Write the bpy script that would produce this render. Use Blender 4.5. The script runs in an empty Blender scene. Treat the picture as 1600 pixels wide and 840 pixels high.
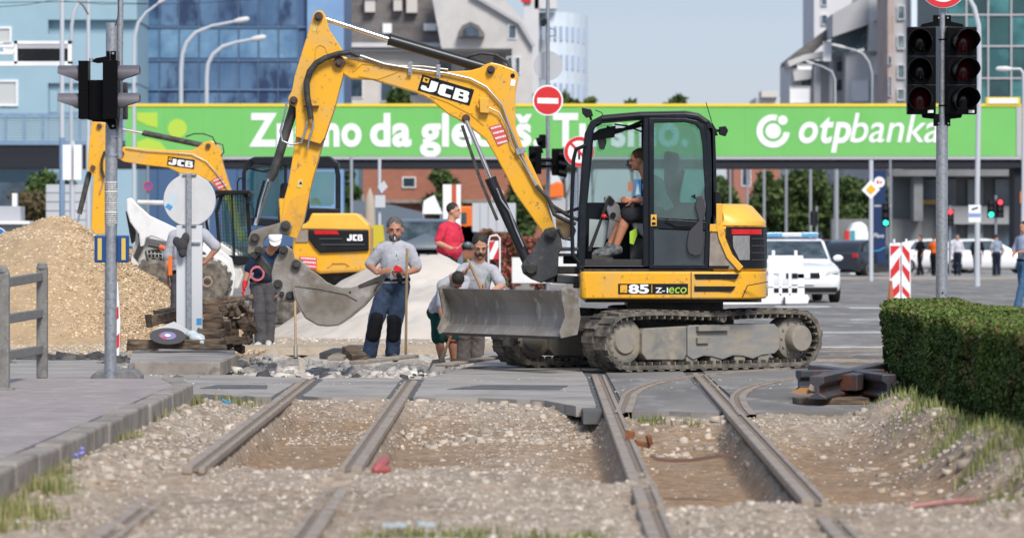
import bpy, math, random
import numpy as np
from mathutils import Vector, Matrix, Euler

random.seed(7)
rng = np.random.default_rng(11)
sc = bpy.context.scene
col = sc.collection
R = math.radians

# ------------------------------------------------------------------ camera
F, H, YH = 6000.0, 1.42, 376.0          # focal length in photo pixels, eye height, horizon row
cam_d = bpy.data.cameras.new('camera')
cam = bpy.data.objects.new('camera', cam_d); col.objects.link(cam)
cam.location = (0, 0, H); cam.rotation_euler = (R(90), 0, 0)
cam_d.sensor_width = 36; cam_d.lens = F / 1600 * 36
cam_d.shift_y = -(420 - YH) / 1600
cam_d.clip_start = 1; cam_d.clip_end = 5000
cam_d.dof.use_dof = True; cam_d.dof.focus_distance = 41.5; cam_d.dof.aperture_fstop = 3.5
sc.camera = cam

# ------------------------------------------------------------------ light
SUN_EL, SUN_AZ = R(43), R(160)          # azimuth from +Y, clockwise: behind the camera, to the right
world = bpy.data.worlds.new('World'); sc.world = world; world.use_nodes = True
wn = world.node_tree.nodes; wl = world.node_tree.links
sky = wn.new('ShaderNodeTexSky'); sky.sky_type = 'NISHITA'; sky.sun_disc = False
sky.sun_elevation = SUN_EL; sky.sun_rotation = SUN_AZ
sky.altitude = 120; sky.air_density = 1.0; sky.dust_density = 1.2; sky.ozone_density = 1.5
bg = wn['Background']; bg.inputs[1].default_value = 0.13
# a thin veil of high cloud low over the horizon
tc = wn.new('ShaderNodeTexCoord'); sep = wn.new('ShaderNodeSeparateXYZ')
wl.new(tc.outputs['Generated'], sep.inputs[0])
mp = wn.new('ShaderNodeMapRange'); mp.inputs['From Min'].default_value = 0.0; mp.inputs['From Max'].default_value = 0.30
mp.inputs['To Min'].default_value = 0.9; mp.inputs['To Max'].default_value = 0.6
wl.new(sep.outputs[2], mp.inputs[0])
grad = wn.new('ShaderNodeMapRange'); grad.inputs['From Min'].default_value = 0.02; grad.inputs['From Max'].default_value = 0.07
wl.new(sep.outputs[2], grad.inputs[0])
nz = wn.new('ShaderNodeTexNoise'); nz.inputs['Scale'].default_value = 2.2; nz.inputs['Detail'].default_value = 3
mpn = wn.new('ShaderNodeMapping'); mpn.inputs['Scale'].default_value = (1, 1, 9)
wl.new(tc.outputs['Generated'], mpn.inputs[0]); wl.new(mpn.outputs[0], nz.inputs[0])
veil = wn.new('ShaderNodeMixRGB'); veil.inputs[1].default_value = (3.35, 3.7, 4.25, 1); veil.inputs[2].default_value = (2.5, 2.95, 3.9, 1)
wl.new(grad.outputs[0], veil.inputs[0])
vn = wn.new('ShaderNodeMixRGB'); vn.blend_type = 'MULTIPLY'; vn.inputs[0].default_value = 0.25
wl.new(veil.outputs[0], vn.inputs[1]); wl.new(nz.outputs[0], vn.inputs[2])
mix = wn.new('ShaderNodeMixRGB'); wl.new(mp.outputs[0], mix.inputs[0])
wl.new(sky.outputs[0], mix.inputs[1]); wl.new(vn.outputs[0], mix.inputs[2])
wl.new(mix.outputs[0], bg.inputs[0])

sd = bpy.data.lights.new('sun', 'SUN'); sd.energy = 2.5; sd.angle = R(18); sd.color = (1, 0.94, 0.86)
sun = bpy.data.objects.new('sun', sd); col.objects.link(sun)
sdir = Vector((math.sin(SUN_AZ) * math.cos(SUN_EL), math.cos(SUN_AZ) * math.cos(SUN_EL), math.sin(SUN_EL)))
sun.rotation_euler = sdir.to_track_quat('Z', 'Y').to_euler(); sun.location = (0, 0, 60)

sc.view_settings.view_transform = 'Standard'; sc.view_settings.look = 'None'
sc.view_settings.exposure = 0.6; sc.view_settings.gamma = 1
sc.cycles.max_bounces = 5; sc.cycles.diffuse_bounces = 2; sc.cycles.glossy_bounces = 2
sc.cycles.transmission_bounces = 3; sc.cycles.transparent_max_bounces = 6
try: sc.cycles.use_denoising = True
except Exception: pass

# ------------------------------------------------------------------ helpers
def X(px, d): return (px - 800) / F * d
def Z(py, d): return H - (py - YH) / F * d
def P(px, py, d): return Vector((X(px, d), d, Z(py, d)))
def dg(py, z=0.0): return (H - z) * F / (py - YH)
def G(px, py, z=0.0):
    d = dg(py, z); return Vector((X(px, d), d, z))

LOCAL = {}; ORG = {}
def tag(o, label=None, cat=None, group=None, kind=None):
    if label: o['label'] = label
    if cat: o['category'] = cat
    if group: o['group'] = group
    if kind: o['kind'] = kind
    return o
def thing(name, label, cat, loc=(0, 0, 0), rz=0, group=None, local=False):
    o = bpy.data.objects.new(name, None); col.objects.link(o)
    o.location = loc; o.rotation_euler = (0, 0, rz); o.empty_display_size = 0.2
    LOCAL[o.name] = local; ORG[o.name] = Vector(loc)
    return tag(o, label, cat, group)
def kids(o): return [c for c in bpy.data.objects if c.parent == o]
def dup(o, loc=None, rz=None, label=None, par=None):
    c = o.copy(); col.objects.link(c)
    if par is not None: c.parent = par
    if loc is not None: c.location = loc
    if rz is not None: c.rotation_euler = (0, 0, rz)
    if label: c['label'] = label
    for k in kids(o): dup(k, par=c)
    return c

class MB:
    def __init__(s): s.v = []; s.f = []; s.m = []; s.cm = 0
    def _add(s, vs, fs):
        n = len(s.v); s.v += [tuple(v) for v in vs]; s.f += [[i + n for i in f] for f in fs]; s.m += [s.cm] * len(fs)
        return s
    def mat(s, i): s.cm = i; return s
    def box(s, c, d, rot=None):
        x, y, z = [a / 2 for a in d]; c = Vector(c)
        vs = [Vector(p) for p in ((-x,-y,-z),(x,-y,-z),(x,y,-z),(-x,y,-z),(-x,-y,z),(x,-y,z),(x,y,z),(-x,y,z))]
        if rot is not None:
            m = rot if isinstance(rot, Matrix) else Euler(rot).to_matrix()
            vs = [m @ v for v in vs]
        return s._add([v + c for v in vs], [(0,3,2,1),(4,5,6,7),(0,1,5,4),(1,2,6,5),(2,3,7,6),(3,0,4,7)])
    def bb(s, x0, x1, y0, y1, z0, z1):
        return s.box(((x0+x1)/2, (y0+y1)/2, (z0+z1)/2), (abs(x1-x0), abs(y1-y0), abs(z1-z0)))
    def pbox(s, px0, py0, px1, py1, d, th):
        return s.bb(X(px0, d), X(px1, d), d, d + th, Z(py1, d), Z(py0, d))
    def extr(s, pts, axis, a0, a1):
        """pts 2D outline, extruded along axis ('y': pts are x,z; 'z': pts are x,y; 'x': pts are y,z)"""
        n = len(pts)
        mk = {'y': lambda p, a: (p[0], a, p[1]), 'z': lambda p, a: (p[0], p[1], a), 'x': lambda p, a: (a, p[0], p[1])}[axis]
        vs = [mk(p, a0) for p in pts] + [mk(p, a1) for p in pts]
        fs = [tuple(range(n))[::-1], tuple(range(n, 2*n))] + [(i, (i+1) % n, (i+1) % n + n, i + n) for i in range(n)]
        return s._add(vs, fs)
    def pp(s, pts, d, th): return s.extr([(X(a, d), Z(b, d)) for a, b in pts], 'y', d, d + th)
    def ribbon(s, pts, w, y0, y1, closed=False):
        """flat bar along a polyline in the x,z plane"""
        pts = [Vector(p) for p in pts]; n = len(pts); L = []; Rr = []
        ws = w if isinstance(w, (list, tuple)) else [w] * n
        for i, p in enumerate(pts):
            a = pts[i-1] if (i > 0 or closed) else None
            b = pts[(i+1) % n] if (i < n-1 or closed) else None
            d1 = (p - a).normalized() if a is not None else (b - p).normalized()
            d2 = (b - p).normalized() if b is not None else d1
            t = (d1 + d2); t = t.normalized() if t.length > 1e-6 else d1
            nn = Vector((-t.y, t.x)); k = 1 / max(0.4, nn.dot(Vector((-d1.y, d1.x))))
            L.append(p + nn * ws[i]/2 * k); Rr.append(p - nn * ws[i]/2 * k)
        for i in range(n if closed else n-1):
            j = (i+1) % n
            q = [L[i], L[j], Rr[j], Rr[i]]
            base = len(s.v)
            s.v += [(a.x, y0, a.y) for a in q] + [(a.x, y1, a.y) for a in q]
            fs = [(0,1,2,3), (7,6,5,4), (0,4,5,1), (2,6,7,3)]
            if not closed and i == 0: fs.append((3,7,4,0))
            if not closed and i == n-2: fs.append((1,5,6,2))
            s.f += [[k2 + base for k2 in f] for f in fs]; s.m += [s.cm] * len(fs)
        return s
    def prib(s, pts, wpx, d, th, closed=False):
        w = [a * d / F for a in wpx] if isinstance(wpx, (list, tuple)) else wpx * d / F
        return s.ribbon([(X(a, d), Z(b, d)) for a, b in pts], w, d, d + th, closed)
    def tube(s, pts, r, seg=8, caps=True):
        pts = [Vector(p) for p in pts]; n = len(pts)
        rs = r if isinstance(r, (list, tuple)) else [r] * n
        rings = []; up = None
        for i, p in enumerate(pts):
            a = pts[max(0, i-1)]; b = pts[min(n-1, i+1)]
            t = (b - a).normalized()
            if up is None:
                up = Vector((0, 0, 1)) if abs(t.z) < 0.9 else Vector((1, 0, 0))
            x = t.cross(up)
            if x.length < 1e-4: x = t.cross(Vector((0, 1, 0)))
            x.normalize(); y = x.cross(t).normalized(); up = y
            rings.append([p + (x * math.cos(2*math.pi*k/seg) + y * math.sin(2*math.pi*k/seg)) * rs[i] for k in range(seg)])
        vs = [v for rg in rings for v in rg]
        fs = [(i*seg + k, i*seg + (k+1) % seg, (i+1)*seg + (k+1) % seg, (i+1)*seg + k) for i in range(n-1) for k in range(seg)]
        if caps: fs += [tuple(range(seg))[::-1], tuple(range((n-1)*seg, n*seg))]
        return s._add(vs, fs)
    def cyl(s, a, b, r, seg=16, r2=None): return s.tube([a, b], [r, r if r2 is None else r2], seg)
    def ptube(s, pts, rpx, d, seg=8, dy=0):
        rs = [q * d / F for q in rpx] if isinstance(rpx, (list, tuple)) else rpx * d / F
        return s.tube([P(a, b, d) + Vector((0, dy, 0)) for a, b in pts], rs, seg)
    def pin(s, px, py, rpx, d, th, seg=16):
        p = P(px, py, d); return s.cyl(p, p + Vector((0, th, 0)), rpx * d / F, seg)
    def ell(s, c, r, rot=None, seg=12, rings=8):
        c = Vector(c); vs = []; fs = []
        for i in range(rings + 1):
            th = math.pi * i / rings
            for k in range(seg):
                ph = 2 * math.pi * k / seg
                v = Vector((r[0]*math.sin(th)*math.cos(ph), r[1]*math.sin(th)*math.sin(ph), r[2]*math.cos(th)))
                if rot is not None: v = rot @ v
                vs.append(v + c)
        for i in range(rings):
            for k in range(seg):
                fs.append((i*seg+k, (i+1)*seg+k, (i+1)*seg+(k+1) % seg, i*seg+(k+1) % seg))
        return s._add(vs, fs)
    def cap(s, a, b, r1, r2=None, seg=10):
        """tapered capsule"""
        a = Vector(a); b = Vector(b); r2 = r1 if r2 is None else r2
        t = (b - a); t = t.normalized() if t.length > 1e-5 else Vector((0, 0, 1))
        pts = []; rs = []
        for k in range(1, 4): an = k * math.pi / 8; pts.append(a - t * r1 * math.cos(an)); rs.append(r1 * math.sin(an))
        pts.append(a); rs.append(r1); pts.append(b); rs.append(r2)
        for k in range(3, 0, -1): an = k * math.pi / 8; pts.append(b + t * r2 * math.cos(an)); rs.append(r2 * math.sin(an))
        return s.tube(pts, rs, seg)
    def lathe(s, c, prof, seg=24, axis='z', caps=True):
        vs = []; fs = []; n = len(prof)
        for r, h in prof:
            for k in range(seg):
                a = 2*math.pi*k/seg; x, y = r*math.cos(a), r*math.sin(a)
                vs.append(Vector(c) + (Vector((x, y, h)) if axis == 'z' else Vector((x, h, y)) if axis == 'y' else Vector((h, x, y))))
        for i in range(n-1):
            for k in range(seg): fs.append((i*seg+k, i*seg+(k+1) % seg, (i+1)*seg+(k+1) % seg, (i+1)*seg+k))
        if caps: fs += [tuple(range(seg)), tuple(range((n-1)*seg, n*seg))]
        return s._add(vs, fs)
    def xf(s, M, i0=0):
        for i in range(i0, len(s.v)): s.v[i] = tuple(M @ Vector(s.v[i]))
        return s
    def build(s, name, mats, parent=None, bevel=0, smooth=False, angle=35, org=None):
        mats = mats if isinstance(mats, (list, tuple)) else [mats]
        me = bpy.data.meshes.new(name)
        o = bpy.data.objects.new(name, me); col.objects.link(o)
        if parent is None:
            if org is None:
                a = np.array(s.v); org = ((a[:,0].min()+a[:,0].max())/2, (a[:,1].min()+a[:,1].max())/2, a[:,2].min())
            og = Vector(org); o.location = og; LOCAL[o.name] = False; ORG[o.name] = og
        else:
            o.parent = parent; LOCAL[o.name] = LOCAL.get(parent.name, False); ORG[o.name] = ORG.get(parent.name, Vector((0,0,0)))
            og = Vector((0,0,0)) if LOCAL[o.name] else ORG[o.name]
        me.from_pydata([(v[0]-og[0], v[1]-og[1], v[2]-og[2]) for v in s.v], [], s.f)
        for m in mats: me.materials.append(m)
        if len(mats) > 1: me.polygons.foreach_set('material_index', s.m)
        if smooth:
            me.polygons.foreach_set('use_smooth', [True]*len(me.polygons))
            try: me.set_sharp_from_angle(angle=R(angle))
            except Exception: pass
        if bevel:
            b = o.modifiers.new('bevel', 'BEVEL'); b.width = bevel; b.segments = 2; b.limit_method = 'ANGLE'; b.angle_limit = R(40)
            b.harden_normals = False
        me.update()
        return o

def quick(name, V, Fc, mat, parent=None, colr=None, smooth=False, org=None):
    """V (n,3), Fc (m,k) numpy; colr (n,3) optional point colours"""
    me = bpy.data.meshes.new(name); o = bpy.data.objects.new(name, me); col.objects.link(o)
    if parent is None:
        if org is None: org = (V[:,0].mean(), V[:,1].mean(), V[:,2].min())
        og = np.array(org); o.location = tuple(og); ORG[o.name] = Vector(org); LOCAL[o.name] = False
    else:
        o.parent = parent; LOCAL[o.name] = LOCAL.get(parent.name, False)
        ORG[o.name] = ORG.get(parent.name, Vector((0,0,0)))
        og = np.zeros(3) if LOCAL[o.name] else np.array(ORG[o.name])
    V = V - og
    k = Fc.shape[1]
    me.vertices.add(len(V)); me.vertices.foreach_set('co', V.astype(np.float32).ravel())
    me.loops.add(Fc.size); me.loops.foreach_set('vertex_index', Fc.astype(np.int32).ravel())
    me.polygons.add(len(Fc)); me.polygons.foreach_set('loop_start', np.arange(0, Fc.size, k, dtype=np.int32))
    me.polygons.foreach_set('loop_total', np.full(len(Fc), k, dtype=np.int32))
    if smooth: me.polygons.foreach_set('use_smooth', np.ones(len(Fc), dtype=bool))
    me.update(calc_edges=True)
    if colr is not None:
        at = me.color_attributes.new('tint', 'FLOAT_COLOR', 'POINT')
        at.data.foreach_set('color', np.c_[colr, np.ones(len(colr))].astype(np.float32).ravel())
    me.materials.append(mat); me.validate()
    return o

# ------------------------------------------------------------------ materials
MATS = {}
def mat(name, c, rough=0.6, metal=0.0, c2=None, ns=8.0, lo=0.4, hi=0.65, bump=0.0, bs=40.0, tint=False, emit=0, alpha=1, spec=0.5, trans=0, coat=0, stretch=None, c3=None, n3=2.5, lo3=.55, hi3=.7, ior=1.45):
    if name in MATS: return MATS[name]
    m = bpy.data.materials.new(name); m.use_nodes = True; nt = m.node_tree; N = nt.nodes; L = nt.links
    b = N['Principled BSDF']; b.inputs['Roughness'].default_value = rough; b.inputs['Metallic'].default_value = metal
    b.inputs['Specular IOR Level'].default_value = spec; b.inputs['IOR'].default_value = ior
    b.inputs['Coat Weight'].default_value = coat; b.inputs['Transmission Weight'].default_value = trans; b.inputs['Alpha'].default_value = alpha
    co = N.new('ShaderNodeTexCoord'); src = co.outputs['Object']
    if stretch:
        mpg = N.new('ShaderNodeMapping'); mpg.inputs['Scale'].default_value = stretch; L.new(src, mpg.inputs[0]); src = mpg.outputs[0]
    b.inputs['Base Color'].default_value = (*c, 1); out = None
    def noise(scale, det=5):
        n = N.new('ShaderNodeTexNoise'); n.inputs['Scale'].default_value = scale; n.inputs['Detail'].default_value = det; n.inputs['Roughness'].default_value = .62
        L.new(src, n.inputs['Vector']); return n.outputs['Fac']
    if tint:
        a = N.new('ShaderNodeVertexColor'); a.layer_name = 'tint'; out = a.outputs[0]
    def layer(prev, prevc, c_, scale, l, h, tag_=0):
        rm = N.new('ShaderNodeMapRange'); rm.inputs['From Min'].default_value = l; rm.inputs['From Max'].default_value = h
        L.new(noise(scale, 8), rm.inputs[0])
        mx = N.new('ShaderNodeMixRGB'); L.new(rm.outputs[0], mx.inputs[0])
        if prev is not None: L.new(prev, mx.inputs[1])
        else: mx.inputs[1].default_value = (*prevc, 1)
        mx.inputs[2].default_value = (*c_, 1)
        if tint:
            mx.blend_type = 'MULTIPLY'
        return mx.outputs[0]
    if c2: out = layer(out, c, c2, ns, lo, hi)
    if c3: out = layer(out, c, c3, n3, lo3, hi3)
    if out is not None: L.new(out, b.inputs['Base Color'])
    if bump:
        bp = N.new('ShaderNodeBump'); bp.inputs['Strength'].default_value = 1; bp.inputs['Distance'].default_value = bump
        L.new(noise(bs, 6), bp.inputs['Height']); L.new(bp.outputs[0], b.inputs['Normal'])
    if emit:
        b.inputs['Emission Color'].default_value = (*c, 1); b.inputs['Emission Strength'].default_value = emit
    MATS[name] = m; return m

yellow = mat('yellow_paint', (.80, .40, .018), .38, c2=(.62, .38, .12), ns=2.2, lo=.46, hi=.72, c3=(.22, .13, .06), n3=17, lo3=.585, hi3=.70, coat=.15)
yellow_worn = mat('worn_yellow_paint', (.72, .36, .03), .5, c2=(.30, .19, .09), ns=5, lo=.52, hi=.75, c3=(.12, .08, .05), n3=14, lo3=.62, hi3=.72)
black_paint = mat('black_paint', (.008, .009, .011), .45, spec=.3, c2=(.02, .02, .02), ns=4, lo=.5, hi=.8)
black_rubber = mat('black_rubber', (.02, .02, .021), .7)
navy_frame = mat('dark_frame_paint', (.006, .009, .015), .42, spec=.35, c2=(.022, .026, .03), ns=7, lo=.55, hi=.8)
chrome = mat('chrome', (.75, .75, .77), .16, 1.0)
steel = mat('galvanised_steel', (.36, .38, .41), .45, .55, c2=(.26, .28, .31), ns=30, lo=.45, hi=.6)
bare = mat('worn_bucket_steel', (.25, .225, .195), .5, .2, c2=(.16, .135, .105), ns=4, lo=.42, hi=.62, c3=(.42, .41, .40), n3=2.6, lo3=.55, hi3=.72, bump=.002, bs=30)
dark_steel = mat('dark_greasy_steel', (.045, .043, .042), .5, .3, c2=(.10, .085, .07), ns=7, lo=.5, hi=.7)
rust = mat('rusty_iron', (.14, .06, .035), .75, .2, c2=(.05, .05, .06), ns=6, lo=.42, hi=.6, bump=.003)
muddy = mat('muddy_rubber', (.095, .085, .072), .85, c2=(.22, .195, .16), ns=9, lo=.42, hi=.62, c3=(.035, .033, .032), n3=4, lo3=.5, hi3=.65, bump=.004, bs=30)
muddy_steel = mat('mud_caked_steel', (.26, .235, .195), .8, c2=(.17, .17, .165), ns=5, lo=.48, hi=.66, c3=(.36, .30, .22), n3=3, lo3=.58, hi3=.7, bump=.003, bs=25)
glass_dark = mat('tinted_cab_glass', (.50, .74, .69), .03, trans=1, ior=1.1, alpha=1)
white_paint = mat('white_paint', (.78, .78, .77), .45, c2=(.6, .59, .57), ns=3, lo=.55, hi=.8)
white_clean = mat('clean_white', (.82, .83, .85), .5)
white_dusty = mat('dusty_white_paint', (.66, .65, .62), .5, c2=(.42, .38, .33), ns=3.5, lo=.5, hi=.72)
red = mat('red_plastic', (.60, .02, .025), .4)
red_glove = mat('red_glove_cloth', (.62, .02, .03), .85)
sign_red = mat('sign_red', (.62, .025, .03), .4)
navy = mat('navy_plate', (.01, .03, .10), .4)
blue = mat('blue_plastic', (.01, .06, .22), .4)
orange = mat('orange_plastic', (.75, .16, .02), .5)
wood = mat('pale_wood', (.42, .30, .17), .75, c2=(.30, .20, .11), ns=12, stretch=(1, 1, .15))
old_wood = mat('old_tarred_timber', (.16, .11, .072), .88, c2=(.05, .036, .027), ns=7, lo=.42, hi=.6, c3=(.26, .20, .145), n3=5, lo3=.52, hi3=.68, bump=.012, bs=10, stretch=(.4, 2, 2))
concrete = mat('concrete', (.31, .28, .245), .9, c2=(.20, .175, .15), ns=3, c3=(.13, .11, .085), n3=9, lo3=.56, hi3=.7, bump=.003, bs=60)
leaf = mat('leaf', (.05, .09, .02), .6, tint=True, spec=.3)
bark = mat('bark', (.10, .08, .06), .9)
skin = mat('skin', (.52, .28, .185), .55, c2=(.45, .22, .14), ns=12)
skin_tan = mat('tanned_skin', (.45, .225, .14), .55, c2=(.38, .175, .105), ns=12)
hair_dark = mat('dark_hair', (.018, .014, .012), .7, c2=(.04, .035, .03), ns=60)
hair_grey = mat('greying_hair', (.06, .055, .052), .75, c2=(.15, .14, .14), ns=50)
def glass(name, tint, refl=.12, film=0, filmc=(.5,.55,.55)):
    m = bpy.data.materials.new(name); m.use_nodes = True; nt = m.node_tree; N = nt.nodes; L = nt.links
    N.remove(N['Principled BSDF']); out = N['Material Output']
    t = N.new('ShaderNodeBsdfTransparent'); t.inputs[0].default_value = (*tint, 1)
    g = N.new('ShaderNodeBsdfGlossy'); g.inputs['Roughness'].default_value = .05; g.inputs[0].default_value = (.9, .95, 1, 1)
    lw = N.new('ShaderNodeLayerWeight'); lw.inputs[0].default_value = .25
    ad = N.new('ShaderNodeMath'); ad.operation = 'ADD'; ad.inputs[1].default_value = refl * .5; L.new(lw.outputs['Fresnel'], ad.inputs[0])
    mx = N.new('ShaderNodeMixShader'); L.new(ad.outputs[0], mx.inputs[0]); L.new(t.outputs[0], mx.inputs[1]); L.new(g.outputs[0], mx.inputs[2])
    last = mx
    if film:   # dust on the pane
        df = N.new('ShaderNodeBsdfDiffuse'); df.inputs[0].default_value = (*filmc, 1)
        n = N.new('ShaderNodeTexNoise'); n.inputs['Scale'].default_value = 3; n.inputs['Detail'].default_value = 6
        co = N.new('ShaderNodeTexCoord'); L.new(co.outputs['Object'], n.inputs[0])
        mr = N.new('ShaderNodeMapRange'); mr.inputs['From Min'].default_value = .35; mr.inputs['From Max'].default_value = .7
        mr.inputs['To Min'].default_value = film*.4; mr.inputs['To Max'].default_value = film; L.new(n.outputs[0], mr.inputs[0])
        m2 = N.new('ShaderNodeMixShader'); L.new(mr.outputs[0], m2.inputs[0]); L.new(mx.outputs[0], m2.inputs[1]); L.new(df.outputs[0], m2.inputs[2]); last = m2
    L.new(last.outputs[0], out.inputs[0]); return m
cab_glass = glass('tinted_cab_pane', (.42, .72, .66), .10, .20, (.35, .42, .42))
clear_glass = glass('clear_pane', (.72, .82, .80), .12, .05)

# ================================================================== ground
def vnoise(x, y, s, seed=0):
    """smooth value noise on arrays"""
    r = np.random.default_rng(seed); T = r.random((256, 256))
    u, v = x * s + 1000, y * s + 1000
    i, j = np.floor(u).astype(int), np.floor(v).astype(int); fu, fv = u - i, v - j
    fu = fu*fu*(3-2*fu); fv = fv*fv*(3-2*fv)
    g = lambda a, b: T[a % 256, b % 256]
    return (g(i,j)*(1-fu)+g(i+1,j)*fu)*(1-fv) + (g(i,j+1)*(1-fu)+g(i+1,j+1)*fu)*fv
def ss(a, b, x):
    t = np.clip((x - a) / (b - a), 0, 1); return t*t*(3-2*t)
def win(x, a, b, s): return ss(a - s/2, a + s/2, x) * (1 - ss(b - s/2, b + s/2, x))

RA = lambda y: -1.95 - .006*(y-18) + 0*y
RB = lambda y: -1.0 - .001*(y-18)
RC = lambda y: .72 + .0083*(y-18)
RD = lambda y: 1.60 + .0168*(y-18)
CURB = -2.83
def ground(x, y):
    wob = (vnoise(x, y, .9, 5) - .5) * .5
    xa, xb, xc, xd = RA(y), RB(y), RC(y), RD(y)
    pit = np.zeros_like(x)
    s = .14
    e1 = 34.6 + wob*.5
    ramp = lambda a, b, w0, w1: ss(a, a + w0, y) * (1 - ss(b - w1, b, y))
    p1 = win(x, xa+.10, xb-.10, s) * ramp(24.3, 34.9, .9, 1.8)
    mound = .75 * np.exp(-((x - .05)/.42)**2) * (1 - .4*ss(24, 30, y))
    p2 = win(x, xb+.10, xc-.10, s) * ramp(22.0 + 2.2*(1-ss(-.6, .4, x)), 34.7, 1.2, 3.0) * (1 - mound*.55)
    p3 = win(x, xc+.12, xd-.12, s) * ramp(20.9, 32.2, .8, 2.4)
    p4 = win(x, xd+.12, 2.95 + wob, .7) * ramp(20.6, 31.0, .9, 3.2)
    bank = win(x, CURB + .25, xa - .1, .2) * ss(22.5, 24.5, y) * .35
    h = -.20 * (p1 + p2 + p3 + p4) - .10 * bank
    # rubble heap against the kerb and the crest of earth beside the right pit
    h += .10 * np.exp(-((x - (-2.55))/.22)**2) * win(y, 22, 33.5, 3) * (.5 + vnoise(x, y, 1.6, 9))
    h += .17 * np.exp(-((x - 3.15 - wob*.3)/.32)**2) * win(y, 20.5, 32, 3) * (.5 + vnoise(x, y, 1.3, 12))
    # the gravel ridge across the tracks in front of the pits
    h += .055 * np.exp(-((y - 22.9 + .7*vnoise(x, y, .8, 2))/.9)**2) * win(x, -2.6, 1.0, .5)
    h += .05 * np.exp(-((y - 20.2)/.6)**2) * win(x, 1.15, 3.6, .4)
    gr = 1 - np.clip(p1 + p2 + p3 + p4, 0, 1)
    rough = .25 + .75 * np.clip(gr + .6*mound*win(x, xb, xc, .2), 0, 1)
    h += (vnoise(x, y, 3, 1) - .5) * .05 * rough + (vnoise(x, y, 9, 3) - .5) * .035 * rough + (vnoise(x, y, 24, 4) - .5) * .022 * rough
    h -= .035
    # keep below the slabs
    slab = np.maximum(ss(35.0, 35.3, y) * (x < .75), ss(31.9, 32.2, y) * (x > .75) * (x < 3.5))
    h = np.where(slab > 0, np.minimum(h, -.06), h)
    h = np.where(x < CURB - .02, -.1, h)
    # soil strip of the hedge
    h = np.where((x > 3.4), h*.3 + .0 + (vnoise(x, y, 2, 6) - .5)*.05, h)
    # broken trench behind the crossing
    tr = win(x, -3.3, -.25, .5) * win(y, 39.9, 50.5, .8)
    h = np.where(y > 39.3, np.where((x < 3.4), -.07 - tr * (.10) + tr*(vnoise(x, y, 1.6, 8) - .4)*.22 + tr*(vnoise(x, y, 5, 7)-.5)*.12, h), h)
    h += tr * .10 * win(y, 39.9, 41.8, .6) * vnoise(x, y, 2.6, 15)
    return h, np.clip(gr + .0, 0, 1), tr, mound
def grid(name, x0, x1, nx, y0, y1, ny, m):
    xs = np.linspace(x0, x1, nx); ys = np.linspace(y0, y1, ny)
    XX, YY = np.meshgrid(xs, ys); h, gr, tr, mo = ground(XX, YY)
    V = np.c_[XX.ravel(), YY.ravel(), h.ravel()]
    i = np.arange(nx*ny).reshape(ny, nx)
    Fc = np.c_[i[:-1,:-1].ravel(), i[:-1,1:].ravel(), i[1:,1:].ravel(), i[1:,:-1].ravel()]
    gravel = np.array([.41, .335, .26]); dirt = np.array([.35, .235, .14]); white = np.array([.50, .475, .435]); soil = np.array([.20, .165, .11])
    st_ = (vnoise(XX*.7, YY*5.5, 1.5, 34)-.5)*.55 + (vnoise(XX*1.2, YY*9, 2.5, 35)-.5)*.3; g = np.clip(gr + .5*mo + st_ + (vnoise(XX, YY, 4, 33)-.5)*.5, 0, 1).ravel()[:, None]
    c = dirt*(1-g) + gravel*g
    t = (tr.ravel()*.8)[:, None]; c = c*(1-t) + white*t
    sl = ((XX > 3.3) & (YY < 45)).ravel()[:, None]; c = np.where(sl, soil, c)
    br = (ss(.45, .8, vnoise(XX, YY, 1.1, 21))*.3).ravel()[:, None]; c = c*(1-br) + np.array([.22, .165, .115])*br
    o = quick(name, V, Fc, m, colr=c, smooth=True, org=((x0+x1)/2, (y0+y1)/2, 0)); return o
earth = mat('dug_earth', (1, 1, 1), .95, tint=True, c2=(.62, .60, .58), ns=14, lo=.4, hi=.62, c3=(1.25, 1.22, 1.18), n3=3, lo3=.5, hi3=.75, bump=.02, bs=26)
tag(grid('track_bed', -3.6, 5.2, 300, 15.0, 39.4, 500, earth), kind='structure')
tag(grid('trench_bed', -4.2, 5.2, 240, 39.4, 53, 200, earth), kind='structure')

asphalt = mat('asphalt', (.225, .212, .195), .9, c2=(.14, .133, .125), ns=.55, lo=.38, hi=.62, c3=(.33, .315, .295), n3=1.6, lo3=.52, hi3=.68, bump=.004, bs=90, stretch=(1, .35, 1))
asphalt_pale = mat('worn_pale_asphalt', (.34, .315, .285), .9, c2=(.23, .215, .20), ns=1.2, lo=.42, hi=.62, c3=(.12, .12, .12), n3=3.2, lo3=.58, hi3=.7, bump=.004, bs=80, stretch=(.6, 1, 1))
asphalt_dark = mat('patched_dark_asphalt', (.085, .087, .092), .9, c2=(.13, .13, .13), ns=3, bump=.003, bs=80)
def slab(name, rects, m, z=0.0, th=.09):
    b = MB()
    for x0, x1, y0, y1 in rects: b.bb(x0, x1, y0, y1, z - th, z)
    return tag(b.build(name, m, org=(0, 40, z)), kind='structure')
gb = MB(); gb.bb(-900, 900, -20, 3000, -.9, -.45)
tag(gb.build('ground', mat('far_ground', (.17, .17, .165), .95), org=(0, 0, -.45)), kind='structure')
slab('road', [(-400, -12, 20, 53), (3.42, 400, 42.6, 53), (-400, 400, 53, 900)], asphalt)
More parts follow.
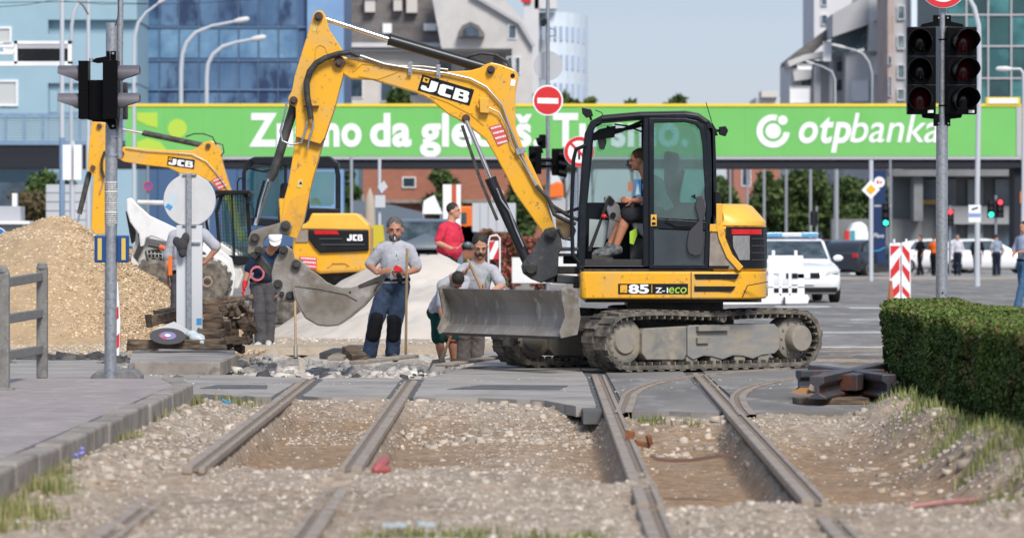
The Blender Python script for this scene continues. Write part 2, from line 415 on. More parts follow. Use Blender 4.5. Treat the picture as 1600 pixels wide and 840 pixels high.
def jag(pts, amp=.05, step=.16):
    out = []; n_ = len(pts); rj = random.Random(len(pts))
    for i in range(n_):
        a_, c_ = Vector(pts[i]), Vector(pts[(i+1) % n_]); L_ = (c_-a_).length; k_ = max(1, int(L_/step)) if L_ < 7 else 1
        along = abs((c_-a_).normalized().y) > .97     # edges beside a rail stay tight
        for q in range(k_):
            p_ = a_.lerp(c_, q/k_); am = amp*(.25 if along else 1)
            if k_ > 1: p_ = p_ + Vector((rj.uniform(-am, am)*.5, rj.uniform(-am, am)*1.6))
            out.append((p_.x, p_.y))
    return out
cp = MB()
cp.extr(jag([(-12, 35.75), (-3.0, 35.75), (RA(36)-.14, 35.0), (RA(36)-.1, 40.0), (-2.6, 40.15), (-3.2, 41), (-3.9, 42), (-3.9, 53), (-12, 53)]), 'z', -.09, 0.0)
cp.extr(jag([(RA(36)+.14, 35.1), (-1.6, 34.8), (RB(36)-.12, 34.95), (RB(39)-.12, 39.7), (-1.5, 39.95), (RA(39)+.14, 39.8)]), 'z', -.09, 0.0)
cp.extr(jag([(RB(36)+.12, 34.9), (-.3, 34.75), (.3, 34.2), (.55, 33.0), (RC(33)-.12, 33.0), (RC(39)-.12, 39.9), (.7, 53), (-.2, 53), (-.3, 50), (-.45, 44), (-.7, 41.2), (RB(39)+.12, 39.9)]), 'z', -.09, 0.0)
tag(cp.build('crossing_road', asphalt_pale, org=(0, 38, 0)), kind='structure')
cq = MB()
cq.extr(jag([(RC(32)+.12, 31.9), (1.3, 31.95), (RD(32)-.12, 31.8), (RD(40)-.12, 42.6), (RC(40)+.12, 42.6)]), 'z', -.09, 0.0)
cq.extr(jag([(RD(32)+.12, 31.8), (2.6, 31.9), (3.1, 32.2), (3.42, 33.4), (3.42, 42.6), (RD(40)+.12, 42.6)]), 'z', -.09, 0.0)
cq.extr(jag([(RC(40)-.12, 42.602), (3.42, 42.602), (3.42, 53), (.7, 53)]), 'z', -.09, 0.0)
tag(cq.build('switch_road', asphalt, org=(2, 38, 0)), kind='structure')
fb = MB(); fb.bb(-3.0, .6, 35.1, 39.8, -.12, -.012); fb.bb(.6, 3.3, 32.3, 42.5, -.12, -.014); tag(fb.build('road_joint_fill', asphalt_dark, org=(0, 38, 0)), kind='structure')
pb = MB(); pb.extr([(-.62, 36.7), (.45, 36.55), (.55, 37.6), (-.3, 37.75)], 'z', .0, .006); pb.extr([(-3.0, 36.9), (-2.35, 36.8), (-2.4, 37.7), (-2.9, 37.8)], 'z', .0, .006)
tag(pb.build('asphalt_patch', asphalt_dark, org=(0, 37, 0)), kind='structure')
# painted lines on the far roadway
lb = MB(); lw = mat('road_paint', (.62, .62, .60), .7, c2=(.35, .35, .35), ns=6)
for px0, px1, py, hh in [(1215, 1300, 480, .5), (1330, 1385, 482, .45), (1330, 1380, 500, .2), (1150, 1600, 520, .16), (1180, 1400, 543, .12), (1500, 1600, 488, .4), (1120, 1200, 492, .4)]:
    d = dg(py); lb.bb(X(px0, d), X(px1, d), d, d + hh*3, .002, .006)
tag(lb.build('road_marking', lw, org=(5, 60, 0)), kind='structure')

# ------------------------------------------------------------------ rails
rail_top = mat('worn_rail_top', (.34, .28, .225), .7, .12, c2=(.22, .17, .13), ns=5, lo=.45, hi=.65, c3=(.38, .33, .27), n3=13, lo3=.52, hi3=.68)
rail_web = mat('rusty_rail_web', (.115, .08, .055), .85, .1, c2=(.17, .13, .095), ns=7)
groove_dirt = mat('groove_dirt', (.25, .20, .15), .95, c2=(.15, .12, .10), ns=30, bump=.01, bs=40)
def rail(label, fx, y0, y1, mirror=1, n=14, z=0.012, wide=1.02):
    t = thing('tram_rail', label, 'rail', (fx(y0), y0, 0), group='grooved tram rails')
    ys = [y0 + (y1-y0)*i/n for i in range(n+1)]
    def sweep(b, prof):
        base = len(b.v); k = len(prof)
        for y in ys:
            for u, w in prof: b.v.append((fx(y) + u*mirror*wide, y, w + z))
        for i in range(n):
            for j in range(k): b.f.append([base+i*k+j, base+i*k+(j+1) % k, base+(i+1)*k+(j+1) % k, base+(i+1)*k+j]); b.m.append(0)
        b.f.append([base+j for j in range(k)]); b.f.append([base+n*k+j for j in range(k)][::-1]); b.m += [0, 0]
    b = MB(); sweep(b, [(-.070,0),(-.064,.006),(-.012,.006),(-.006,0),(-.006,-.035),(-.070,-.038)]); 
    sweep(b, [(.036,-.004),(.040,0),(.066,0),(.070,-.006),(.070,-.036),(.036,-.035)]); b.build('rail_head', rail_top, t, smooth=False)
    b = MB(); sweep(b, [(-.070,-.036),(.070,-.036),(.070,-.05),(-.02,-.065),(-.02,-.16),(.09,-.185),(.09,-.20),(-.09,-.20),(-.09,-.185),(-.036,-.16),(-.036,-.06),(-.070,-.05)]); b.build('rail_web', rail_web, t)
    b = MB(); sweep(b, [(-.006,-.03),(-.006,-.012),(.012,-.008),(.036,-.014),(.036,-.03)]); b.build('groove_fill', groove_dirt, t)
    return t
rail('leftmost tram rail, its dusty upper stretch ending at the gravel beside the kerb', RA, 23.9, 39.2, 1)
rail('second tram rail from the left, upper stretch with the open pits on both sides', RB, 23.9, 38.6, -1)
rail('third tram rail from the left, joined by a curved rail at the crossing', RC, 20.6, 40.4, 1)
rail('rightmost tram rail with the deep pit along its left side', RD, 20.9, 40.8, 1)
rail('near piece of the leftmost tram rail half buried in gravel', lambda y: RA(y)-.02, 15.5, 21.3, 1, z=-.01)
rail('near piece of the second tram rail with a double head at the bottom edge', lambda y: RB(y)-.01, 15.5, 22.6, -1, z=-.01)
rail('near piece of the third tram rail at the bottom edge', lambda y: RC(y), 15.5, 20.58, 1, z=-.01)
rail('near piece of the rightmost tram rail at the bottom edge', lambda y: RD(y)+.01, 15.5, 20.4, 1, z=-.01)
def crail(label, pts):
    t = thing('curved_rail', label, 'rail', (pts[0][0], pts[0][1], 0))
    P2 = []
    for i in range(len(pts)-1):
        for k in range(6):
            f = k/6; p0 = pts[max(0,i-1)]; p1 = pts[i]; p2 = pts[i+1]; p3 = pts[min(len(pts)-1,i+2)]
            P2.append(tuple(.5*((2*p1[a]) + (-p0[a]+p2[a])*f + (2*p0[a]-5*p1[a]+4*p2[a]-p3[a])*f*f + (-p0[a]+3*p1[a]-3*p2[a]+p3[a])*f**3) for a in (0,1)))
    P2.append(pts[-1])
    def strip(b, off, w, h):
        n = len(P2); base = len(b.v)
        for i in range(n):
            a = Vector(P2[max(0,i-1)]); c = Vector(P2[min(n-1,i+1)]); tt = (c-a).normalized(); nn = Vector((-tt.y, tt.x)); p = Vector(P2[i])
            for o_, z_ in ((off-w/2, h), (off+w/2, h), (off+w/2, -.05), (off-w/2, -.05)): q = p + nn*o_; b.v.append((q.x, q.y, z_))
        for i in range(n-1):
            for j in range(4): b.f.append([base+i*4+j, base+i*4+(j+1)%4, base+(i+1)*4+(j+1)%4, base+(i+1)*4+j]); b.m.append(0)
    b = MB(); strip(b, -.03, .06, .012); strip(b, .065, .035, .010); b.build('rail_head', rail_top, t)
    b = MB(); strip(b, .024, .05, .003); b.build('groove_fill', groove_dirt, t)
crail('curved switch rail sweeping right from the third rail across the asphalt', [(RC(32)+.09, 31.6), (1.02, 33.6), (1.12, 35.6), (1.33, 37.5), (1.66, 39.3), (2.2, 41.0), (3.3, 43.2)])
crail('curved switch rail sweeping right from the rightmost rail to the hedge', [(RD(32)+.09, 31.2), (1.98, 33.2), (2.10, 35.3), (2.36, 37.3), (2.8, 39.2), (3.4, 41.1), (4.4, 43.4)])

# ------------------------------------------------------------------ pavement, kerb
pav = mat('pavement_asphalt', (.315, .275, .26), .92, c2=(.25, .22, .215), ns=1.6, lo=.4, hi=.65, c3=(.40, .36, .34), n3=5, lo3=.5, hi3=.7, bump=.003, bs=110)
b = MB(); b.extr([(-9, 10), (CURB-.17, 10), (CURB-.17, 34.0), (-3.25, 35.55), (-9, 35.75)], 'z', -.2, .145); tag(b.build('pavement', pav, org=(-5, 20, 0)), kind='structure')
b = MB(); yy = 15.0
while yy < 33.7:
    b.box((CURB-.08 + random.uniform(-.012, .012), yy+.49, -.02 + random.uniform(-.01, .008)), (.17, .97, .34), (random.uniform(-.008,.008), 0, random.uniform(-.012, .012))); yy += 1.0
b.extr([(CURB-.17, 34.0), (CURB, 33.9), (-3.05, 35.65), (-3.25, 35.75), (-3.25, 35.56)], 'z', -.2, .15)
tag(b.build('kerb', concrete, bevel=.02, org=(CURB, 24, 0)), kind='structure')

# ------------------------------------------------------------------ scattered stones
def stones(name, xy, size, colA, colB, m, kind='stuff', lift=-.15, hfun=None, flat=.7, label=None, zz=None, parent=None):
    n = len(xy); s = size * (0.5 + rng.random(n)**3 * 1.9)
    base = np.array([(-1,-1,-1),(1,-1,-1),(1,1,-1),(-1,1,-1),(-1,-1,1),(1,-1,1),(1,1,1),(-1,1,1)], float) * .5
    V = base[None] * (1 + (rng.random((n, 8, 3)) - .5) * .75)
    V[:, 4:, :2] *= (.45 + .4*rng.random((n, 1, 1)))
    V *= np.stack([np.ones(n), .7 + .5*rng.random(n), flat*(.5+.7*rng.random(n))], -1)[:, None, :] * s[:, None, None]
    a = rng.random(n) * 6.283; tlt = (rng.random(n) - .5) * 1.0
    ca, sa, ct, st = np.cos(a), np.sin(a), np.cos(tlt), np.sin(tlt)
    Xv, Yv, Zv = V[..., 0], V[..., 1], V[..., 2]
    Y2 = Yv*ct[:, None] - Zv*st[:, None]; Z2 = Yv*st[:, None] + Zv*ct[:, None]
    X3 = Xv*ca[:, None] - Y2*sa[:, None]; Y3 = Xv*sa[:, None] + Y2*ca[:, None]
    z0 = (hfun(xy[:, 0], xy[:, 1]) if zz is None else zz) + s*lift*flat*.6
    V = np.stack([X3 + xy[:, 0:1], Y3 + xy[:, 1:2], Z2 + z0[:, None]], -1).reshape(-1, 3)
    f = np.array([(0,3,2,1),(4,5,6,7),(0,1,5,4),(1,2,6,5),(2,3,7,6),(3,0,4,7)])
    Fc = (f[None] + (np.arange(n)*8)[:, None, None]).reshape(-1, 4)
    t = rng.random((n, 1)); c = np.array(colA)*(1-t) + np.array(colB)*t; c *= (.7 + .55*rng.random((n, 1)))
    o = quick(name, V, Fc, m, colr=np.repeat(c, 8, axis=0), parent=parent)
    if parent is None: tag(o, label, kind=kind)
    return o
stone_m = mat('stone', (1, 1, 1), .9, tint=True)
GH = lambda x, y: ground(x, y)[0]
def samp(n, x0, x1, y0, y1, keep):
    x = x0 + (x1-x0)*rng.random(n); y = y0 + (y1-y0)*rng.random(n)
    k = keep(x, y) > rng.random(n); return np.c_[x[k], y[k]]
def kg(x, y):
    _, g, tr, mo = ground(x, y)
    k = np.clip(g*(vnoise(x, y, 1.6, 40)*1.5 - .2) + .5*mo*(np.abs(x) < 1) + .035 + .35*(y > 31)*(x < .8), 0, 1)
    k = np.where((x < CURB+.02) | (x > 3.6), 0, k)
    k = np.where((y > 34.8) & (x < .75), 0, k); k = np.where((y > 31.7) & (x > .75), 0, k)
    for rf in (RA, RB, RC, RD): k = np.where((np.abs(x - rf(y)) < .085) & (y < 34.8), k*.07, k)
    return k
stones('track_gravel', samp(90000, -2.8, 3.6, 15.5, 35, kg), .0125, (.36, .30, .245), (.56, .50, .43), stone_m, hfun=GH, label='loose grey and beige gravel spread between the tram rails')
stones('track_gravel', samp(6500, -2.8, 3.6, 15.5, 35, kg), .025, (.34, .28, .22), (.52, .46, .39), stone_m, hfun=GH, label='coarse pebbles strewn among the gravel between the rails')
kb = lambda x, y: np.clip(win(x, -2.75, -2.05, .3)*win(y, 21.5, 34.5, 2) + .9*win(y, 30.5, 34.7, 1.2)*win(x, -.9, .75, .2) + .8*win(x, .9, 1.8, .2)*win(y, 29.3, 31.8, .8)+ .6*win(x, 2.5, 3.6, .4)*win(y, 20, 31, 2), 0, 1)
stones('rubble', samp(5600, -2.8, 3.6, 20, 35, kb), .042, (.32, .26, .205), (.52, .45, .37), stone_m, hfun=GH, label='broken stone rubble heaped against the kerb and at the pit ends')
kt = lambda x, y: win(x, -3.2, -.3, .3)*win(y, 39.8, 47, .8)*np.where(y < 42.4, 1, .35)
stones('trench_rubble', samp(5200, -3.4, -.2, 39.6, 47.5, kt), .06, (.58, .55, .51), (.40, .37, .33), stone_m, hfun=GH, label='white and grey broken concrete rubble along the trench edge')
stones('trench_rubble', samp(500, -3.4, -.2, 39.9, 46, kt), .10, (.54, .51, .46), (.38, .33, .28), stone_m, hfun=GH, label='large broken concrete chunks in the trench')
stones('asphalt_rubble', samp(520, -3.3, -.25, 39.7, 43.5, kt), .075, (.05, .05, .055), (.10, .10, .10), stone_m, hfun=GH, label='black broken asphalt lumps among the white rubble')
z0f = lambda x, y: np.zeros_like(x)
ka = lambda x, y: np.clip(vnoise(x, y, 1.1, 50)*1.4 - .35, 0, 1)*(1-ss(39.0, 39.6, y)*.0)
stones('grit', samp(1500, -4.5, 3.3, 36, 40, ka), .012, (.30, .27, .24), (.48, .45, .41), stone_m, hfun=z0f, label='fine grit scattered over the crossing asphalt')
stones('grit', samp(1500, -4.4, -2.9, 40, 47, ka), .05, (.14, .13, .12), (.5, .47, .43), stone_m, hfun=z0f, label='grey debris crumbs on the asphalt before the timber stack')
# ================================================================== background
def leafcloud(n, cs, size, m, name, parent, colA=(.035,.075,.02), colB=(.11,.16,.04), shell=.55):
    """cs: list of (centre, radii); many small leaf faces through the crown volume"""
    vols = np.array([r[0]*r[1]*r[2] for c, r in cs]) ** .67; w = vols/vols.sum()
    idx = rng.choice(len(cs), n, p=w); C = np.array([c for c, r in cs])[idx]; Rr = np.array([r for c, r in cs])[idx]
    u = rng.normal(size=(n, 3)); u /= np.linalg.norm(u, axis=1)[:, None]; rad = shell + (1-shell)*rng.random(n)
    Pp = C + u * Rr * (rad * (.85 + .3*rng.random(n)))[:, None]
    a = rng.normal(size=(n, 3)); a /= np.linalg.norm(a, axis=1)[:, None]; b2 = np.cross(a, rng.normal(size=(n, 3))); b2 /= np.linalg.norm(b2, axis=1)[:, None]
    s = size*(.6 + .8*rng.random(n))[:, None]
    V = np.stack([Pp - a*s, Pp + b2*s*.5, Pp + a*s, Pp - b2*s*.5], 1).reshape(-1, 3)
    Fc = np.arange(4*n).reshape(n, 4); t = rng.random((n, 1)); c = np.array(colA)*(1-t) + np.array(colB)*t
    c *= (.75 + .5*rng.random(len(cs)))[idx][:, None]
    return quick(name, V, Fc, m, parent=parent, colr=np.repeat(c, 4, axis=0))
def tree(label, x, y, h, w, n=4200, group='trees behind the footbridge', cat='tree', name='street_tree', cA=(.03,.065,.02), cB=(.10,.14,.04), base=0, leaf_size=None, low=.25):
    t = thing(name, label, cat, (x, y, base), group=group)
    b = MB(); b.tube([(x, y, base-.1), (x+.05*w, y, base+h*.3), (x-.03*w, y, base+h*.7)], [.035*w+.05, .025*w+.04, .01*w+.02], 8)
    for k in range(5):
        a = k*1.3; b.tube([(x, y, base+h*(.3+.06*k)), (x+math.cos(a)*w*.3, y+math.sin(a)*w*.3, base+h*(.55+.06*k))], [.015*w+.03, .01], 6)
    b.build('trunk', bark, t, smooth=True)
    cs = [((x, y, base+h*(low+1)*.5), (w*.30, w*.30, h*(1-low)*.33))]
    r2 = random.Random(int(x*100+y))
    for k in range(15):
        a = r2.uniform(0, 6.28); q = r2.uniform(0, .36)*w; zz = r2.uniform(low + .1, .9)
        rr = w*r2.uniform(.17, .29)*(1.1-abs(zz-.5)*.8)
        cs.append(((x+math.cos(a)*q, y+math.sin(a)*q, base+h*zz), (rr, rr, rr*.8)))
    leafcloud(n, cs, leaf_size or h*.035, leaf, 'crown', t, cA, cB)
    return t

D_BR = 180.0   # footbridge
def wrect(b, px0, py0, px1, py1, d, th): b.pbox(px0, py0, px1, py1, d, th)

# text and marks ----------------------------------------------------
def text_mesh(s, size=1.0, off=0.0, shear=0.0, spacing=1.0):
    cu = bpy.data.curves.new('lettering', 'FONT'); cu.body = s; cu.size = size; cu.offset = off; cu.shear = shear; cu.space_character = spacing
    cu.resolution_u = 4; cu.extrude = 0.0
    o = bpy.data.objects.new('tmp_text', cu); col.objects.link(o)
    dgph = bpy.context.evaluated_depsgraph_get(); me = bpy.data.meshes.new_from_object(o.evaluated_get(dgph))
    V = [tuple(v.co) for v in me.vertices]; Fc = [tuple(p.vertices) for p in me.polygons]
    bpy.data.objects.remove(o); bpy.data.curves.remove(cu); bpy.data.meshes.remove(me)
    return V, Fc
def text(name, s, px0, px1, ybase, hcap, d, m, parent, off=0.0, shear=0.0, rot=0.0, spacing=1.0, th=.004):
    """lettering on the plane y=d between photo columns px0..px1; baseline ybase, capital height hcap (pixels)"""
    V, Fc = text_mesh(s, 1.0, off, shear, spacing)
    xs = [v[0] for v in V]; ys = [v[1] for v in V]; x0, x1 = min(xs), max(xs)
    sx = (X(px1, d) - X(px0, d)) / (x1 - x0); cap = hcap * d / F / .70
    ca, sa = math.cos(rot), math.sin(rot); b = MB(); o = P(px0, ybase, d)
    b._add([(o.x + (v[0]-x0)*sx*ca - v[1]*cap*sa, d, o.z + (v[0]-x0)*sx*sa + v[1]*cap*ca) for v in V], Fc)
    return b.build(name, m, parent)

# --- footbridge with the green banner
green = mat('banner_green', (.165, .50, .125), .6, c2=(.15, .47, .115), ns=.5)
lime = mat('banner_lime', (.42, .60, .06), .55)
trim_y = mat('yellow_trim', (.80, .60, .05), .5)
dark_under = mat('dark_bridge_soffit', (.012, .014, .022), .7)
grey_trim = mat('grey_trim', (.42, .43, .45), .5)
tb = thing('footbridge', 'long footbridge crossing the road, carrying a wide green banner with white lettering', 'bridge', (X(800, D_BR), D_BR, 0))
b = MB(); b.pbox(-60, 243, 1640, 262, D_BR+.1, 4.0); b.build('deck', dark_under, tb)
b = MB(); b.pbox(196, 166, 1588, 244, D_BR, .06); banner = b.build('banner', green, tb)
b = MB()
for k in range(1, 23): b.pbox(196+k*60.5, 166.5, 196.35+k*60.5, 244, D_BR-.006, .01)
b.build('banner_seam', mat('seam_green', (.12, .40, .09), .6), tb)
b = MB(); b.pbox(196, 162, 1597, 166.5, D_BR-.05, .2); b.pbox(1596, 163, 1601, 252, D_BR-.05, .2); b.build('trim', trim_y, tb)
b = MB(); b.pbox(196, 244.5, 1597, 249, D_BR-.05, .12); b.pbox(1588.5, 167, 1595.8, 244, D_BR-.05, .12); b.build('rail_strip', grey_trim, tb)
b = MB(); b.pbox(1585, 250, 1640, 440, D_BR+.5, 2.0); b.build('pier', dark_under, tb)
b = MB(); b.pbox(1541, 152, 1594, 163, D_BR-.1, .3); lampb = b.build('sign_box', trim_y, tb)
b = MB(); b.pbox(1545, 154, 1590, 161.5, D_BR-.12, .02); b.build('sign_face', white_clean, lampb)
b = MB(); 
def disc(b, px, py, r, d, seg=28, a0=0, a1=360, rin=0):
    n = seg; pts = []
    for k in range(n+1): a = R(a0 + (a1-a0)*k/n); pts.append((px + r*math.cos(a), py - r*math.sin(a)))
    if rin: 
        for k in range(n, -1, -1): a = R(a0 + (a1-a0)*k/n); pts.append((px + rin*math.cos(a), py - rin*math.sin(a)))
        # build as quads
        m = n+1
        for k in range(n): b.pp([pts[k], pts[k+1], pts[2*m-2-k], pts[2*m-1-k]], d, .02)
    else:
        if a1-a0 == 360: pts = pts[:-1]
        b.pp(pts, d, .02)
disc(b, 277, 201, 15, D_BR-.02); b.pp([(214,176),(246,176),(246,200),(230,196),(214,188)], D_BR-.02, .02)
b.pp([(214,222),(230,216),(250,222),(262,236),(262,243),(214,243)], D_BR-.02, .02); b.build('banner_pattern', lime, tb)
letters = white_clean
text('lettering', 'Znamo', 389, 565, 227, 49, D_BR-.03, letters, tb, off=.036, spacing=1.05)
text('lettering', 'da', 578, 643, 227, 49, D_BR-.03, letters, tb, off=.036, spacing=1.05)
text('lettering', 'gledaš.', 656, 846, 227, 49, D_BR-.03, letters, tb, off=.036, spacing=1.05)
text('lettering', 'Tu smo.', 864, 1076, 227, 49, D_BR-.03, letters, tb, off=.036, spacing=1.05)
text('lettering', 'otp', 1248, 1330, 222, 46, D_BR-.03, letters, tb, off=.026, shear=.22, spacing=1.1)
text('lettering', 'banka', 1328, 1468, 222, 46, D_BR-.03, letters, tb, off=.006, shear=.22)
b = MB(); disc(b, 1208, 205, 26, D_BR-.03, rin=16.5, a0=75, a1=355); disc(b, 1208, 205, 12, D_BR-.03); disc(b, 1223, 188, 7.5, D_BR-.03); b.build('bank_emblem', letters, tb)
# left span with the see-through railing
steelblue = mat('steel_blue_paint', (.16, .26, .40), .55, c2=(.22, .31, .42), ns=3)
sl = thing('bridge_span', 'steel-blue railed span of the footbridge left of the banner', 'bridge', (X(60, 181), 181, 0))
b = MB(); b.pbox(-120, 219, 195, 226, 181, .2); b.pbox(-120, 177, 195, 182, 181, .15); b.build('beam', steelblue, sl)
b = MB()
for px in range(-80, 195, 29): b.pbox(px, 182, px+3.5, 219, 181.02, .1)
b.build('railing_post', steelblue, sl)
b = MB()
for k in range(8): b.pbox(-120, 184+4.4*k, 195, 185.6+4.4*k, 181.2, .05)
b.build('railing_bars', mat('dull_rail_bars', (.20, .24, .30), .6), sl)
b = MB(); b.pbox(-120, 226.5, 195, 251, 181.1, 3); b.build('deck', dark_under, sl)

# --- buildings ------------------------------------------------------
teal_render = mat('pale_teal_render', (.30, .44, .52), .8, c2=(.27, .41, .49), ns=.4)
glass_blue = mat('blue_curtain_glass', (.025, .075, .17), .12, spec=.9, c2=(.12, .22, .36), ns=.22, lo=.35, hi=.65, c3=(.01,.03,.09), n3=.5, lo3=.5, hi3=.6, stretch=(1,1,.5))
glass_teal = mat('teal_curtain_glass', (.012, .085, .095), .1, spec=.9, c2=(.06, .22, .23), ns=.25, lo=.45, hi=.6)
win_dark = mat('dark_window', (.02, .035, .05), .12, spec=.8, c2=(.09, .13, .18), ns=.5)
cream = mat('cream_render', (.62, .58, .54), .85, c2=(.54, .51, .48), ns=.3)
grey_render = mat('grey_render', (.44, .44, .46), .85, c2=(.38, .38, .40), ns=.2)
pale_render = mat('pale_grey_render', (.62, .62, .63), .85, c2=(.54, .54, .56), ns=.2)
white_panel = mat('white_blue_panel', (.66, .73, .80), .6, c2=(.60, .68, .77), ns=.3)
slate = mat('dark_slate_roof', (.12, .11, .11), .85, c2=(.19, .175, .17), ns=.7, stretch=(1, 1, 3))
brick = mat('red_brick', (.36, .15, .10), .9, c2=(.29, .12, .085), ns=1.5, stretch=(1, 1, 5))
def windows(root, rects, d, frame=white_clean, pane=win_dark, name='window', fr=1.2, deep=.25):
    for (a, b_, c_, e) in rects:
        f = MB(); f.pbox(a-fr, b_-fr, c_+fr, b_, d-.12, .2); f.pbox(a-fr, e, c_+fr, e+fr, d-.12, .2); f.pbox(a-fr, b_, a, e, d-.12, .2); f.pbox(c_, b_, c_+fr, e, d-.12, .2)
        fo = f.build(name, frame, root); g = MB(); g.pbox(a, b_, c_, e, d-.02, .03); g.build('pane', pane, fo)
def building(name, label, boxes, d, m, th=12, wall='wall', cat='building'):
    px = sum(q[0]+q[2] for q in boxes)/2/len(boxes); t = thing(name, label, cat, (X(px, d), d, 0))
    b = MB()
    for q in boxes:
        dd = q[4] if len(q) > 4 else 0
        b.pbox(q[0], q[1], q[2], q[3], d+dd, th)
    b.build(wall, m, t); return t
DL = 215
t = building('office_building', 'pale teal rendered building at the far left with white-framed windows', [(-200, -60, 75, 385), (75, -60, 214, 31), (75, 53, 214, 130), (75, 31, 214, 53, .6), (75, 130, 214, 385, .3)], DL, teal_render)
windows(t, [(-40, 45, 15, 66), (-30, 128, 25, 163), (8, 70, 28, 78)], DL, pane=mat('pale_blind', (.5, .52, .52), .4), fr=3)
windows(t, [(78, 54, 92, 86), (100, 54, 136, 98), (145, 54, 205, 98), (78, 140, 90, 175), (100, 140, 136, 175), (145, 140, 205, 175)], DL+.4, frame=mat('blue_grey_frame', (.16, .28, .38), .6), pane=glass_blue, fr=1.5)
windows(t, [(80, -10, 135, 28), (145, -10, 205, 28)], DL+.2, frame=teal_render, pane=win_dark)
b = MB(); b.pbox(-200, 285, 110, 330, DL-2, 1.8); b.pbox(-200, 255, 90, 258, DL-2, 1.8); b.build('canopy_front', win_dark, t)
DG = 222
t = building('glass_office_block', 'tall blue glass office block behind the left half of the banner', [(216, -60, 536, 385)], DG, mat('block_core', (.06, .12, .24), .5))
k = 0
for i, px in enumerate([218, 249, 280, 311, 342, 373, 404, 435]):
    for j, py in enumerate([-8, 43, 95, 143]):
        f = MB(); f.pbox(px+1.2, py+2, px+30, py+(48 if j != 2 else 44), DG-.1, .09)
        f.build('window', [glass_blue, glass_blue, mat('pale_glass_panel', (.16, .30, .45), .15, spec=.9, c2=(.05,.13,.25), ns=.4)][(i*3+j*5) % 3], t)
b = MB()
for py in (-10, 41, 93, 139, 186): b.pbox(216, py, 480, py+2.6, DG-.2, .1)
for px in (217, 248, 279, 310, 341, 372, 403, 434, 465): b.pbox(px, -40, px+1.2, 385, DG-.18, .1)
b.build('mullion', mat('blue_mullion', (.10, .17, .30), .5), t)
b = MB(); b.pbox(480, -40, 537, 385, DG-.6, .5); b.build('side_panel', mat('light_blue_panel', (.17, .30, .50), .35, c2=(.24, .38, .58), ns=.3), t)
# block with slate mansard roof
DM = 300
t = building('mansard_house', 'cream corner house with a dark slate mansard roof above the excavator boom', [(530, 70, 815, 420)], DM, cream)
b = MB(); b.extr([(X(520, DM), Z(70, DM)), (X(818, DM), Z(70, DM)), (X(752, DM), Z(-8, DM)), (X(500, DM), Z(-8, DM))], 'y', DM-.6, DM+10); rf = b.build('roof', slate, t)
b = MB(); b.pbox(522, 67, 822, 74, DM-1.2, 2); b.pbox(522, 77, 818, 80, DM-.8, 1); b.build('cornice', pale_render, t)
windows(t, [(546, 122, 566, 152), (595, 118, 615, 158), (636, 112, 654, 150), (686, 88, 706, 120), (726, 90, 744, 120), (770, 88, 786, 120)], DM)
for q in [(570, -2, 586, 19), (615, -4, 628, 17), (635, -6, 652, 20)]:
    b = MB(); b.pbox(*q, DM-1.4, 1.2); b.pbox(q[0]-2, q[1]-3, q[2]+2, q[1], DM-1.6, 1.5); b.build('chimney', cream, rf)
for q in [(598, 37, 612, 52), (662, 37, 682, 48)]:
    b = MB(); b.pbox(*q, DM-.9, .3); b.build('skylight', white_clean, rf)
# gable beside the mansard
DN = 292
t = thing('corner_house', 'beige house with an arched dormer between the slate roof and the white block', 'building', (X(770, DN), DN, 0))
b = MB(); b.pp([(690, 76), (672, -20), (735, -40), (790, 0), (822, 38), (832, 70), (832, 420), (800, 420), (800, 76)], DN, 6); b.build('wall', mat('beige_stone', (.56, .54, .52), .85, c2=(.47, .455, .45), ns=.5), t)
b = MB(); b.pp([(716, 58), (716, 50), (722, 40), (735, 34), (748, 40), (757, 52), (757, 58)], DN-.9, .9); dm = b.build('dormer', slate, t)
b = MB(); b.pp([(723, 57), (724, 46), (735, 39), (747, 46), (749, 57)], DN-1.0, .09); b.build('window', win_dark, dm)
b = MB(); b.prib([(735, -10), (812, 36), (834, 72)], 5, DN-.5, .5); b.build('roof_edge', grey_render, t)
windows(t, [(795, 40, 806, 60), (793, 90, 800, 115), (806, 90, 812, 115)], DN)
# white block right of it with a slight curve
DW = 335
t = thing('white_block', 'white multi-storey block with rows of narrow windows, left of the open sky', 'building', (X(870, DW), DW, 0))
pts = [(X(826, DW), DW-1), (X(858, DW), DW-3)] + [(X(858 + 62*math.sin(R(a)), DW), DW - 3 + 8*(1-math.cos(R(a)))) for a in range(12, 91, 13)] + [(X(920, DW), DW+16), (X(826, DW), DW+16)]
b = MB(); b.extr(pts, 'z', 0, Z(22, DW)); b.build('wall', white_panel, t)
b = MB(); b.pbox(818, -20, 842, 190, DW-4, 5); b.pbox(835, -20, 870, 14, DW-4, 3); b.build('stair_tower', pale_render, t)
b = MB(); b.pbox(814, -8, 830, 4, DW-4.3, .3); b.build('roof_sign', sign_red, t)
for j, py in enumerate((44, 88, 132)):
    for i in range(9):
        px = 838 + i*9
        yb = DW - 3 + 8*(1-math.sqrt(max(0, 1-max(0, (px+2-858)/62)**2))) - .12
        f = MB(); f.bb(X(px, DW), X(px+4.2, DW), yb, yb+.2, Z(py+22, DW), Z(py, DW)); f.build('window', mat('pale_window', (.33, .42, .55), .2), t)
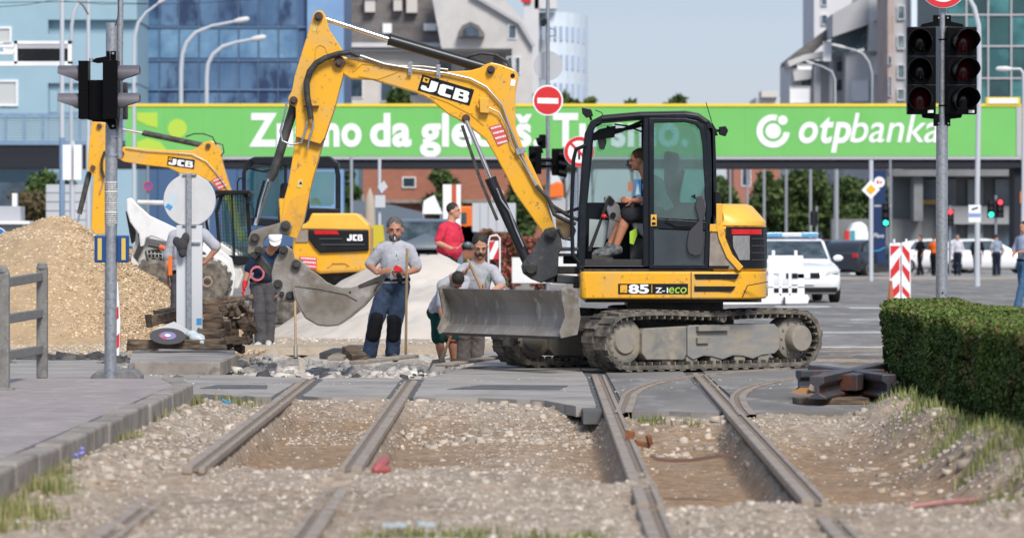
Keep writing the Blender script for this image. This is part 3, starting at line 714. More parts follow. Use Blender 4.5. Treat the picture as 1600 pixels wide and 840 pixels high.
# right-hand grey blocks
DR = 290
t = building('grey_house', 'light grey house with terraces stepping down right of the open sky', [(1236, 95, 1300, 420), (1300, 80, 1345, 420), (1322, 80, 1386, 420, -4)], DR, pale_render)
b = MB(); b.pp([(1230, 100), (1232, 92), (1252, 76), (1300, 40), (1303, 52), (1272, 82), (1245, 92)], DR-1, 8); rf = b.build('roof', slate, t)
b = MB(); b.prib([(1232, 100), (1258, 90), (1300, 82)], 9, DR-2, 3); b.prib([(1240, 116), (1268, 112)], 22, DR-1.5, 1.5); b.build('terrace', mat('terrace_wall', (.56, .56, .56), .8), t)
windows(t, [(1247, 101, 1268, 108), (1287, 66, 1298, 95), (1330, 124, 1356, 158), (1235, 136, 1265, 160)], DR-4.2, pane=white_clean, fr=.8)
b = MB(); b.pbox(1272, 104, 1282, 420, DR-2.5, .5); b.pbox(1296, 90, 1302, 420, DR-2.5, .5); b.build('pilaster', grey_render, t)
DT = 300
t = building('grey_tower_block', 'tall grey block with a slanting parapet behind the right footbridge end', [(1272, -60, 1300, 100), (1300, -60, 1392, 180)], DT+12, mat('pale_tower', (.58, .58, .60), .85))
b = MB(); b.pp([(1301, 22), (1340, 0), (1358, -40), (1358, 38), (1301, 58)], DR-6, 6); b.build('parapet', grey_render, t)
b = MB(); b.pp([(1302, 60), (1357, 40), (1357, 74), (1302, 82)], DR-4.5, 2); b.build('glazing', mat('loggia_glass', (.06, .10, .12), .15, c2=(.25, .32, .34), ns=.4, lo=.45, hi=.6), t)
b = MB(); b.pbox(1358, -40, 1388, 80, DR-6, 4); b.pbox(1366, 27, 1389, 33, DR-6.8, 1); b.build('wall', pale_render, t)
t = building('terrace_block', 'grey slab block with a brick strip beside the right traffic signal', [(1396, -60, 1440, 420), (1440, -60, 1545, 420, 1)], 270, grey_render)
b = MB(); b.pbox(1387, -60, 1397, 420, 269.5, 8); b.build('brick_strip', mat('muted_brick', (.36, .27, .24), .9, c2=(.42, .36, .34), ns=.6), t)
windows(t, [(1389, 120, 1393, 150), (1388, 88, 1393, 100)], 269.4, fr=.6)
b = MB(); b.pbox(1424, -60, 1440, 420, 269, 2); b.build('wall_strip', white_panel, t)
DQ = 205
t = building('glass_corner_block', 'teal glass block with a white grid and a grey ground floor at the far right', [(1470, -60, 1720, 262)], DQ, mat('glass_core', (.03, .07, .08), .5))
for i, px in enumerate([1478, 1510, 1544, 1580, 1616]):
    for j, py in enumerate([-26, 24, 73, 123, 173, 240]):
        f = MB(); f.pbox(px+1.5, py+2, px+33, py+(47 if j < 5 else 22), DQ-.1, .09)
        f.build('window', [glass_teal, mat('dark_teal_glass', (.01, .04, .05), .1, spec=.9, c2=(.02,.10,.10), ns=.3)][(i+j) % 2], t)
b = MB()
for py in (-27, 22, 71, 121, 172, 222, 262): b.pbox(1470, py, 1720, py+2.6, DQ-.2, .1)
for px in (1476, 1509, 1543, 1579, 1615): b.pbox(px, -60, px+2.4, 262, DQ-.22, .1)
b.build('mullion', grey_trim, t)
b = MB(); b.pbox(1395, 265, 1720, 275, DQ-.5, 3); b.pbox(1428, 275, 1442, 345, DQ, 2); b.pbox(1300, 342, 1440, 420, DQ+2, 1) ; b.build('ground_floor_wall', mat('dull_metal_cladding', (.20, .205, .21), .6, c2=(.14,.145,.15), ns=.5), t)
b = MB(); b.pbox(1395, 275, 1720, 430, DQ+2.2, 1); b.build('recess', mat('recess_grey', (.09, .10, .105), .4, c2=(.15, .16, .17), ns=.3), t)
for px in (1442, 1470, 1512, 1555): 
    f = MB(); f.pbox(px, 280, px+24, 320 if px == 1442 else 420, DQ+1.9, .2); f.build('window', win_dark if px != 1512 else mat('grey_glass', (.20, .22, .23), .3), t)
b = MB(); b.pbox(1442, 312, 1465, 319, DQ+1.6, .2); b.build('fascia', mat('ochre_fascia', (.35, .22, .06), .6), t)
b = MB(); b.pbox(1470, 322, 1600, 350, DQ+1.3, .3); b.build('shutter', mat('grey_shutter', (.28, .29, .30), .6), t)
windows(bpy.data.objects['grey_house'], [(1306, 96, 1318, 112), (1306, 124, 1318, 142), (1252, 122, 1268, 134), (1244, 144, 1258, 160)], DR-.1, pane=win_dark, fr=1)
windows(bpy.data.objects['grey_house'], [(1362, 88, 1380, 116)], DR-4.2, pane=white_clean, fr=1)
windows(bpy.data.objects['grey_tower_block'], [(1284, -6, 1292, 8), (1284, 24, 1292, 38), (1284, 52, 1292, 66)], DT+11.9, pane=win_dark, fr=.8)
windows(bpy.data.objects['terrace_block'], [(1403, 10, 1413, 30), (1403, 56, 1413, 76), (1403, 102, 1413, 122), (1403, 140, 1413, 156)], 269.9, pane=MATS['loggia_glass'], fr=1)
# far small house and crane-like top at the left of the right block
t = building('far_house', 'tiny far house with a cream top on the horizon left of the grey house', [(1182, 152, 1222, 200)], 420, pale_render); b = MB(); b.pbox(1190, 142, 1215, 152, 419, 5); b.build('upper_storey', cream, t)
# red brick building seen under the bridge
DB = 235
t = building('brick_building', 'long red brick building seen under the footbridge', [(540, 200, 860, 420)], DB, brick)
windows(t, [(630, 278, 648, 292), (560, 300, 566, 312), (770, 300, 784, 312)], DB, fr=1.5)
b = MB(); b.pbox(540, 312, 860, 317, DB-.5, .5); b.build('plinth_band', concrete, t)
t = building('brick_house', 'far brick building right of the cab under the footbridge', [(1146, 240, 1240, 420)], 380, mat('faded_brick', (.34, .15, .11), .9)); windows(t, [(1160, 262, 1172, 290)], 380)
t = building('long_pale_building', 'pale low building behind the trees right of the cab', [(1236, 230, 1400, 420)], 385, pale_render); windows(t, [(1322, 262, 1350, 278)], 385, pane=white_clean)
t = building('glazed_hall', 'hall with dark glazing under the left part of the banner', [(200, 240, 560, 420)], 228, mat('dim_teal_wall', (.13, .25, .33), .6))
windows(t, [(345, 255, 400, 300), (405, 255, 480, 300), (215, 262, 262, 300), (268, 262, 335, 300)], 228, frame=steelblue, pane=win_dark, fr=1)
# trees
for i, (px, d, top, wpx, lab) in enumerate([
    (1195, 262, 262, 70, 'rounded tree just right of the excavator cab'), (1250, 258, 258, 90, 'dense tree behind the police car'), (1312, 262, 262, 90, 'broad tree between the flagpoles'),
    (1370, 266, 268, 80, 'tree left of the blue pylon'), (1425, 250, 240, 70, 'dark tree right of the blue pylon'), (1135, 270, 262, 60, 'paler tree close behind the cab')]):
    h = Z(top, d); tree(lab, X(px, d), d, h, wpx*d/F*1.35, n=6500, low=.02)
for px, d, top, wpx, lab in [(700, 233, 246, 58, 'ivy-like tree against the red brick wall'), (810, 231, 250, 60, 'dark tree half hidden behind the boom'), (548, 225, 255, 40, 'light green tree beside the second cab')]:
    tree(lab, X(px, d), d, Z(top, d), wpx*d/F*1.2, n=4500, group='trees by the brick building', low=.02)
for px, d, top, wpx, lab in [(628, 296, 134, 40, 'small treetop over the banner in front of the cream house'), (828, 325, 140, 50, 'treetop over the banner behind the no-entry sign'), (880, 322, 148, 60, 'treetop right of the no-entry sign over the banner'), (925, 330, 148, 22, 'little round treetop over the banner left of the cab'), (988, 330, 152, 26, 'low treetop over the banner above the cab roof'), (1060, 330, 146, 28, 'single treetop over the banner right of the cab roof')]:
    tree(lab, X(px, d), d, Z(top, d)*1.06, wpx*d/F*1.3, n=3500, group='treetops above the banner', low=.45)
tree('pine-like bushy tree over the low wall at the far left', X(75, 150), 150, Z(262, 150), 2.6, n=2200, group='bushes on the far left', cB=(.10,.15,.04), low=.1)
tree('reddish bush in front of the teal building at the left', X(45, 140), 140, Z(295, 140), 2.8, n=2200, group='bushes on the far left', cA=(.06,.06,.025), cB=(.15,.10,.05), low=.05, name='bush', cat='bush')
# low walls and white blocks at the left
t = thing('site_hoarding', 'white block wall beyond the gravel heap', 'wall', (X(120, 130), 130, 0)); b = MB(); b.pbox(72, 288, 142, 380, 130, .3); b.build('panel', mat('white_blocks', (.50, .52, .55), .8, c2=(.42, .44, .47), ns=.6), t)
b = MB()
for k in range(5): b.pbox(72, 300+k*14, 142, 300.8+k*14, 129.97, .02)
b.build('joint', grey_render, t)
t = thing('low_wall', 'grey block wall with a white cap at the left edge', 'wall', (X(10, 110), 110, 0)); b = MB(); b.pbox(-80, 322, 32, 380, 110, 1); b.build('wall', mat('grey_block', (.40, .41, .44), .8), t); b = MB(); b.pbox(-80, 345, 46, 350, 109.5, 1); b.build('cap', white_clean, t); b = MB(); b.pbox(19, 302, 26, 322, 110, .3); b.build('post', white_clean, t)
t = thing('dark_hoarding', 'dark blue-grey fence panel behind the closed parasol', 'fence', (X(600, 160), 160, 0)); b = MB(); b.pp([(548, 312), (612, 320), (662, 332), (662, 420), (548, 420)], 160, .3); b.build('panel', mat('slate_sheet', (.12, .15, .19), .6), t)
# blue pylon
t = thing('advertising_pylon', 'dark blue pylon with small white lettering under the bridge', 'sign', (X(1374, 150), 150, 0)); b = MB(); b.pbox(1364, 266, 1384, 412, 150, .5); b.build('panel', navy, t)
text('lettering', 'Plava', 1365, 1381, 371, 7, 149.97, white_clean, t, shear=.2); b = MB(); b.prib([(1365, 392), (1374, 391), (1383, 386)], 1.6, 149.95, .02); b.build('stripe', mat('cyan_stripe', (.05, .35, .6), .5), t)
# flagpoles
fp = None
for px, top, d in [(1142, 225, 195), (1168, 225, 195), (1194, 225, 195), (1229, 225, 195), (1267, 225, 195), (1307, 225, 190), (1442-51, 225, 200)]:
    lab = 'plain grey flagpole right of the cab, numbered none'
for k, (px, d, r, lab) in enumerate([(1141, 235, 1.6, 'first thin grey flagpole right of the cab'), (1168, 230, 1.8, 'second thin grey flagpole from the cab'), (1194, 225, 2.2, 'grey flagpole rising over the engine cover'), (1228.5, 215, 2.3, 'grey flagpole above the left of the police car'), (1266.5, 212, 2.4, 'grey flagpole above the middle of the police car'), (1307, 205, 3.4, 'thickest grey flagpole right of the police car'), (1391, 200, 2.4, 'grey flagpole right of the blue pylon')]):
    t = thing('flagpole', lab, 'pole', (X(px, d), d, 0), group='flagpoles under the bridge')
    b = MB(); b.tube([(X(px, d), d, 0), (X(px, d), d, 6.4), (X(px, d), d, Z(258, d)+3)], [r*d/F*1.05, r*d/F, r*d/F*.9], 10); b.build('shaft', mat('pole_grey', (.36, .38, .41), .5, .3), t, smooth=True)
    b = MB(); b.cyl((X(px, d), d, 0), (X(px, d), d, .25), r*d/F*2.2, 12); b.build('base', grey_render, t)

# street lamps
lampm = mat('lamp_grey', (.50, .53, .57), .5)
def lamp(label, px, ytop, pts, d, r=3.2, head=None):
    t = thing('street_lamp', label, 'street lamp', (X(px, d), d, 0), group='curved street lamps')
    b = MB(); b.ptube([(px, 376 + H*F/d)] + pts, [r*1.15] + [r]*(len(pts)-2) + [r*.75, r*.7], d, 10); b.build('pole', lampm, t, smooth=True)
    (a, c_), (e, f_) = pts[-2], pts[-1]; dx, dy = (e-a), (f_-c_); L = math.hypot(dx, dy); dx /= L; dy /= L
    hl = head or 24
    b = MB(); b.ptube([(e, f_), (e+dx*hl*.3, f_+dy*hl*.3), (e+dx*hl*.85, f_+dy*hl*.85), (e+dx*hl, f_+dy*hl)], [r*.9, r*1.5, r*1.4, r*.6], d, 10); b.build('lamp_head', mat('lamp_head', (.6, .6, .6), .5), t, smooth=True)
lamp('curved lamp with its head nearest the top of the boom, left one', 283, 90, [(283, 110), (285, 85), (292, 66), (306, 51), (330, 41), (366, 34)], 190)
lamp('lower curved lamp just right of its taller neighbour behind the banner', 323, 110, [(323, 120), (325, 100), (333, 85), (348, 73), (370, 66), (392, 62)], 195)
lamp('curved lamp with an arm cut by the top edge, right of the left traffic signal', 210, 60, [(209, 110), (210, 60), (216, 36), (228, 20), (248, 5)], 120, r=2.8)
lamp('thin curved lamp behind the gantry at the upper left', 112, 60, [(111, 120), (112, 40), (116, 18), (124, 2), (136, -14)], 118, r=2.8)
lamp('curved lamp behind the right traffic signal reaching over to the left', 1527, 30, [(1527, 300), (1530, 100), (1529, 40), (1522, 12), (1512, -6), (1498, -16)], 120, r=4)
lamp('pale curved lamp in front of the light grey house', 1363, 110, [(1363, 175), (1363, 115), (1358, 97), (1348, 84), (1335, 78), (1322, 75)], 215, r=1.7)
lamp('far small curved lamp left of the light grey house lamp', 1304, 110, [(1305, 175), (1305, 125), (1300, 112), (1285, 104), (1272, 100)], 230, r=1.4, head=14)
lamp('white lamp with a short arm pointing left at the far right', 1597, 110, [(1599, 300), (1600, 150), (1599, 115), (1594, 108), (1580, 108)], 110, r=3.2, head=24)
# plain poles left
for px, d, r, top, lab, m_ in [(97, 112, 3.6, -60, 'pale grey pole behind the gantry, left one', lampm), (138, 116, 3.0, -60, 'pale pole behind the left traffic signal', lampm)]:
    t = thing('mast', lab, 'pole', (X(px, d), d, 0)); b = MB(); b.cyl((X(px, d), d, 0), (X(px, d), d, Z(top, d)), r*d/F, 12); b.build('shaft', m_, t, smooth=True)
    b = MB(); b.cyl((X(px, d), d, 0), (X(px, d), d, Z(215, d)), r*d/F*1.25, 12); b.build('painted_base', steelblue if px == 97 else m_, t, smooth=True)
t = thing('white_cabinet_sign', 'blank white double board on the pole below the gantry', 'sign', (X(114, 108), 108, 0)); b = MB(); b.pbox(98, 226, 111, 281, 108, .3); b.pbox(115, 226, 127, 281, 108, .3); b.build('board', white_clean, t); b = MB(); b.ptube([(113, 460), (113, 220)], 3.8, 108.2, 12); b.build('post', lampm, t, smooth=True)
t = thing('lane_gantry', 'white overhead gantry with a black sign window at the upper left', 'gantry', (X(111, 114), 114, 0))
b = MB(); d = 114; b.pbox(-40, 96, 112, 103, d, .3); b.pbox(22, 64, 112, 69, d, .3); b.pbox(22, 64, 27, 100, d, .3); b.pbox(106, 64, 112, 100, d, .3); b.pbox(-40, 70, 23, 74, d, .3); b.pbox(-40, 81, 23, 85, d, .3); b.build('truss', white_clean, t)
b = MB(); b.pbox(28, 69, 106, 96, d+.05, .2); b.build('sign_panel', black_paint, t); b = MB(); b.pbox(28, 69, 106, 76, d+.02, .03); b.build('hood', grey_render, t)
b = MB(); b.ptube([(-30, 445), (-30, 60)], 4, d, 10); b.build('post', lampm, t)
# overhead wires at the upper left
t = thing('contact_wire', 'thin overhead wires crossing the top left corner', 'wire', (X(60, 100), 100, 0))
b = MB()
b.ptube([(-40, 5), (100, 3), (230, 6)], .5, 100, 5); b.ptube([(-40, 14), (40, 8), (125, -6)], .5, 101, 5); b.ptube([(100, 2), (160, 7), (300, 6), (450, -4)], .45, 102, 5); b.build('wire', black_rubber, t)
b = MB(); b.ptube([(122, 2), (130, 9), (138, 23)], 1.6, 100, 6); b.build('insulator', mat('insulator_brown', (.12, .08, .05), .5), t)
# ================================================================== main excavator
DC = 43.0; DK = 41.9          # slew centre depth, near face of the cab
EX = thing('excavator', 'large yellow tracked excavator in the foreground with its boom raised over the crossing', 'excavator', (X(1026, DC), DC, 0))
A = R(34); fv = Vector((-math.cos(A), -math.sin(A), 0)); pv = Vector((-math.sin(A), math.cos(A), 0))
C0 = Vector((X(1026, DC), DC, 0))
UM = Matrix(((fv.x, pv.x, 0, C0.x), (fv.y, pv.y, 0, C0.y), (0, 0, 1, 0), (0, 0, 0, 1)))   # local x forward, y to the far side
# tracks
def track(side, lab=None):
    yc = side * .88; hw = .225; Lh = 1.17; r = .31; zc = .335
    path = []
    n = 9
    def put(x, z): path.append((x, z))
    N1 = 20
    for i in range(N1+1): put(-Lh + 2*Lh*i/N1, zc + r + .012*math.sin(i/N1*math.pi*3) - .0)
    for i in range(1, n): a = R(90 - 180*i/n); put(Lh + r*math.cos(a), zc + r*math.sin(a))
    for i in range(N1+1): put(Lh - 2*Lh*i/N1, zc - r)
    for i in range(1, n): a = R(-90 - 180*i/n); put(-Lh + r*math.cos(a), zc + r*math.sin(a))
    b = MB(); i0 = 0; th = .028; m = len(path)
    outer = []; inner = []
    for i in range(m):
        p = Vector(path[i]); a = Vector(path[i-1]); c = Vector(path[(i+1) % m]); t = (c-a).normalized(); nn = Vector((-t.y, t.x))
        outer.append(p + nn*.0); inner.append(p - nn*.045)
    for i in range(m):
        for (pt) in (outer[i], inner[i]):
            b.v.append((pt.x, yc-hw, pt.y)); b.v.append((pt.x, yc+hw, pt.y))
    for i in range(m):
        j = (i+1) % m; q = lambda k, l: k*4+l
        for f in ((q(i,0), q(j,0), q(j,1), q(i,1)), (q(i,3), q(j,3), q(j,2), q(i,2)), (q(i,2), q(j,2), q(j,0), q(i,0)), (q(i,1), q(j,1), q(j,3), q(i,3))):
            b.f.append(list(f)); b.m.append(0)
    # lugs outside, staggered, and guide teeth inside
    per = [0]
    for i in range(m): per.append(per[-1] + (Vector(path[(i+1) % m]) - Vector(path[i])).length)
    def at(s):
        s %= per[-1]
        for i in range(m):
            if per[i+1] >= s:
                f = (s-per[i])/(per[i+1]-per[i]); p = Vector(path[i]).lerp(Vector(path[(i+1) % m]), f); t = (Vector(path[(i+1) % m])-Vector(path[i])).normalized(); return p, t
    nl = 46
    for k in range(nl):
        p, t = at(per[-1]*k/nl); nn = Vector((-t.y, t.x)); an = math.atan2(t.y, t.x)
        for sgn, o in ((-1, 0), (1, .5)):
            p, t = at(per[-1]*(k+o)/nl); nn = Vector((-t.y, t.x)); an = math.atan2(t.y, t.x)
            c = p + nn*.004; b.box((c.x, yc + sgn*hw*.52, c.y), (.075, hw*.96, .026), Euler((0, -an, 0)).to_matrix())
    for k in range(64):
        p, t = at(per[-1]*k/64); nn = Vector((-t.y, t.x)); an = math.atan2(t.y, t.x); c = p - nn*.062
        b.box((c.x, yc-hw*.75, c.y), (.02, .10, .04), Euler((0, -an, 0)).to_matrix()); b.box((c.x, yc+hw*.75, c.y), (.02, .10, .04), Euler((0, -an, 0)).to_matrix())
        b.box((c.x, yc, c.y), (.03, .07, .07), Euler((0, -an, 0)).to_matrix())
    b.xf(UM); o = b.build('crawler_track', muddy, EX, smooth=False)
    # idler, sprocket, rollers, frame
    b = MB(); b.lathe((Lh, yc, zc), [(.05,-.16),(.13,-.16),(.15,-.13),(.225,-.12),(.255,-.10),(.255,.10),(.05,.12)], 28, 'y')
    for k in range(8): a = k*math.pi/4; b.cyl((Lh+.18*math.cos(a), yc-.125, zc+.18*math.sin(a)), (Lh+.18*math.cos(a), yc-.119, zc+.18*math.sin(a)), .02, 10)
    b.xf(UM); b.build('idler_wheel', muddy_steel, o, smooth=True)
    b = MB(); b.lathe((-Lh, yc, zc), [(.02,-.26),(.135,-.26),(.145,-.245),(.145,-.13),(.20,-.12),(.235,-.10),(.245,-.05),(.245,.1),(.05,.12)], 32, 'y')
    for k in range(12): a = k*math.pi/6; b.cyl((-Lh+.185*math.cos(a), yc-.14, zc+.185*math.sin(a)), (-Lh+.185*math.cos(a), yc-.12, zc+.185*math.sin(a)), .014, 8)
    b.xf(UM); b.build('drive_sprocket', muddy_steel, o, smooth=True)
    b = MB()
    prof = [(-.86, .50), (.30, .50), (.34, .47), (.34, .16), (.26, .12), (.12, .16), (0, .15), (-.14, .115), (-.28, .155), (-.42, .15), (-.56, .115), (-.68, .155), (-.86, .17), (-.93, .22), (-.93, .44)]
    b.extr(prof, 'y', yc-.16, yc+.16)
    b.xf(UM); b.build('track_frame', mat('mud_streaked_frame', (.21, .215, .215), .75, c2=(.29, .26, .21), ns=4, lo=.40, hi=.64, c3=(.12, .15, .18), n3=9, lo3=.60, hi3=.74, stretch=(.6, 1, 3)), o, bevel=.012)
    b = MB(); b.extr([(.36, .49), (.93, .47), (.96, .42), (.96, .20), (.90, .13), (.40, .12), (.36, .18)], 'y', yc-.17, yc+.12); b.xf(UM); b.build('idler_guard', muddy_steel, o, bevel=.012)
    b = MB(); b.box((.02, yc-.19, .46), (.42, .05, .05)); b.box((.15, yc-.175, .33), (.16, .04, .06)); b.cyl((-.12, yc-.2, .57), (-.12, yc+.2, .57), .045, 16); b.xf(UM); b.build('carrier_roller', muddy_steel, o)
    b = MB()
    for k in range(5): b.cyl((-.72+.33*k, yc-.14, .125), (-.72+.33*k, yc+.14, .125), .075, 16)
    b.xf(UM); b.build('bottom_roller', muddy_steel, o)
track(-1); track(1)
b = MB(); b.box((0, 0, .44), (1.15, 1.35, .26)); b.box((.55, 0, .42), (.5, .7, .3)); b.box((-.5, .0, .46), (.5, .9, .2)); b.lathe((0, 0, .56), [(.55, 0), (.55, .13), (.5, .14)], 32); b.xf(UM); b.build('undercarriage', dark_steel, EX, bevel=.015)
# dozer blade: concave plate swept across, with end plates and push arms
b = MB(); BD = 2.08
prof = [(.02, .40), (-.075, .50), (-.10, .62), (-.075, .75), (.02, .89)]      # x forward, z
k = len(prof); prof_b = [(x-.03, z) for x, z in prof][::-1]
b.extr([(x+BD, z) for x, z in prof + prof_b], 'y', 0, 1); 
for i in range(len(b.v)): v = b.v[i]; b.v[i] = (v[0], -1.19 + 2.38*v[1], v[2])
b.xf(UM); blade = b.build('dozer_blade', mat('scraped_blade_steel', (.27, .25, .225), .48, .2, c2=(.19, .17, .15), ns=2.5, lo=.42, hi=.62, c3=(.44, .42, .39), n3=9, lo3=.56, hi3=.72, stretch=(1, 1, .4), bump=.002), EX, bevel=.004)
b = MB()
for s in (-1, 1): b.extr([(BD+.05, .385), (BD+.075, .44), (BD-.0, .60), (BD+.06, .90), (BD+.0, .93), (BD-.16, .88), (BD-.20, .60), (BD-.16, .42)], 'y', s*1.19-.012, s*1.19+.012)
b.xf(UM); b.build('end_plate', bare, blade, bevel=.004)
b = MB(); b.box((BD-.03, 0, .385), (.10, 2.2, .03)); b.xf(UM); b.build('cutting_edge', dark_steel, blade)
b = MB(); b.box((BD-.56, -.38, .50), (.75, .13, .16), (0, .06, 0)); b.box((BD-.56, .38, .50), (.75, .13, .16), (0, .06, 0)); b.box((BD-.24, 0, .55), (.12, 1.0, .22)); b.xf(UM); b.build('blade_arm', dark_steel, EX, bevel=.01)
b = MB(); b.cyl((1.0, 0, .50), (1.45, 0, .66), .06); b.cyl((1.45, 0, .66), (1.8, 0, .72), .035); b.xf(UM); b.build('blade_cylinder', black_paint, EX, smooth=True)

# upper structure -----------------------------------------------------
def skirt(b, x0, x1, zt, zb, yn=DK, yf=DK+2.15, rr=.55):
    pts = [(X(x0, yn), yn+.04), (X(x0, yn)+.04, yn)]
    cx, cy = X(x1, yn) - rr, yn + rr
    for k in range(9): a = R(-90 + 90*k/8); pts.append((cx + rr*math.cos(a), cy + rr*math.sin(a)))
    cy2 = yf - rr
    for k in range(9): a = R(0 + 90*k/8); pts.append((cx + rr*math.cos(a), cy2 + rr*math.sin(a)))
    pts += [(X(x0, yn), yf)]
    b.extr(pts, 'z', Z(zb, yn), Z(zt, yn))
b = MB(); skirt(b, 907, 1203, 424, 467, yn=DK-.03); body = b.build('lower_body', yellow, EX, bevel=.02, smooth=True)
b = MB(); b.pbox(912, 416, 1112, 425, DK+.0, 2.0); b.pbox(915, 462, 1190, 472, DK+.25, 1.6); b.pbox(980, 470, 1130, 488, DK+.55, 1.1); b.build('turntable_base', dark_steel, EX)
b = MB()   # counterweight upper and engine cover
def cwt(b, x0, x1, zt, zb, rr, yn=DK-.0, inset=0): 
    yn2 = yn + inset; pts = [(X(x0, yn), yn2)]; cx, cy = X(x1, yn) - rr, yn2 + rr
    for k in range(9): a = R(-90 + 90*k/8); pts.append((cx + rr*math.cos(a), cy + rr*math.sin(a)))
    cy2 = yn + 2.1 - inset - rr
    for k in range(9): a = R(90*k/8); pts.append((cx + rr*math.cos(a), cy2 + rr*math.sin(a)))
    pts.append((X(x0, yn), yn+2.1-inset)); b.extr(pts, 'z', Z(zb, yn), Z(zt, yn))
cwt(b, 1113, 1203, 352, 424, .5); b.build('counterweight', yellow, EX, bevel=.025, smooth=True)
b = MB()
y0 = DK; n0 = len(b.v)
low = [(1113, 356), (1203, 356)]; 
def loft(b, rings):
    n0 = len(b.v); k = len(rings[0])
    for r_ in rings: b.v += [tuple(v) for v in r_]
    for i in range(len(rings)-1):
        for j in range(k): b.f.append([n0+i*k+j, n0+i*k+(j+1) % k, n0+(i+1)*k+(j+1) % k, n0+(i+1)*k+j]); b.m.append(b.cm)
    b.f.append([n0+j for j in range(k)][::-1]); b.f.append([n0+(len(rings)-1)*k+j for j in range(k)]); b.m += [b.cm]*2
def ringxy(x0, x1, py, inset, rr, yn=DK):
    z = Z(py, yn); yn2 = yn + inset; cx = X(x1, yn) - rr; pts = [Vector((X(x0, yn), yn2, z))]
    for k in range(7): a = R(-90 + 90*k/6); pts.append(Vector((cx + rr*math.cos(a), yn2+rr + rr*math.sin(a), z)))
    y2 = yn + 2.1 - inset - rr
    for k in range(7): a = R(90*k/6); pts.append(Vector((cx + rr*math.cos(a), y2 + rr*math.sin(a), z)))
    pts.append(Vector((X(x0, yn), yn+2.1-inset, z))); return pts
loft(b, [ringxy(1126, 1201, 353, -.005, .48), ringxy(1126, 1201, 345, 0, .48), ringxy(1126, 1180, 321, .13, .42), ringxy(1126, 1172, 318, .22, .4)])
b.build('engine_cover', mat('pale_yellow_cover', (.84, .47, .07), .35, c2=(.78, .42, .05), ns=1), EX, smooth=True, bevel=.01)
b = MB(); b.prib([(1124, 318), (1124, 352), (1128, 372), (1140, 400), (1158, 420)], 10, DK-.035, .05); b.pp([(1106, 350), (1130, 350), (1130, 362), (1106, 362)], DK-.03, .05); b.build('side_trim', yellow, EX, bevel=.006)
b = MB(); b.pp([(1110, 360), (1122, 360), (1126, 378), (1138, 402), (1150, 420), (1108, 420)], DK-.012, .03); b.build('side_grille', mat('dusty_grille', (.30, .26, .22), .8, c2=(.22, .18, .15), ns=12), EX)
def wrap(b, pts, off=.02):   # panel following the curved corner of the counterweight
    rr = .5; cx = X(1203, DK) - rr
    out = []
    for (px, py) in pts:
        x = X(px, DK)
        if x <= cx: y = DK
        else:
            t = min(1, (x - cx)/rr); y = DK + rr - rr*math.sqrt(max(0, 1-t*t))
        out.append((x, y-off, Z(py, DK)))
    return out
def wrap_panel(px0f, px1f, y0, y1, off=.02, n=10, m=MB):
    b = MB(); rows = []
    for j in range(5):
        py = y0 + (y1-y0)*j/4; a, c = px0f(py), px1f(py)
        rows.append(wrap(b, [(a + (c-a)*i/n, py) for i in range(n+1)], off))
    for r_ in rows: b.v += r_
    w = n+1
    for j in range(4):
        for i in range(n): b.f.append([j*w+i, (j+1)*w+i, (j+1)*w+i+1, j*w+i+1]); b.m.append(0)
    return b
lx = lambda py: 1134 + max(0, (py-372))*.45
b = wrap_panel(lx, lambda py: 1202.3, 354, 419, .018); lp = b.build('rear_light_panel', black_paint, EX)
b = wrap_panel(lambda py: 1143, lambda py: 1192, 358, 366, .028); b.build('tail_light', mat('red_lens', (.60, .015, .02), .2, c2=(.45, .01, .015), ns=20), lp)
b = wrap_panel(lambda py: 1145 + max(0, py-385)*.5, lambda py: 1172, 368, 406, .026); b.build('lens', mat('grey_lens', (.26, .26, .26), .3, c2=(.18,.18,.19), ns=14, stretch=(6,6,1)), lp)
b = MB()
for k in range(4): q = wrap_panel(lambda py: 1175, lambda py: 1200, 372+k*11, 373.5+k*11, .027); base = len(b.v); b.v += q.v; b.f += [[i+base for i in f] for f in q.f]; b.m += q.m
b.build('panel_ribs', mat('dark_grey_rib', (.05, .05, .055), .5), lp)
b = MB(); b.pp([(1085, 428), (1156, 428), (1150, 436), (1087, 436)], DK-.04, .02); b.pp([(1085, 447), (1150, 447), (1143, 455), (1085, 455)], DK-.04, .02); b.pp([(1108, 415), (1140, 415), (1138, 419), (1108, 419)], DK-.04, .02); b.build('air_vent', black_paint, body)
b = MB(); b.prib([(1080, 425), (1080, 467)], 1.2, DK-.036, .01); b.prib([(1160, 464), (1168, 446), (1200, 440)], 1.5, DK-.03, .02); b.build('panel_seam', dark_steel, body)
b = MB(); b.pbox(966, 443, 1075, 459, DK-.037, .008); dc = b.build('model_decal', black_paint, body)
b = MB(); b.pbox(969, 445, 980, 457, DK-.041, .004); b.build('emblem_ground', yellow, dc)
text('lettering', '85', 982, 1014, 457.5, 13, DK-.042, white_clean, dc, off=.04)
text('lettering', 'Z-1', 1024, 1044, 457, 8, DK-.042, white_clean, dc, off=.02)
text('lettering', 'eco', 1045, 1073, 457.5, 13.5, DK-.042, mat('lime_letter', (.35, .55, .05), .5), dc, off=.01, shear=.15)
b = MB(); b.pbox(1018, 444.5, 1019, 457.5, DK-.042, .004); b.build('divider', yellow, dc)

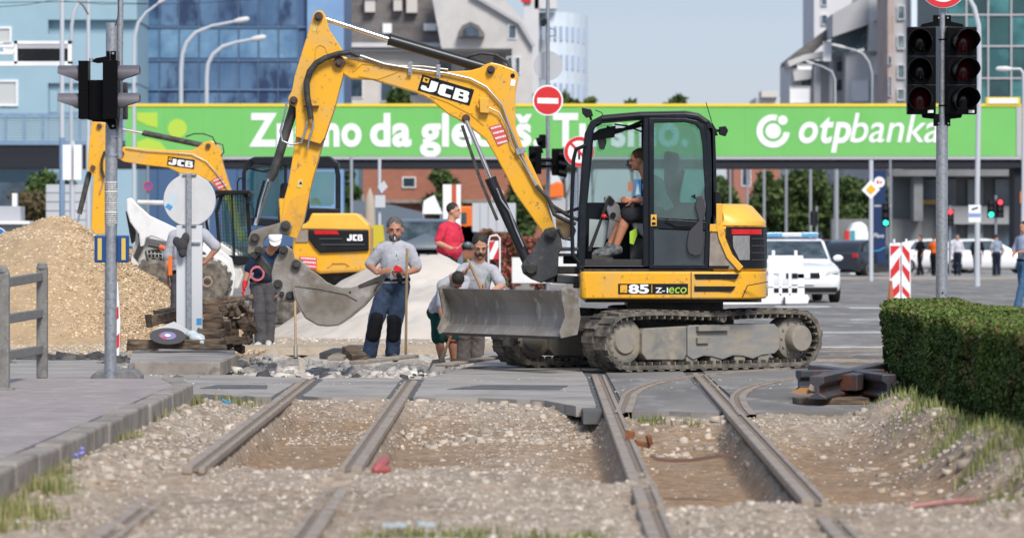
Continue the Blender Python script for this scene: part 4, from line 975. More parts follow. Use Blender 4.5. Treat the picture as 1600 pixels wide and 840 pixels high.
# cab -----------------------------------------------------------------
CW = 1.0     # width of the cab
cab = MB(); dn = DK
near = [(908, 417), (911, 330), (917, 240), (921, 206), (927, 193), (943, 184), (1000, 179), (1072, 177.5), (1090, 181), (1106, 192), (1113, 208), (1115, 260), (1115, 335), (1110, 360), (1106, 419)]
cab.prib(near, [11]*5 + [9]*3 + [9]*4 + [9, 9, 9], dn, .07)
far = [(a, c_) for a, c_ in near]
cab.ribbon([(X(a, dn), Z(c_, dn)) for a, c_ in far], .07, dn+CW-.06, dn+CW)
cab.prib([(1012, 182), (1011, 418)], 13, dn, .08); 
cab.ribbon([(X(1012, dn), Z(182, dn)), (X(1011, dn), Z(418, dn))], .07, dn+CW-.05, dn+CW)
cab.prib([(904, 418), (1108, 418)], 7, dn, CW)
fr = cab.build('cab_frame', navy_frame, EX, bevel=.012)
b = MB(); pts = [(927, 190), (940, 182), (1000, 177), (1072, 175.5), (1092, 178.5), (1108, 190), (1104, 196), (1088, 187), (1000, 184), (944, 189)]
b.extr([(X(a, dn), Z(c_, dn)) for a, c_ in pts], 'y', dn-.01, dn+CW+.01); b.build('cab_roof', navy_frame, fr, bevel=.02)
b = MB(); b.ribbon([(X(1110, dn), Z(200, dn)), (X(1112, dn), Z(330, dn)), (X(1108, dn), Z(415, dn))], .05, dn, dn+.08)
b.bb(X(908, dn), X(1108, dn), dn+CW-.04, dn+CW, Z(418, dn), Z(315, dn)-.0)
b.bb(X(1085, dn), X(1108, dn), dn+.05, dn+CW, Z(418, dn), Z(330, dn))
b.build('far_side_panel', navy_frame, EX)
b = MB(); b.bb(X(920, dn), X(1008, dn), dn+CW-.03, dn+CW-.02, Z(315, dn), Z(190, dn)); b.bb(X(1016, dn), X(1110, dn), dn+CW-.03, dn+CW-.02, Z(315, dn), Z(190, dn)); b.build('far_window', clear_glass, EX)
# door
d2 = dn - .03
door = MB(); door.prib([(1018, 188), (1070, 188), (1088, 192), (1097, 202), (1101, 225), (1107, 330), (1106, 362), (1103, 416), (1018, 416)], [8,7,7,7,7,8,8,7,7], d2, .05, closed=True)
door.pp([(1019, 341), (1104, 346), (1106, 360), (1019, 357)], d2+.004, .04); dr = door.build('cab_door', navy_frame, EX, bevel=.008)
b = MB(); b.pp([(1022, 192), (1068, 192), (1086, 196), (1094, 206), (1098, 228), (1102, 344), (1022, 340)], d2+.02, .01); b.build('door_window', cab_glass, dr)
b = MB(); b.pp([(1022, 358), (1104, 361), (1101, 413), (1022, 413)], d2+.02, .01); b.build('lower_pane', glass('smoky_lower_pane', (.22, .34, .36), .12, .45, (.10, .13, .15)), dr)
b = MB(); b.pp([(1089, 307), (1096, 305), (1101, 312), (1103, 330), (1098, 345), (1099, 385), (1096, 398), (1086, 400), (1076, 396), (1073, 384), (1076, 362), (1086, 352), (1092, 345), (1086, 322)], d2-.03, .03); b.build('door_latch_cover', mat('charcoal_plastic', (.045, .045, .05), .5), dr, bevel=.01)
b = MB(); b.prib([(1040, 344), (1058, 352), (1080, 352)], 4, d2-.02, .02); b.pp([(1079, 307), (1086, 303), (1088, 312), (1083, 309)], d2-.02, .02); b.build('door_handle', black_paint, dr)
b = MB(); b.pbox(1017, 335, 1026, 353, d2-.012, .006); b.build('warning_label', yellow, dr)
b = MB(); b.pp([(1018, 343), (1025, 343), (1021.5, 338)], d2-.015, .003); b.pbox(1018.5, 347, 1024.5, 351.5, d2-.015, .003); b.build('warning_symbol', black_paint, dr)
for pts, nm in [([(905, 410), (895, 398), (893, 330), (896, 250), (900, 233), (916, 227)], 'grab_rail')]:
    b = MB(); b.ptube([p for p in pts], 3.2, dn-.06, 10); b.build(nm, black_paint, EX, smooth=True)
b = MB(); b.ptube([(926, 195), (922, 250), (914, 330), (912, 412)], 2.6, dn+.5, 8); b.ptube([(926, 195), (921, 250), (914, 330), (911, 412)], 2.6, dn+.9, 8); b.build('front_post', navy_frame, EX)
b = MB(); b.pp([(909, 168), (924, 171), (927, 181), (916, 184), (910, 177)], dn+.25, .12); b.ptube([(922, 182), (924, 188)], 2, dn+.3); b.build('work_light', black_paint, EX, bevel=.01)
b = MB(); b.pp([(1124, 198), (1134, 197), (1138, 204), (1134, 213), (1124, 210)], dn+.1, .12); b.ptube([(1112, 202), (1125, 205)], 2.4, dn+.15); b.pp([(1112, 190), (1118, 200), (1122, 212), (1113, 212)], dn+.1, .08); b.build('work_light', black_paint, EX, bevel=.01)
b = MB(); b.ptube([(1103, 160), (1112, 190)], .7, dn+.2, 5); b.build('antenna', black_rubber, EX)
b = MB(); b.ptube([(990, 179), (995, 176), (998, 179)], .8, dn+.1, 5); b.ptube([(930, 172), (940, 176), (943, 183)], .8, dn+.2, 5); b.build('roof_cable', black_rubber, EX)
b = MB(); b.pp([(1116, 300), (1124, 300), (1127, 308), (1124, 318), (1125, 337), (1116, 337)], dn+.0, .05); b.build('hinge_bracket', black_paint, EX)
# inside
grey_int = mat('grey_interior_plastic', (.20, .205, .21), .6)
b = MB(); b.pp([(936, 220-18), (962, 200-4), (962, 203), (960, 214), (928, 219), (922, 212)], dn+.35, .25); b.prib([(928, 215), (970, 204), (1003, 190)], 5, dn+.45, .3); b.build('sun_visor', black_paint, EX)
b = MB(); b.pp([(936, 206), (944, 206), (948, 222), (944, 234), (937, 233), (934, 222)], dn+.5, .04); b.build('inside_mirror', mat('mirror_grey', (.10, .12, .12), .3), EX, bevel=.01)
b = MB(); b.ptube([(948, 198), (960, 203), (985, 201), (1003, 196)], 2.4, dn+.55, 6); b.ptube([(960, 194), (980, 197), (1003, 206)], 1.5, dn+.5, 6); b.build('ceiling_cable', black_rubber, EX)
b = MB(); b.pp([(944, 307), (955, 305), (968, 322), (972, 340), (966, 372), (958, 382), (948, 372), (952, 340), (946, 322)], dn+.62, .2); con = b.build('console', grey_int, EX, bevel=.015)
b = MB()
for px, py, r in [(955, 315, 5), (958, 336, 4.5), (962, 358, 4.5)]: b.pin(px, py, r, dn+.60, .02)
b.build('console_gauge', black_paint, con)
b = MB(); b.ptube([(921, 392), (936, 352), (950, 312), (954, 307)], [3, 2.4, 2.4, 3], dn+.35, 8); b.build('travel_lever', black_rubber, EX)
b = MB(); b.ell(P(944, 338, dn+.32), (.032, .03, .028)); b.build('lever_knob', red, EX)
b = MB(); b.ptube([(944, 338), (960, 344), (982, 352)], 1.0, dn+.3, 6); b.build('lever_cable', black_rubber, EX)
b = MB(); b.pp([(921, 342), (950, 344), (948, 372), (943, 386), (920, 386)], dn+.75, .03); b.build('lower_front_pane', mat('mirror_pane', (.35, .40, .40), .1), EX)
b = MB(); b.pp([(982, 330), (1012, 312), (1030, 312), (1030, 372), (1006, 372), (990, 356)], dn+.30, .55); sq = b.build('seat_box', mat('light_grey_seat_side', (.34, .345, .35), .5), EX, bevel=.03)
b = MB(); b.pp([(990, 318), (1050, 322), (1050, 338), (990, 334)], dn+.3, .5); b.pp([(1040, 235), (1062, 240), (1062, 330), (1040, 325)], dn+.32, .46); b.build('seat', mat('black_seat', (.02, .02, .022), .8), EX, bevel=.03)
b = MB(); b.ptube([(987, 336), (988, 322), (993, 312)], [5, 4, 3], dn+.26, 10); b.ell(P(992, 311, dn+.26), (.03, .03, .035)); b.build('joystick', black_rubber, EX)
b = MB(); b.bb(X(912, dn), X(1100, dn), dn+.05, dn+CW-.05, Z(415, dn), Z(405, dn)); b.pp([(985, 372), (1080, 372), (1080, 405), (985, 405)], dn+.35, .5); b.pp([(925, 398), (958, 402), (958, 405), (925, 405)], dn+.15, .5); b.build('cab_floor', dark_steel, EX)
b = MB(); b.pp([(984, 362), (994, 356), (996, 366), (990, 382), (984, 380)], dn+.24, .08); b.build('hi_vis_cloth', mat('hi_vis_lime', (.38, .62, .05), .8), EX)
b = MB(); b.pp([(1036, 345-30), (1066, 262), (1070, 268), (1056, 330), (1036, 330)], dn+.6, .04); b.build('seat_belt_reel', black_paint, EX)

# boom, stick, bucket -------------------------------------------------
DBm = 42.85; TB = .26
b = MB(); b.pp([(518.6, 101.8), (522, 95), (528, 90), (537, 88.5), (559, 93.6), (601, 98), (641, 105), (683, 111), (708, 111.5), (735, 110), (750, 106), (760, 100), (767, 97.5), (781, 100.5), (799, 107), (808, 112), (810, 121), (806, 143), (805, 168), (806, 200), (817, 229), (831, 257), (849, 296), (866, 352), (868, 372), (848, 372), (846, 360), (803, 300), (789, 271), (774, 243), (759, 218), (737, 200), (712, 184), (701, 179), (673, 156), (651, 145), (580, 124), (548, 123), (537, 116), (524, 108)], DBm, TB)
boom = b.build('boom', yellow, EX, bevel=.014)
b = MB(); b.prib([(552, 112), (566, 100), (590, 102)], 1.5, DBm-.008, .01); b.prib([(560, 119), (590, 124), (612, 116), (634, 107)], 1.4, DBm-.008, .01); b.prib([(673, 150), (700, 160), (735, 178), (756, 196)], 1.6, DBm-.008, .01); b.build('weld_seam', mat('seam_yellow', (.62, .32, .015), .5), boom)
b = MB()
for px, py, r in [(530, 97, 9), (767, 109, 6.5), (728, 185, 6.5)]: b.pin(px, py, r, DBm-.05, TB+.1, 20); b.pin(px, py, r*.6, DBm-.085, TB+.17, 6)
b.build('boom_pin', rust, boom)
b = MB(); b.pin(801, 118.5, 3.6, DBm-.004, .01); b.build('lifting_eye', black_paint, boom)
b = MB(); b.pp([(799, 124), (806, 125), (804, 135), (797, 134)], DBm-.006, .004); b.build('small_label', white_clean, boom)
b = MB(); b.pp([(749, 153), (764, 153), (764, 177), (750, 176)], DBm-.09, .09); b.pp([(745, 160), (749, 164), (749, 170), (746, 168)], DBm-.06, .04); b.build('valve_box', yellow, boom, bevel=.006)
# JCB plate on the boom
def jcb(parent, ax, ay, ux, uy, vx, vy, d, plate=True, em=True):
    """ax,ay: top-left pixel of the plate; u: along (full width), v: down (full height)"""
    q = lambda u, v: (ax + ux*u + vx*v, ay + uy*u + vy*v)
    host = parent
    if plate: b = MB(); b.pp([q(0,0), q(1,0), q(1,1), q(0,1)], d, .006); host = b.build('maker_plate', black_paint, parent)
    k = lambda pts, b: b.pp([q(u, v) for u, v in pts], d-.005, .004)
    b = MB()
    k([(.19,.20),(.33,.20),(.33,.72),(.29,.84),(.22,.90),(.06,.90),(.04,.80),(.05,.62),(.14,.62),(.14,.70),(.17,.72),(.19,.70)], b)
    k([(.62,.20),(.62,.38),(.50,.38),(.50,.72),(.62,.72),(.62,.90),(.42,.90),(.37,.82),(.37,.28),(.42,.20)], b)
    k([(.66,.20),(.88,.20),(.93,.27),(.93,.45),(.90,.52),(.66,.52)][:6], b) if False else None
    for pts in ([(.66,.20),(.76,.20),(.76,.90),(.66,.90)], [(.76,.20),(.89,.20),(.93,.25),(.93,.35),(.76,.35)], [(.76,.47),(.91,.47),(.94,.53),(.94,.60),(.76,.60)], [(.76,.75),(.95,.75),(.95,.84),(.91,.90),(.76,.90)], [(.83,.35),(.93,.35),(.93,.44),(.91,.47),(.83,.47)], [(.85,.60),(.95,.60),(.95,.75),(.85,.75)]): k(pts, b)
    b.build('lettering', white_clean, host)
    if em and plate:
        b = MB(); k([(.04,.12),(.15,.12),(.15,.42),(.04,.42)], b); b.build('emblem_ground', yellow, host)
        b = MB(); b.pp([q(.06,.18), q(.13,.2), q(.10,.36)], d-.008, .002); b.build('emblem_mark', black_paint, host)
jcb(boom, 660, 116.5, 81, 24, -7.5, 24.5, DBm-.008)
# red notice with white lines
def notice(parent, q4, d, m=None, lines=4):
    (ax, ay), (bx, by), (cx, cy), (dx_, dy_) = q4
    b = MB(); b.pp(q4, d, .005); n = b.build('notice_sticker', mat('faded_red_sticker', (.62, .09, .08), .6), parent)
    b = MB()
    for i in range(lines):
        v0 = (i+.25)/lines; v1 = (i+.62)/lines
        def q(u, v): return (ax + (bx-ax)*u + (dx_-ax)*v, ay + (by-ay)*u + (dy_-ay)*v)
        u = .08
        while u < .9:
            w = random.uniform(.05, .12); b.pp([q(u, v0), q(min(.94, u+w), v0), q(min(.94, u+w), v1), q(u, v1)], d-.004, .003); u += w + .035
    b.build('sticker_print', white_clean, n)
notice(boom, [(764, 198), (783, 193), (796, 220), (778, 229)], DBm-.008)
# stick
DS = DBm - .06; TS = .38
b = MB(); b.pp([(487, 32), (489, 23), (495, 17), (503, 16.5), (509, 25), (514, 46), (522, 58), (534, 77), (537, 100), (536, 118), (523, 168), (505, 221), (487, 286), (474, 345), (464, 372), (442, 366), (438, 352), (444, 310), (449.5, 290), (458, 240), (462, 214), (462, 168), (452, 162), (450, 153), (456, 142), (460, 120)], DBm+.01, TB-.02)
stick = b.build('stick', yellow, EX, bevel=.012)
b = MB(); b.pp([(487, 32), (489, 23), (495, 17), (503, 16.5), (509, 25), (514, 46), (522, 58), (534, 77), (537, 100), (536, 118), (523, 168), (505, 221), (503, 226), (462, 214), (462, 168), (452, 162), (450, 153), (456, 142), (460, 120)], DBm-.035, .045); b.pp([(487, 32), (489, 23), (495, 17), (503, 16.5), (509, 25), (514, 46), (522, 58), (534, 77), (537, 100), (536, 118), (523, 168), (505, 221), (503, 226), (462, 214), (462, 168), (452, 162), (450, 153), (456, 142), (460, 120)], DBm+TB-.01, .03); b.build('stick_plate', yellow, stick, bevel=.008)
b = MB(); b.prib([(490, 112), (494, 74), (500, 70), (508, 74), (516, 96)], 1.4, DBm-.042, .008); b.build('weld_seam', MATS['seam_yellow'], stick)
b = MB()
for px, py, r in [(497.5, 26, 7), (458.5, 157, 6.5), (446, 353, 9)]: b.pin(px, py, r, DBm-.09, TB+.17, 20); b.pin(px, py, r*.6, DBm-.12, TB+.23, 6)
b.pin(530, 97, 9, DBm-.10, TB+.18, 20); b.pin(530, 97, 5, DBm-.13, TB+.22, 6)
b.build('stick_pin', rust, stick)
b = MB(); b.pp([(466, 279), (474, 281), (471, 294), (463, 292)], DBm+.003, .004); b.build('warning_label', mat('pale_label', (.62, .50, .16), .6), stick); b = MB(); b.pp([(467, 287), (472, 288), (470.5, 283)], DBm-.001, .003); b.build('warning_symbol', black_paint, stick)
b = MB(); b.pp([(491, 35), (497, 37), (493, 50), (488, 48)], DBm-.04, .004); b.build('small_label', MATS['pale_label'], stick)
b = MB(); b.pp([(455, 310), (484, 300), (474, 345), (464, 372), (442, 366), (438, 352)], DBm+.006, .004); b.build('worn_patch', yellow_worn, stick)
# cylinders
dmid = DBm + TB/2
b = MB(); b.ptube([(500, 27), (611, 63)], 4.3, dmid, 14); b.build('arm_cylinder_rod', chrome, EX, smooth=True)
b = MB(); b.ptube([(607, 61.5), (609, 62), (610, 62.4), (762, 107)], [9, 10.5, 9, 9], dmid, 18); b.ell(P(766, 108, dmid), (.07, .08, .07)); b.build('arm_cylinder', mat('satin_black', (.018, .019, .022), .32), EX, smooth=True)
b = MB(); b.ptube([(457, 160), (459, 168), (427, 272), (421, 280)], [6, 7.5, 7, 7.6], dmid-.02, 14); b.build('bucket_cylinder', mat('dusty_black', (.035, .035, .035), .65, c2=(.09, .085, .08), ns=8), EX, smooth=True)
b = MB(); b.ptube([(421, 280), (399, 352)], 3.2, dmid-.02, 10); b.build('bucket_cylinder_rod', chrome, EX, smooth=True)
b = MB(); b.ptube([(413, 282), (404, 312), (399, 340)], 2.0, dmid-.1, 8); b.build('guard_rod', black_paint, EX, smooth=True)
b = MB()
for off in (-.17, .17): b.ptube([(728, 187), (772, 290)], 3.4, dmid+off, 12)
b.build('lift_cylinder_rod', chrome, EX, smooth=True)
for off in (-.17, .17):
    b = MB(); b.ptube([(766, 278), (769, 286), (819, 398), (830, 420)], [9.5, 9, 8.2, 9], dmid+off, 16); b.build('lift_cylinder', mat('satin_black', (.018, .019, .022), .32), EX, smooth=True)
b = MB(); b.prib([(722, 196), (752, 285), (777, 344)], 5, dmid-.3, .05); b.build('cylinder_guard', dark_steel, EX)
b = MB(); b.ptube([(776, 294), (783, 312), (796, 330), (806, 358), (818, 385)], 1.4, dmid-.26, 6); b.build('hydraulic_pipe', steel, EX)
# swing post
b = MB(); b.pp([(846, 366), (852, 357), (866, 354), (876, 366), (879, 388), (873, 396), (872, 430), (858, 436), (846, 442), (830, 436), (817, 427), (814, 416), (820, 404), (830, 394)], DBm-.10, .10); b.pp([(846, 366), (852, 357), (866, 354), (876, 366), (879, 388), (873, 396), (872, 430), (858, 436), (846, 442), (830, 436), (817, 427), (814, 416), (820, 404), (830, 394)], DBm+TB+.02, .10); b.pp([(850, 396), (872, 396), (872, 442), (838, 440)], DBm-.05, TB+.1); b.pp([(866, 386), (905, 386), (905, 392), (866, 392)], DBm-.05, .3); b.pp([(868, 428), (908, 432), (908, 444), (862, 442)], DBm-.05, .35)
sw = b.build('swing_post', mat('dark_casting', (.055, .058, .064), .5, .2, c2=(.09, .09, .09), ns=5, c3=(.18, .16, .13), n3=10, lo3=.6, hi3=.72), EX, bevel=.012)
b = MB(); b.pin(861, 365, 9, DBm-.16, .5, 20); b.pin(861, 365, 5.5, DBm-.19, .1, 16); b.pin(830, 419, 8.5, DBm-.16, .5, 20); b.pbox(818, 413, 839, 426, DBm-.13, .03); b.build('swing_pin', dark_steel, sw, bevel=.004)
b = MB(); b.pbox(872, 396, 906, 400, DBm, .3); b.pbox(880, 400, 904, 412, DBm+.3, .1); b.pbox(872, 416, 906, 428, DBm+.05, .3); b.pp([(896, 440), (925, 444), (925, 450), (896, 450)], DBm-.3, .3); b.build('swing_bracket', dark_steel, EX, bevel=.01)
# hoses and pipes
hose = mat('hose_black', (.022, .022, .024), .6, c2=(.06, .06, .06), ns=12)
b = MB(); b.ptube([(562, 88), (548, 82), (530, 84), (508, 91), (494, 99), (484, 112), (479, 130), (480, 150), (484, 172), (486, 186)], [3, 4.2, 4.6, 4.8, 5, 5.2, 5.2, 5, 5, 4.6], DBm-.12, 10); b.build('hose_bundle', hose, EX, smooth=True)
b = MB(); b.ptube([(481, 186), (478, 202), (474, 214), (470, 224)], 1.8, DBm-.09, 8); b.ptube([(489, 186), (489, 200), (484, 212), (481, 232)], 1.8, DBm-.09, 8); b.ptube([(448, 160), (444, 180), (438, 205), (441, 220), (455, 226), (468, 224)], 1.7, DBm-.08, 8); b.build('stick_pipe', steel, EX, smooth=True)
b = MB(); b.prib([(474, 166), (498, 166)], 2, DBm-.10, .1); b.prib([(464, 215), (500, 227), (508, 216)], 2.2, DBm-.06, .04); b.build('hose_clamp', rust, EX)
b = MB()
b.ptube([(544, 84), (566, 88), (600, 100), (640, 107), (700, 115), (735, 123), (760, 136), (785, 165), (795, 195), (812, 235), (830, 275), (846, 300)], 1.9, DBm-.04, 8)
b.ptube([(548, 88), (580, 96), (618, 103), (660, 104), (700, 109)], 1.6, DBm-.02, 8)
b.ptube([(764, 168), (780, 176), (793, 200), (800, 226), (822, 262), (840, 296)], 1.2, DBm-.05, 8)
b.build('boom_pipe', mat('dull_pipe_metal', (.38, .36, .32), .4, .6), EX, smooth=True)
b = MB()
for px, py in [(641, 108), (685, 113)]: b.pbox(px-3, py-12, px+3, py+9, DBm-.055, .012); b.pin(px, py+4, 1.8, DBm-.07, .02)
b.pp([(805, 232), (818, 230), (822, 238), (808, 242)], DBm-.07, .03); b.build('pipe_bracket', steel, EX)
b = MB(); b.ptube([(731, 88), (752, 83), (775, 86), (792, 96), (799, 108)], 2.6, dmid-.05, 8); b.ptube([(757, 99), (765, 97), (780, 101), (800, 107)], 1.6, dmid-.1, 8); b.ptube([(838, 290), (856, 310), (866, 335), (885, 345), (900, 350)], 3, DBm-.05, 8); b.ptube([(846, 298), (864, 322), (893, 340), (910, 345)], 3, DBm+.05, 8); b.ptube([(890, 345), (898, 360), (893, 375), (880, 372), (872, 358)], 2.4, DBm-.1, 8); b.ptube([(866, 330), (885, 332), (905, 325)], 2.6, DBm+.2, 8); b.build('hose', hose, EX, smooth=True)
b = MB(); b.pp([(868, 335), (895, 345), (893, 372), (870, 372)], DBm+.35, .05); b.build('hose_guide', mat('tan_cover', (.40, .30, .16), .6), EX)
# linkage
for off, nm in ((-.10, 'link_arm'), (TB+.04, 'link_arm')):
    b = MB(); b.pp([(388, 372), (392, 362), (402, 358), (436, 348), (444, 344), (453, 346), (457, 354), (453, 363), (445, 366), (420, 366), (412, 376), (411, 386), (404, 399), (394, 402), (387, 394)], DBm+off, .06); b.build(nm, bare, EX, bevel=.008)
b = MB()
for px, py, r in [(446, 353, 8), (398, 372, 7.5), (404, 391, 6.5), (396, 399, 6)]: b.pin(px, py, r, DBm-.15, TB+.3, 18); b.pin(px, py, r*.6, DBm-.18, TB+.36, 8)
b.build('link_pin', dark_steel, EX)
b = MB(); b.prib([(399, 399), (428, 432)], 12, DBm-.02, TB+.04); b.build('tipping_link', dark_steel, EX, bevel=.008)
ear = [(438, 392), (442, 385), (449, 384), (457, 390), (460, 402), (468, 406), (482, 416), (488, 428), (470, 440), (466, 468), (456, 473), (444, 470), (438, 466), (434, 461), (425, 444), (424, 426), (429, 406)]
hb = MB(); hb.pp(ear, DBm-.09, .05); hb.pp(ear, DBm+TB+.04, .05); hb.pp([(445, 400), (460, 410), (460, 455), (440, 450)], DBm-.05, TB+.1); hitch = hb.build('quick_hitch', bare, EX, bevel=.008)
b = MB()
for px, py, r in [(443, 391, 7), (463, 413, 7.5), (434, 444, 7.5), (453, 462, 7), (440, 459, 4)]: b.pin(px, py, r, DBm-.15, TB+.3, 18); b.pin(px, py, r*.62, DBm-.18, TB+.36, 6)
b.build('hitch_pin', dark_steel, hitch)
side = [(459, 448), (470, 432), (484, 423), (492, 425), (501, 432), (510, 440), (520, 445), (535, 449), (548, 449), (558, 446), (592, 434), (597, 436), (590, 450), (566, 478), (543, 497), (528, 507), (513, 508.5), (497, 507), (478, 496), (467, 478), (461, 463)]
YB0, YB1 = DBm - .25, DBm + TB + .25
b = MB(); b.pp(side, YB0, .03); b.pp(side, YB1, .03)
bk = b.build('bucket', bare, EX, bevel=.006)
shell = [(462, 440), (459, 450), (461, 463), (467, 478), (478, 496), (497, 507), (513, 508.5), (528, 507), (543, 497), (566, 478), (590, 450), (597, 434)]
b = MB(); b.prib(shell, 3.4, YB0+.01, YB1-YB0+.01); b.build('bucket_shell', bare, bk)
b = MB(); b.pp([(560, 445), (592, 431), (600, 428), (598, 438), (586, 455), (584, 452), (592, 440), (562, 449)], YB0-.02, .03); b.prib([(586, 441), (603, 428)], 5, YB0-.01, YB1-YB0+.05); b.prib([(461, 447), (500, 452), (540, 460), (558, 470)], 1.5, YB0-.008, .01); b.pin(547, 456, 2, YB0-.01, .02, 6); b.build('cutting_lip', dark_steel, bk, bevel=.004)
# ================================================================== people
def remesh(o, vox, smooth=3, fac=.6):
    m = o.modifiers.new('remesh', 'REMESH'); m.mode = 'VOXEL'; m.voxel_size = vox; m.use_smooth_shade = True
    s = o.modifiers.new('smooth', 'SMOOTH'); s.factor = fac; s.iterations = smooth
    return o
folds = bpy.data.textures.new('folds', 'CLOUDS'); folds.noise_scale = .15; folds.noise_depth = 2
tufts = bpy.data.textures.new('tufts', 'CLOUDS'); tufts.noise_scale = .025
def wrinkle(o, st=.05, tex=None):
    m = o.modifiers.new('folds', 'DISPLACE'); m.texture = tex or folds; m.strength = st; m.mid_level = .30; m.texture_coords = 'LOCAL'; return o
def cloth(name, c, c2=None): return mat(name, c, .9, c2=c2 or tuple(a*.75 for a in c), ns=9, lo=.42, hi=.6, bump=.012, bs=9, spec=.2)
grey_shirt = cloth('grey_tshirt', (.42, .43, .47), (.37, .38, .42)); navy_shirt = cloth('navy_shirt', (.018, .035, .075)); pink_shirt = cloth('raspberry_shirt', (.62, .045, .085), (.50, .03, .06))
work_navy = cloth('navy_work_trousers', (.035, .055, .10)); black_cloth = cloth('black_cloth', (.012, .013, .016)); green_short = cloth('dark_green_shorts', (.008, .05, .04)); grey_trous = cloth('grey_trousers', (.09, .088, .095)); brown_trous = cloth('taupe_trousers', (.15, .13, .125))
shoe_dark = mat('dark_shoe', (.03, .03, .035), .7, c2=(.12, .11, .10), ns=14); shoe_pale = mat('dusty_white_shoe', (.5, .48, .45), .8)
eye_m = mat('eye_dark', (.02, .015, .012), .3); lip_m = mat('lip', (.30, .10, .08), .6)

def frame_of(f, tilt=0, roll=0):
    f = Vector(f).normalized(); up = Vector((0, 0, 1)); r = f.cross(up).normalized(); u = r.cross(f).normalized()
    M = Matrix((r, f, u)).transposed()
    return M @ Euler((tilt, roll, 0)).to_matrix()        # local x right, y forward, z up
def hand(b, wrist, d, side_dir, curl=.6, s=1.0, spread=.5, thumb=1):
    """palm, four fingers and a thumb; d = pointing direction, side_dir = direction of the thumb side"""
    d = Vector(d).normalized(); sd = Vector(side_dir); sd = (sd - d*sd.dot(d)).normalized(); nrm = d.cross(sd).normalized() * thumb
    w = Vector(wrist); L = .085*s
    for k in (-1, -.33, .33, 1): b.cap(w + d*.01*s, w + d*L + sd*k*.028*s, .017*s, .014*s, 8)
    for k, ln in zip((1, .33, -.33, -1), (.068, .078, .072, .056)):
        p = w + d*L + sd*k*.030*s; dd = d.copy(); r_ = .0095*s
        for j, fr_ in enumerate((.45, .32, .23)):
            dd = (dd*math.cos(curl*(.5+.25*j)) + nrm*math.sin(curl*(.5+.25*j))).normalized(); q = p + dd*ln*fr_*1.15*s; b.cap(p, q, r_, r_*.92, 8); p = q; r_ *= .94
    t0 = w + d*.025*s + sd*.026*s; t1 = t0 + (d*.5 + sd*.8 + nrm*.25).normalized()*.035*s; t2 = t1 + (d*.85 + sd*.3 + nrm*.45).normalized()*.034*s
    b.cap(t0, t1, .014*s, .011*s, 8); b.cap(t1, t2, .011*s, .009*s, 8)

